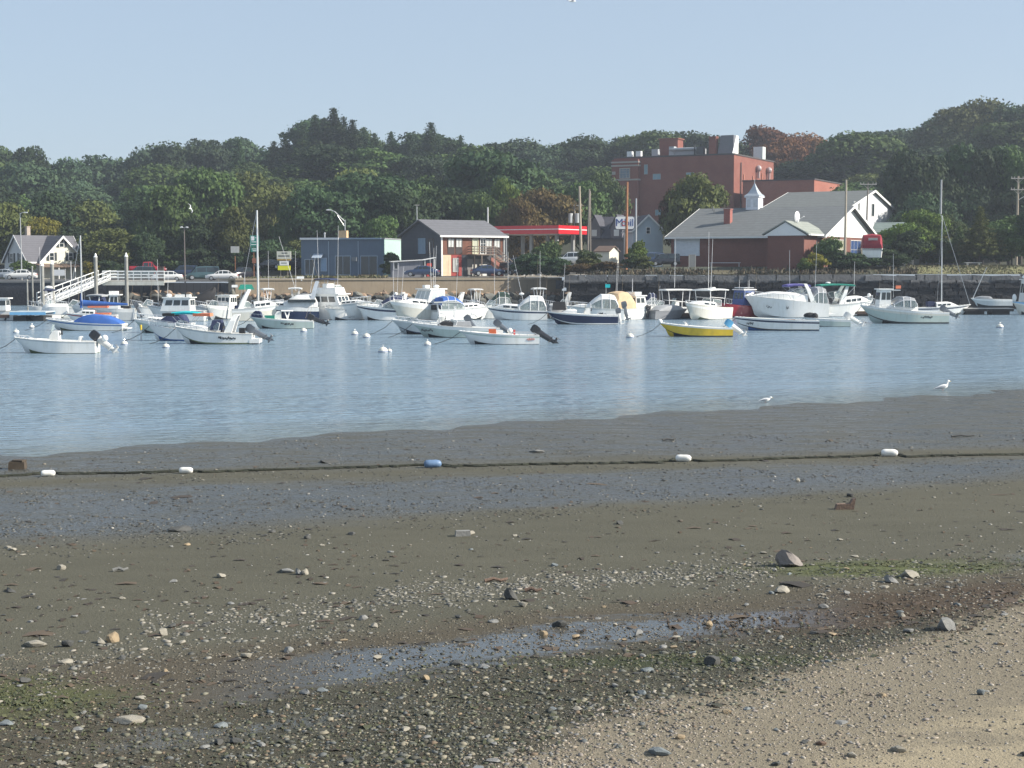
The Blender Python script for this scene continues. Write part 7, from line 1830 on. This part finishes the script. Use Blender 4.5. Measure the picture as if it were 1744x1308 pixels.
# loose stones nobody would name one by one, still single objects
rng = random.Random(21)
LOOSE = {'pale': 'small pale stone scattered on the mud and gravel of the beach', 'grey': 'small grey stone scattered on the mud and gravel of the beach', 'dark': 'small dark stone scattered on the mud and gravel of the beach', 'tan': 'small tan stone scattered on the mud and gravel of the beach', 'blue': 'small bluish stone scattered on the mud and gravel of the beach'}
n = 0
while n < 240:
    px, y = rng.uniform(-10, 1760), 880 + 440 * rng.random() ** .8
    if px > 900 and y > 1250 - (px - 900) * .22 and rng.random() < .8: continue
    w = (6 + 10 * rng.random() ** 2.2) * (1 + (y - 880) / 500)
    c = rng.choice(['pale', 'grey', 'grey', 'dark', 'tan', 'dark', 'grey', 'pale', 'blue'])
    stone(LOOSE[c], px, y, w, w * rng.uniform(.22, .5), c, rng.randrange(8), rng.uniform(0, 6.3), 'beach_pebble', 'stone', f'loose {c} beach stones'); n += 1

# gravel: tens of thousands of pebbles, one object per kind
ICO_V, ICO_F = None, None
def icos():
    import bmesh
    bm = bmesh.new(); bmesh.ops.create_icosphere(bm, subdivisions=1, radius=.5)
    v = np.array([p.co for p in bm.verts]); f = np.array([[q.index for q in fc.verts] for fc in bm.faces]); bm.free()
    return v, f
IV, IF = icos()
def pebmat(name, cols):
    m_, nt, b = newmat(name); g = G(nt)
    isl = g.n('ShaderNodeNewGeometry').outputs['Random Per Island']
    cr = g.n('ShaderNodeValToRGB'); cr.color_ramp.interpolation = 'CONSTANT'
    els = cr.color_ramp.elements
    for i, c in enumerate(cols):
        e = els[i] if i < 2 else els.new(i / len(cols))
        e.position = i / len(cols); e.color = (*c, 1)
    g.l(isl, cr.inputs[0])
    pos = g.n('ShaderNodeNewGeometry').outputs['Position']
    g.l(g.mix(g.noise(pos, 30, 2), cr.outputs[0], g.mix(.5, cr.outputs[0], (.05, .05, .04))), b.inputs['Base Color'])
    b.inputs['Roughness'].default_value = .75
    return m_
def gravel(name, label, P, size, flat, m_, seed):
    r = np.random.RandomState(seed); n = len(P)
    var = 40
    base = IV[None] * (1 + r.normal(size=(var, len(IV), 1)) * .16)
    sel = r.randint(0, var, n)
    sx = size * r.uniform(.8, 1.5, n); sy = size * r.uniform(.7, 1.1, n); sz = size * flat * r.uniform(.6, 1.2, n)
    V = base[sel] * np.stack([sx, sy, sz], 1)[:, None, :]
    a = r.uniform(0, 6.28, n); ca, sa = np.cos(a)[:, None], np.sin(a)[:, None]
    X = V[:, :, 0] * ca - V[:, :, 1] * sa; Y = V[:, :, 0] * sa + V[:, :, 1] * ca
    V = np.stack([X, Y, V[:, :, 2]], 2) + np.stack([P[:, 0], P[:, 1], P[:, 2] + sz * .08], 1)[:, None, :]
    f = (IF[None] + (np.arange(n) * len(IV))[:, None, None]).reshape(-1, 3)
    me = bpy.data.meshes.new(name)
    me.vertices.add(n * len(IV)); me.vertices.foreach_set('co', V.ravel())
    me.loops.add(f.size); me.loops.foreach_set('vertex_index', f.ravel())
    me.polygons.add(len(f)); me.polygons.foreach_set('loop_start', np.arange(0, f.size, 3))
    me.materials.append(m_); me.update(calc_edges=True)
    return props(link_mesh(name, me), label, 'gravel', None, 'stuff')
def ground_pts(px, py):
    z = np.full(len(px), .4)
    rx = (px - CX) / F
    # same ray as ray(px, py), vectorised
    uy = (CY - py) / F
    dy = math.cos(PITCH) + math.sin(PITCH) * uy; dz = -math.sin(PITCH) + math.cos(PITCH) * uy
    for _ in range(5):
        t_ = (z - H) / dz; x = rx * t_; y = dy * t_; z = bz(x, y)
    return np.stack([x, y, z], 1)
r = np.random.RandomState(4)
def uvt(P):
    s = s_of(P[:, 0], P[:, 1]); nz = np.sin(P[:, 0] * 1.3 + P[:, 1] * .8) * .35 + np.sin(P[:, 0] * 3.1 - P[:, 1] * 1.7 + 1) * .25
    return s - .22 * P[:, 0] + nz, s + .28 * P[:, 0] + nz, s - .39 * P[:, 0] + nz
NP = 170000
px, py = r.uniform(-60, 1810, NP), 735 + 600 * r.uniform(0, 1, NP)
P = ground_pts(px, py); u, v_, w_ = uvt(P); clump = np.sin(P[:, 0] * .9 + 2 * np.sin(P[:, 1] * .7)) * np.sin(P[:, 1] * 1.1 + P[:, 0] * .3)
q = r.uniform(0, 1, len(P))
mudp = (u < 30) & (q < .06 + .04 * clump) & (s_of(P[:, 0], P[:, 1]) > .8)
gravel('mud_pebbles', 'sparse small shells and pebbles scattered over the mud flat', P[mudp], r.lognormal(math.log(.017), .62, mudp.sum()).clip(.007, .075) * (1 + .018 * (P[mudp, 1] - 15)), .45, pebmat('mud_pebble_mix', [(.24, .225, .185), (.08, .08, .07), (.05, .05, .044), (.16, .15, .125), (.045, .047, .045), (.20, .18, .14), (.42, .40, .36), (.065, .06, .05)]), 1)
FQ = np.random.RandomState(31); nF = 60000
PF = ground_pts(FQ.uniform(-60, 1810, nF), 660 + 290 * FQ.uniform(0, 1, nF) ** .8); uF, tF, vF = uvt(PF)
FQm = (s_of(PF[:, 0], PF[:, 1]) > .6) & (uF < 19.5) & (FQ.uniform(0, 1, nF) < .62 + .35 * np.sin(PF[:, 0] * .5 + PF[:, 1] * 1.4))
gravel('flat_specks', 'worm casts, shell bits and grit covering the far wet flat', PF[FQm], FQ.lognormal(math.log(.030), .55, FQm.sum()).clip(.012, .10), .28, pebmat('flat_speck_mix', [(.035, .036, .030), (.055, .055, .045), (.028, .029, .027), (.085, .083, .070), (.045, .042, .033), (.032, .034, .032), (.20, .195, .175), (.05, .05, .045), (.04, .04, .035), (.11, .105, .085)]), 12)
specks = (u > 0) & (u < 19) & (q > .84) & (s_of(P[:, 0], P[:, 1]) > .5)
gravel('mud_specks', 'dark worm casts and grit on the wet mud', P[specks], r.lognormal(math.log(.022), .5, specks.sum()).clip(.01, .08) * (1 + .03 * (P[specks, 1] - 20)), .25, pebmat('grit_mix', [(.05, .048, .038), (.075, .07, .052), (.045, .045, .04), (.09, .085, .066), (.035, .036, .034)]), 2)
# pale pebble band
def bandpts(n, line, sp, seed):
    rr = np.random.RandomState(seed); X = rr.uniform(line[0][0], line[-1][0], n); Yc = np.interp(X, [a for a, b_ in line], [b_ for a, b_ in line])
    lump = .5 + .5 * np.sin(X * .021 + 1) * np.sin(X * .007)
    return ground_pts(X, Yc + rr.normal(size=n) * sp * (.5 + lump))
B = np.concatenate([bandpts(2600, [(240, 1062), (420, 1050), (620, 1030), (760, 1012), (900, 1000), (1040, 985), (1180, 978), (1300, 975)], 13, 1), bandpts(1700, [(640, 1010), (900, 995), (1180, 978), (1320, 972)], 11, 2), bandpts(900, [(1380, 1000), (1560, 985), (1744, 960)], 22, 3), bandpts(900, [(60, 1140), (300, 1100), (600, 1060)], 30, 4)])
gravel('pebble_band', 'pale band of pebbles and shells across the mud', B, np.random.RandomState(5).lognormal(math.log(.030), .6, len(B)).clip(.010, .12), .4, pebmat('pebble_band_mix', [(.29, .275, .235), (.21, .205, .18), (.12, .12, .105), (.17, .165, .145), (.08, .08, .07), (.34, .31, .26), (.15, .145, .13), (.25, .235, .19)]), 5)
t2 = v_ + r.normal(size=len(P)) * .35
dk_ = (u > 29.8 + r.normal(size=len(P)) * .5) & (t2 < 33.7) & (q < .56 * (.32 + .68 / (1 + np.exp(-(P[:, 0] + 2.6) * 1.6))))
gravel('dark_gravel', 'dark weedy gravel below the stream', P[dk_], r.lognormal(math.log(.024), .58, dk_.sum()).clip(.008, .10), .5, pebmat('dark_gravel_mix', [(.13, .125, .085), (.06, .06, .045), (.21, .20, .145), (.09, .095, .07), (.045, .048, .04), (.28, .25, .18), (.15, .15, .125), (.075, .085, .045), (.17, .12, .075), (.11, .12, .12)]), 6)
dense = 1 - np.clip((v_ - 34.2) / 3.4, 0, .86)
tn = (t2 > 33.1) & (q < .66 * dense)
gravel('tan_gravel', 'pinkish tan gravel on the upper beach', P[tn], r.lognormal(math.log(.018), .55, tn.sum()).clip(.006, .065), .6, pebmat('tan_gravel_mix', [(.30, .25, .19), (.23, .185, .14), (.35, .30, .24), (.17, .14, .115), (.27, .235, .205), (.12, .11, .10), (.42, .38, .32), (.20, .16, .12), (.19, .19, .19), (.31, .265, .19)]), 7)
mid = (u > 27.0) & (u < 29.4) & (q < .34) 
gravel('brown_grit', 'brown grit between the pebble band and the stream', P[mid], r.uniform(.014, .04, mid.sum()), .5, pebmat('brown_grit_mix', [(.12, .10, .07), (.07, .06, .045), (.18, .155, .11), (.05, .045, .035), (.24, .21, .16)]), 8)

# weed: ragged strands lying on the ground, one object per patch
def weed(name, label, P, length, m_, seed):
    r = np.random.RandomState(seed); n = len(P)
    a = r.uniform(0, 6.28, n); l = length * r.lognormal(0, .5, n); w = l * r.uniform(.12, .35, n)
    d = np.stack([np.cos(a), np.sin(a), 0 * a], 1); e = np.stack([-np.sin(a), np.cos(a), 0 * a], 1); up = np.array([0, 0, 1.0])
    lift = r.uniform(.005, .03, n)[:, None] * up
    B0 = P + up * .004
    V = np.stack([B0 - e * w[:, None], B0 + e * w[:, None], B0 + d * (l * .5)[:, None] + e * (w * 1.2)[:, None] + lift, B0 + d * (l * .5)[:, None] - e * (w * .8)[:, None] + lift, B0 + d * l[:, None] + e * (w * .5)[:, None], B0 + d * l[:, None] - e * (w * .4)[:, None]], 1)
    f = (np.array([[0, 1, 2, 3], [3, 2, 4, 5]])[None] + (np.arange(n) * 6)[:, None, None]).reshape(-1, 4)
    me = bpy.data.meshes.new(name)
    me.vertices.add(n * 6); me.vertices.foreach_set('co', V.ravel())
    me.loops.add(f.size); me.loops.foreach_set('vertex_index', f.ravel())
    me.polygons.add(len(f)); me.polygons.foreach_set('loop_start', np.arange(0, f.size, 4))
    me.materials.append(m_); me.update(calc_edges=True)
    return props(link_mesh(name, me), label, 'seaweed', None, 'stuff')
def patch(n, cx, cy, rx, ry, seed):
    rr = np.random.RandomState(seed)
    q = rr.normal(size=(n, 2)) * .42
    keep = (np.sin(q[:, 0] * 7 + 2 * np.sin(q[:, 1] * 5)) + np.sin(q[:, 1] * 9 + q[:, 0] * 3)) > -.5
    x = cx + q[keep, 0] * rx; y = cy + q[keep, 1] * ry
    return np.stack([x, y, bz(x, y)], 1)
weed('green_algae', 'bright green algae film and strands on the right mud', patch(1500, 6.3, 25.5, 3.0, 1.1, 1), .05, pebmat('algae_mix', [(.055, .068, .022), (.085, .095, .034), (.04, .05, .02), (.11, .115, .045)]), 1)
weed('green_algae', 'green algae strands among the stones at lower left', np.concatenate([patch(1700, -6.2, 17.4, 2.2, 1.5, 2), patch(450, 1.9, 18.9, 3.2, .6, 3)]), .045, MATS.get('algae_mix') or bpy.data.materials['algae_mix'], 2)
sel = (u > 28.6) & (u < 30.4) & (P[:, 0] > 2.2) & (q < .20)
weed('brown_seaweed', 'dark brown seaweed strip above the tan gravel', P[sel], .05, pebmat('wrack_mix', [(.045, .03, .02), (.08, .05, .03), (.03, .022, .016), (.11, .075, .045)]), 3)
sel = (u > 3) & (u < 30) & (q > .55) & (q < .561)
weed('stray_seaweed', 'stray strands of dark weed on the mud flat', P[sel], .10, bpy.data.materials['wrack_mix'], 4)
sel = (u > 30) & (t2 < 33.6) & (q > .62) & (q < .72)
weed('gravel_weed', 'olive weed caught between the stones of the dark gravel', P[sel], .04, pebmat('gravel_weed_mix', [(.05, .052, .025), (.075, .08, .035), (.035, .035, .02), (.06, .045, .028)]), 5)

# dry weeds standing along the tops of the walls
def tufts(name, label, n, pa, pb, d0, d1, h, m_, seed):
    r = np.random.RandomState(seed)
    px = r.uniform(pa, pb, n); px = px[(np.sin(px * .05) + np.sin(px * .023 + 1) + r.normal(size=n) * .6) > -.6]; n = len(px)
    D = wallD(px) + r.uniform(d0, d1, n); z = terrain(px, D); X = (px - CX) * D / F
    P = np.stack([X, D, z], 1); l = h * r.lognormal(0, .35, n); w = .05 * r.uniform(.6, 1.6, n)
    a = r.uniform(0, 6.28, n); e = np.stack([np.cos(a), np.sin(a), 0 * a], 1); ln = r.normal(size=(n, 3)) * .25; ln[:, 2] = 1
    T = P + ln * l[:, None]; M_ = P + ln * (l * .5)[:, None] * .9
    V = np.stack([P - e * w[:, None], P + e * w[:, None], M_ + e * w[:, None] * 1.6, M_ - e * w[:, None] * 1.6, T + e * w[:, None] * .7, T - e * w[:, None] * .7], 1)
    f = (np.array([[0, 1, 2, 3], [3, 2, 4, 5]])[None] + (np.arange(n) * 6)[:, None, None]).reshape(-1, 4)
    me = bpy.data.meshes.new(name)
    me.vertices.add(n * 6); me.vertices.foreach_set('co', V.ravel())
    me.loops.add(f.size); me.loops.foreach_set('vertex_index', f.ravel())
    me.polygons.add(len(f)); me.polygons.foreach_set('loop_start', np.arange(0, f.size, 4))
    me.materials.append(m_); me.update(calc_edges=True)
    return props(link_mesh(name, me), label, 'weeds', None, 'stuff')
wm_ = pebmat('dry_weed_mix', [(.07, .052, .028), (.05, .05, .024), (.10, .078, .038), (.035, .04, .02), (.065, .04, .025), (.12, .09, .045)])
tufts('dry_weeds', 'dry brown weeds standing along the top of the stone quay', 7000, 975, 1560, 1.0, 6, .32, wm_, 1)
tufts('grass_edge', 'rough grass along the edge of the lawn above the tan wall', 3500, 395, 660, .8, 9, .18, pebmat('lawn_blade_mix', [(.12, .12, .05), (.09, .10, .04), (.16, .14, .065), (.19, .16, .08)]), 2)
tufts('park_grass', 'patchy dry grass of the park lawn at the right', 6000, 1540, 1800, 1.2, 22, .14, bpy.data.materials['lawn_blade_mix'], 3)

# ------------------------------------------------------------------ haze: one closed box of thin air round everything
hb = MB(); hb.box((0, 425, 32), (1500, 1130, 80))
hm = bpy.data.materials.new('thin_haze'); hm.use_nodes = True
nt = hm.node_tree; nt.nodes.remove(nt.nodes['Principled BSDF'])
pv = nt.nodes.new('ShaderNodeVolumePrincipled')
pv.inputs['Color'].default_value = (.78, .87, 1.0, 1); pv.inputs['Density'].default_value = .0003; pv.inputs['Anisotropy'].default_value = .2
nt.links.new(pv.outputs[0], nt.nodes['Material Output'].inputs['Volume'])
props(hb.build('haze', hm), kind='stuff')
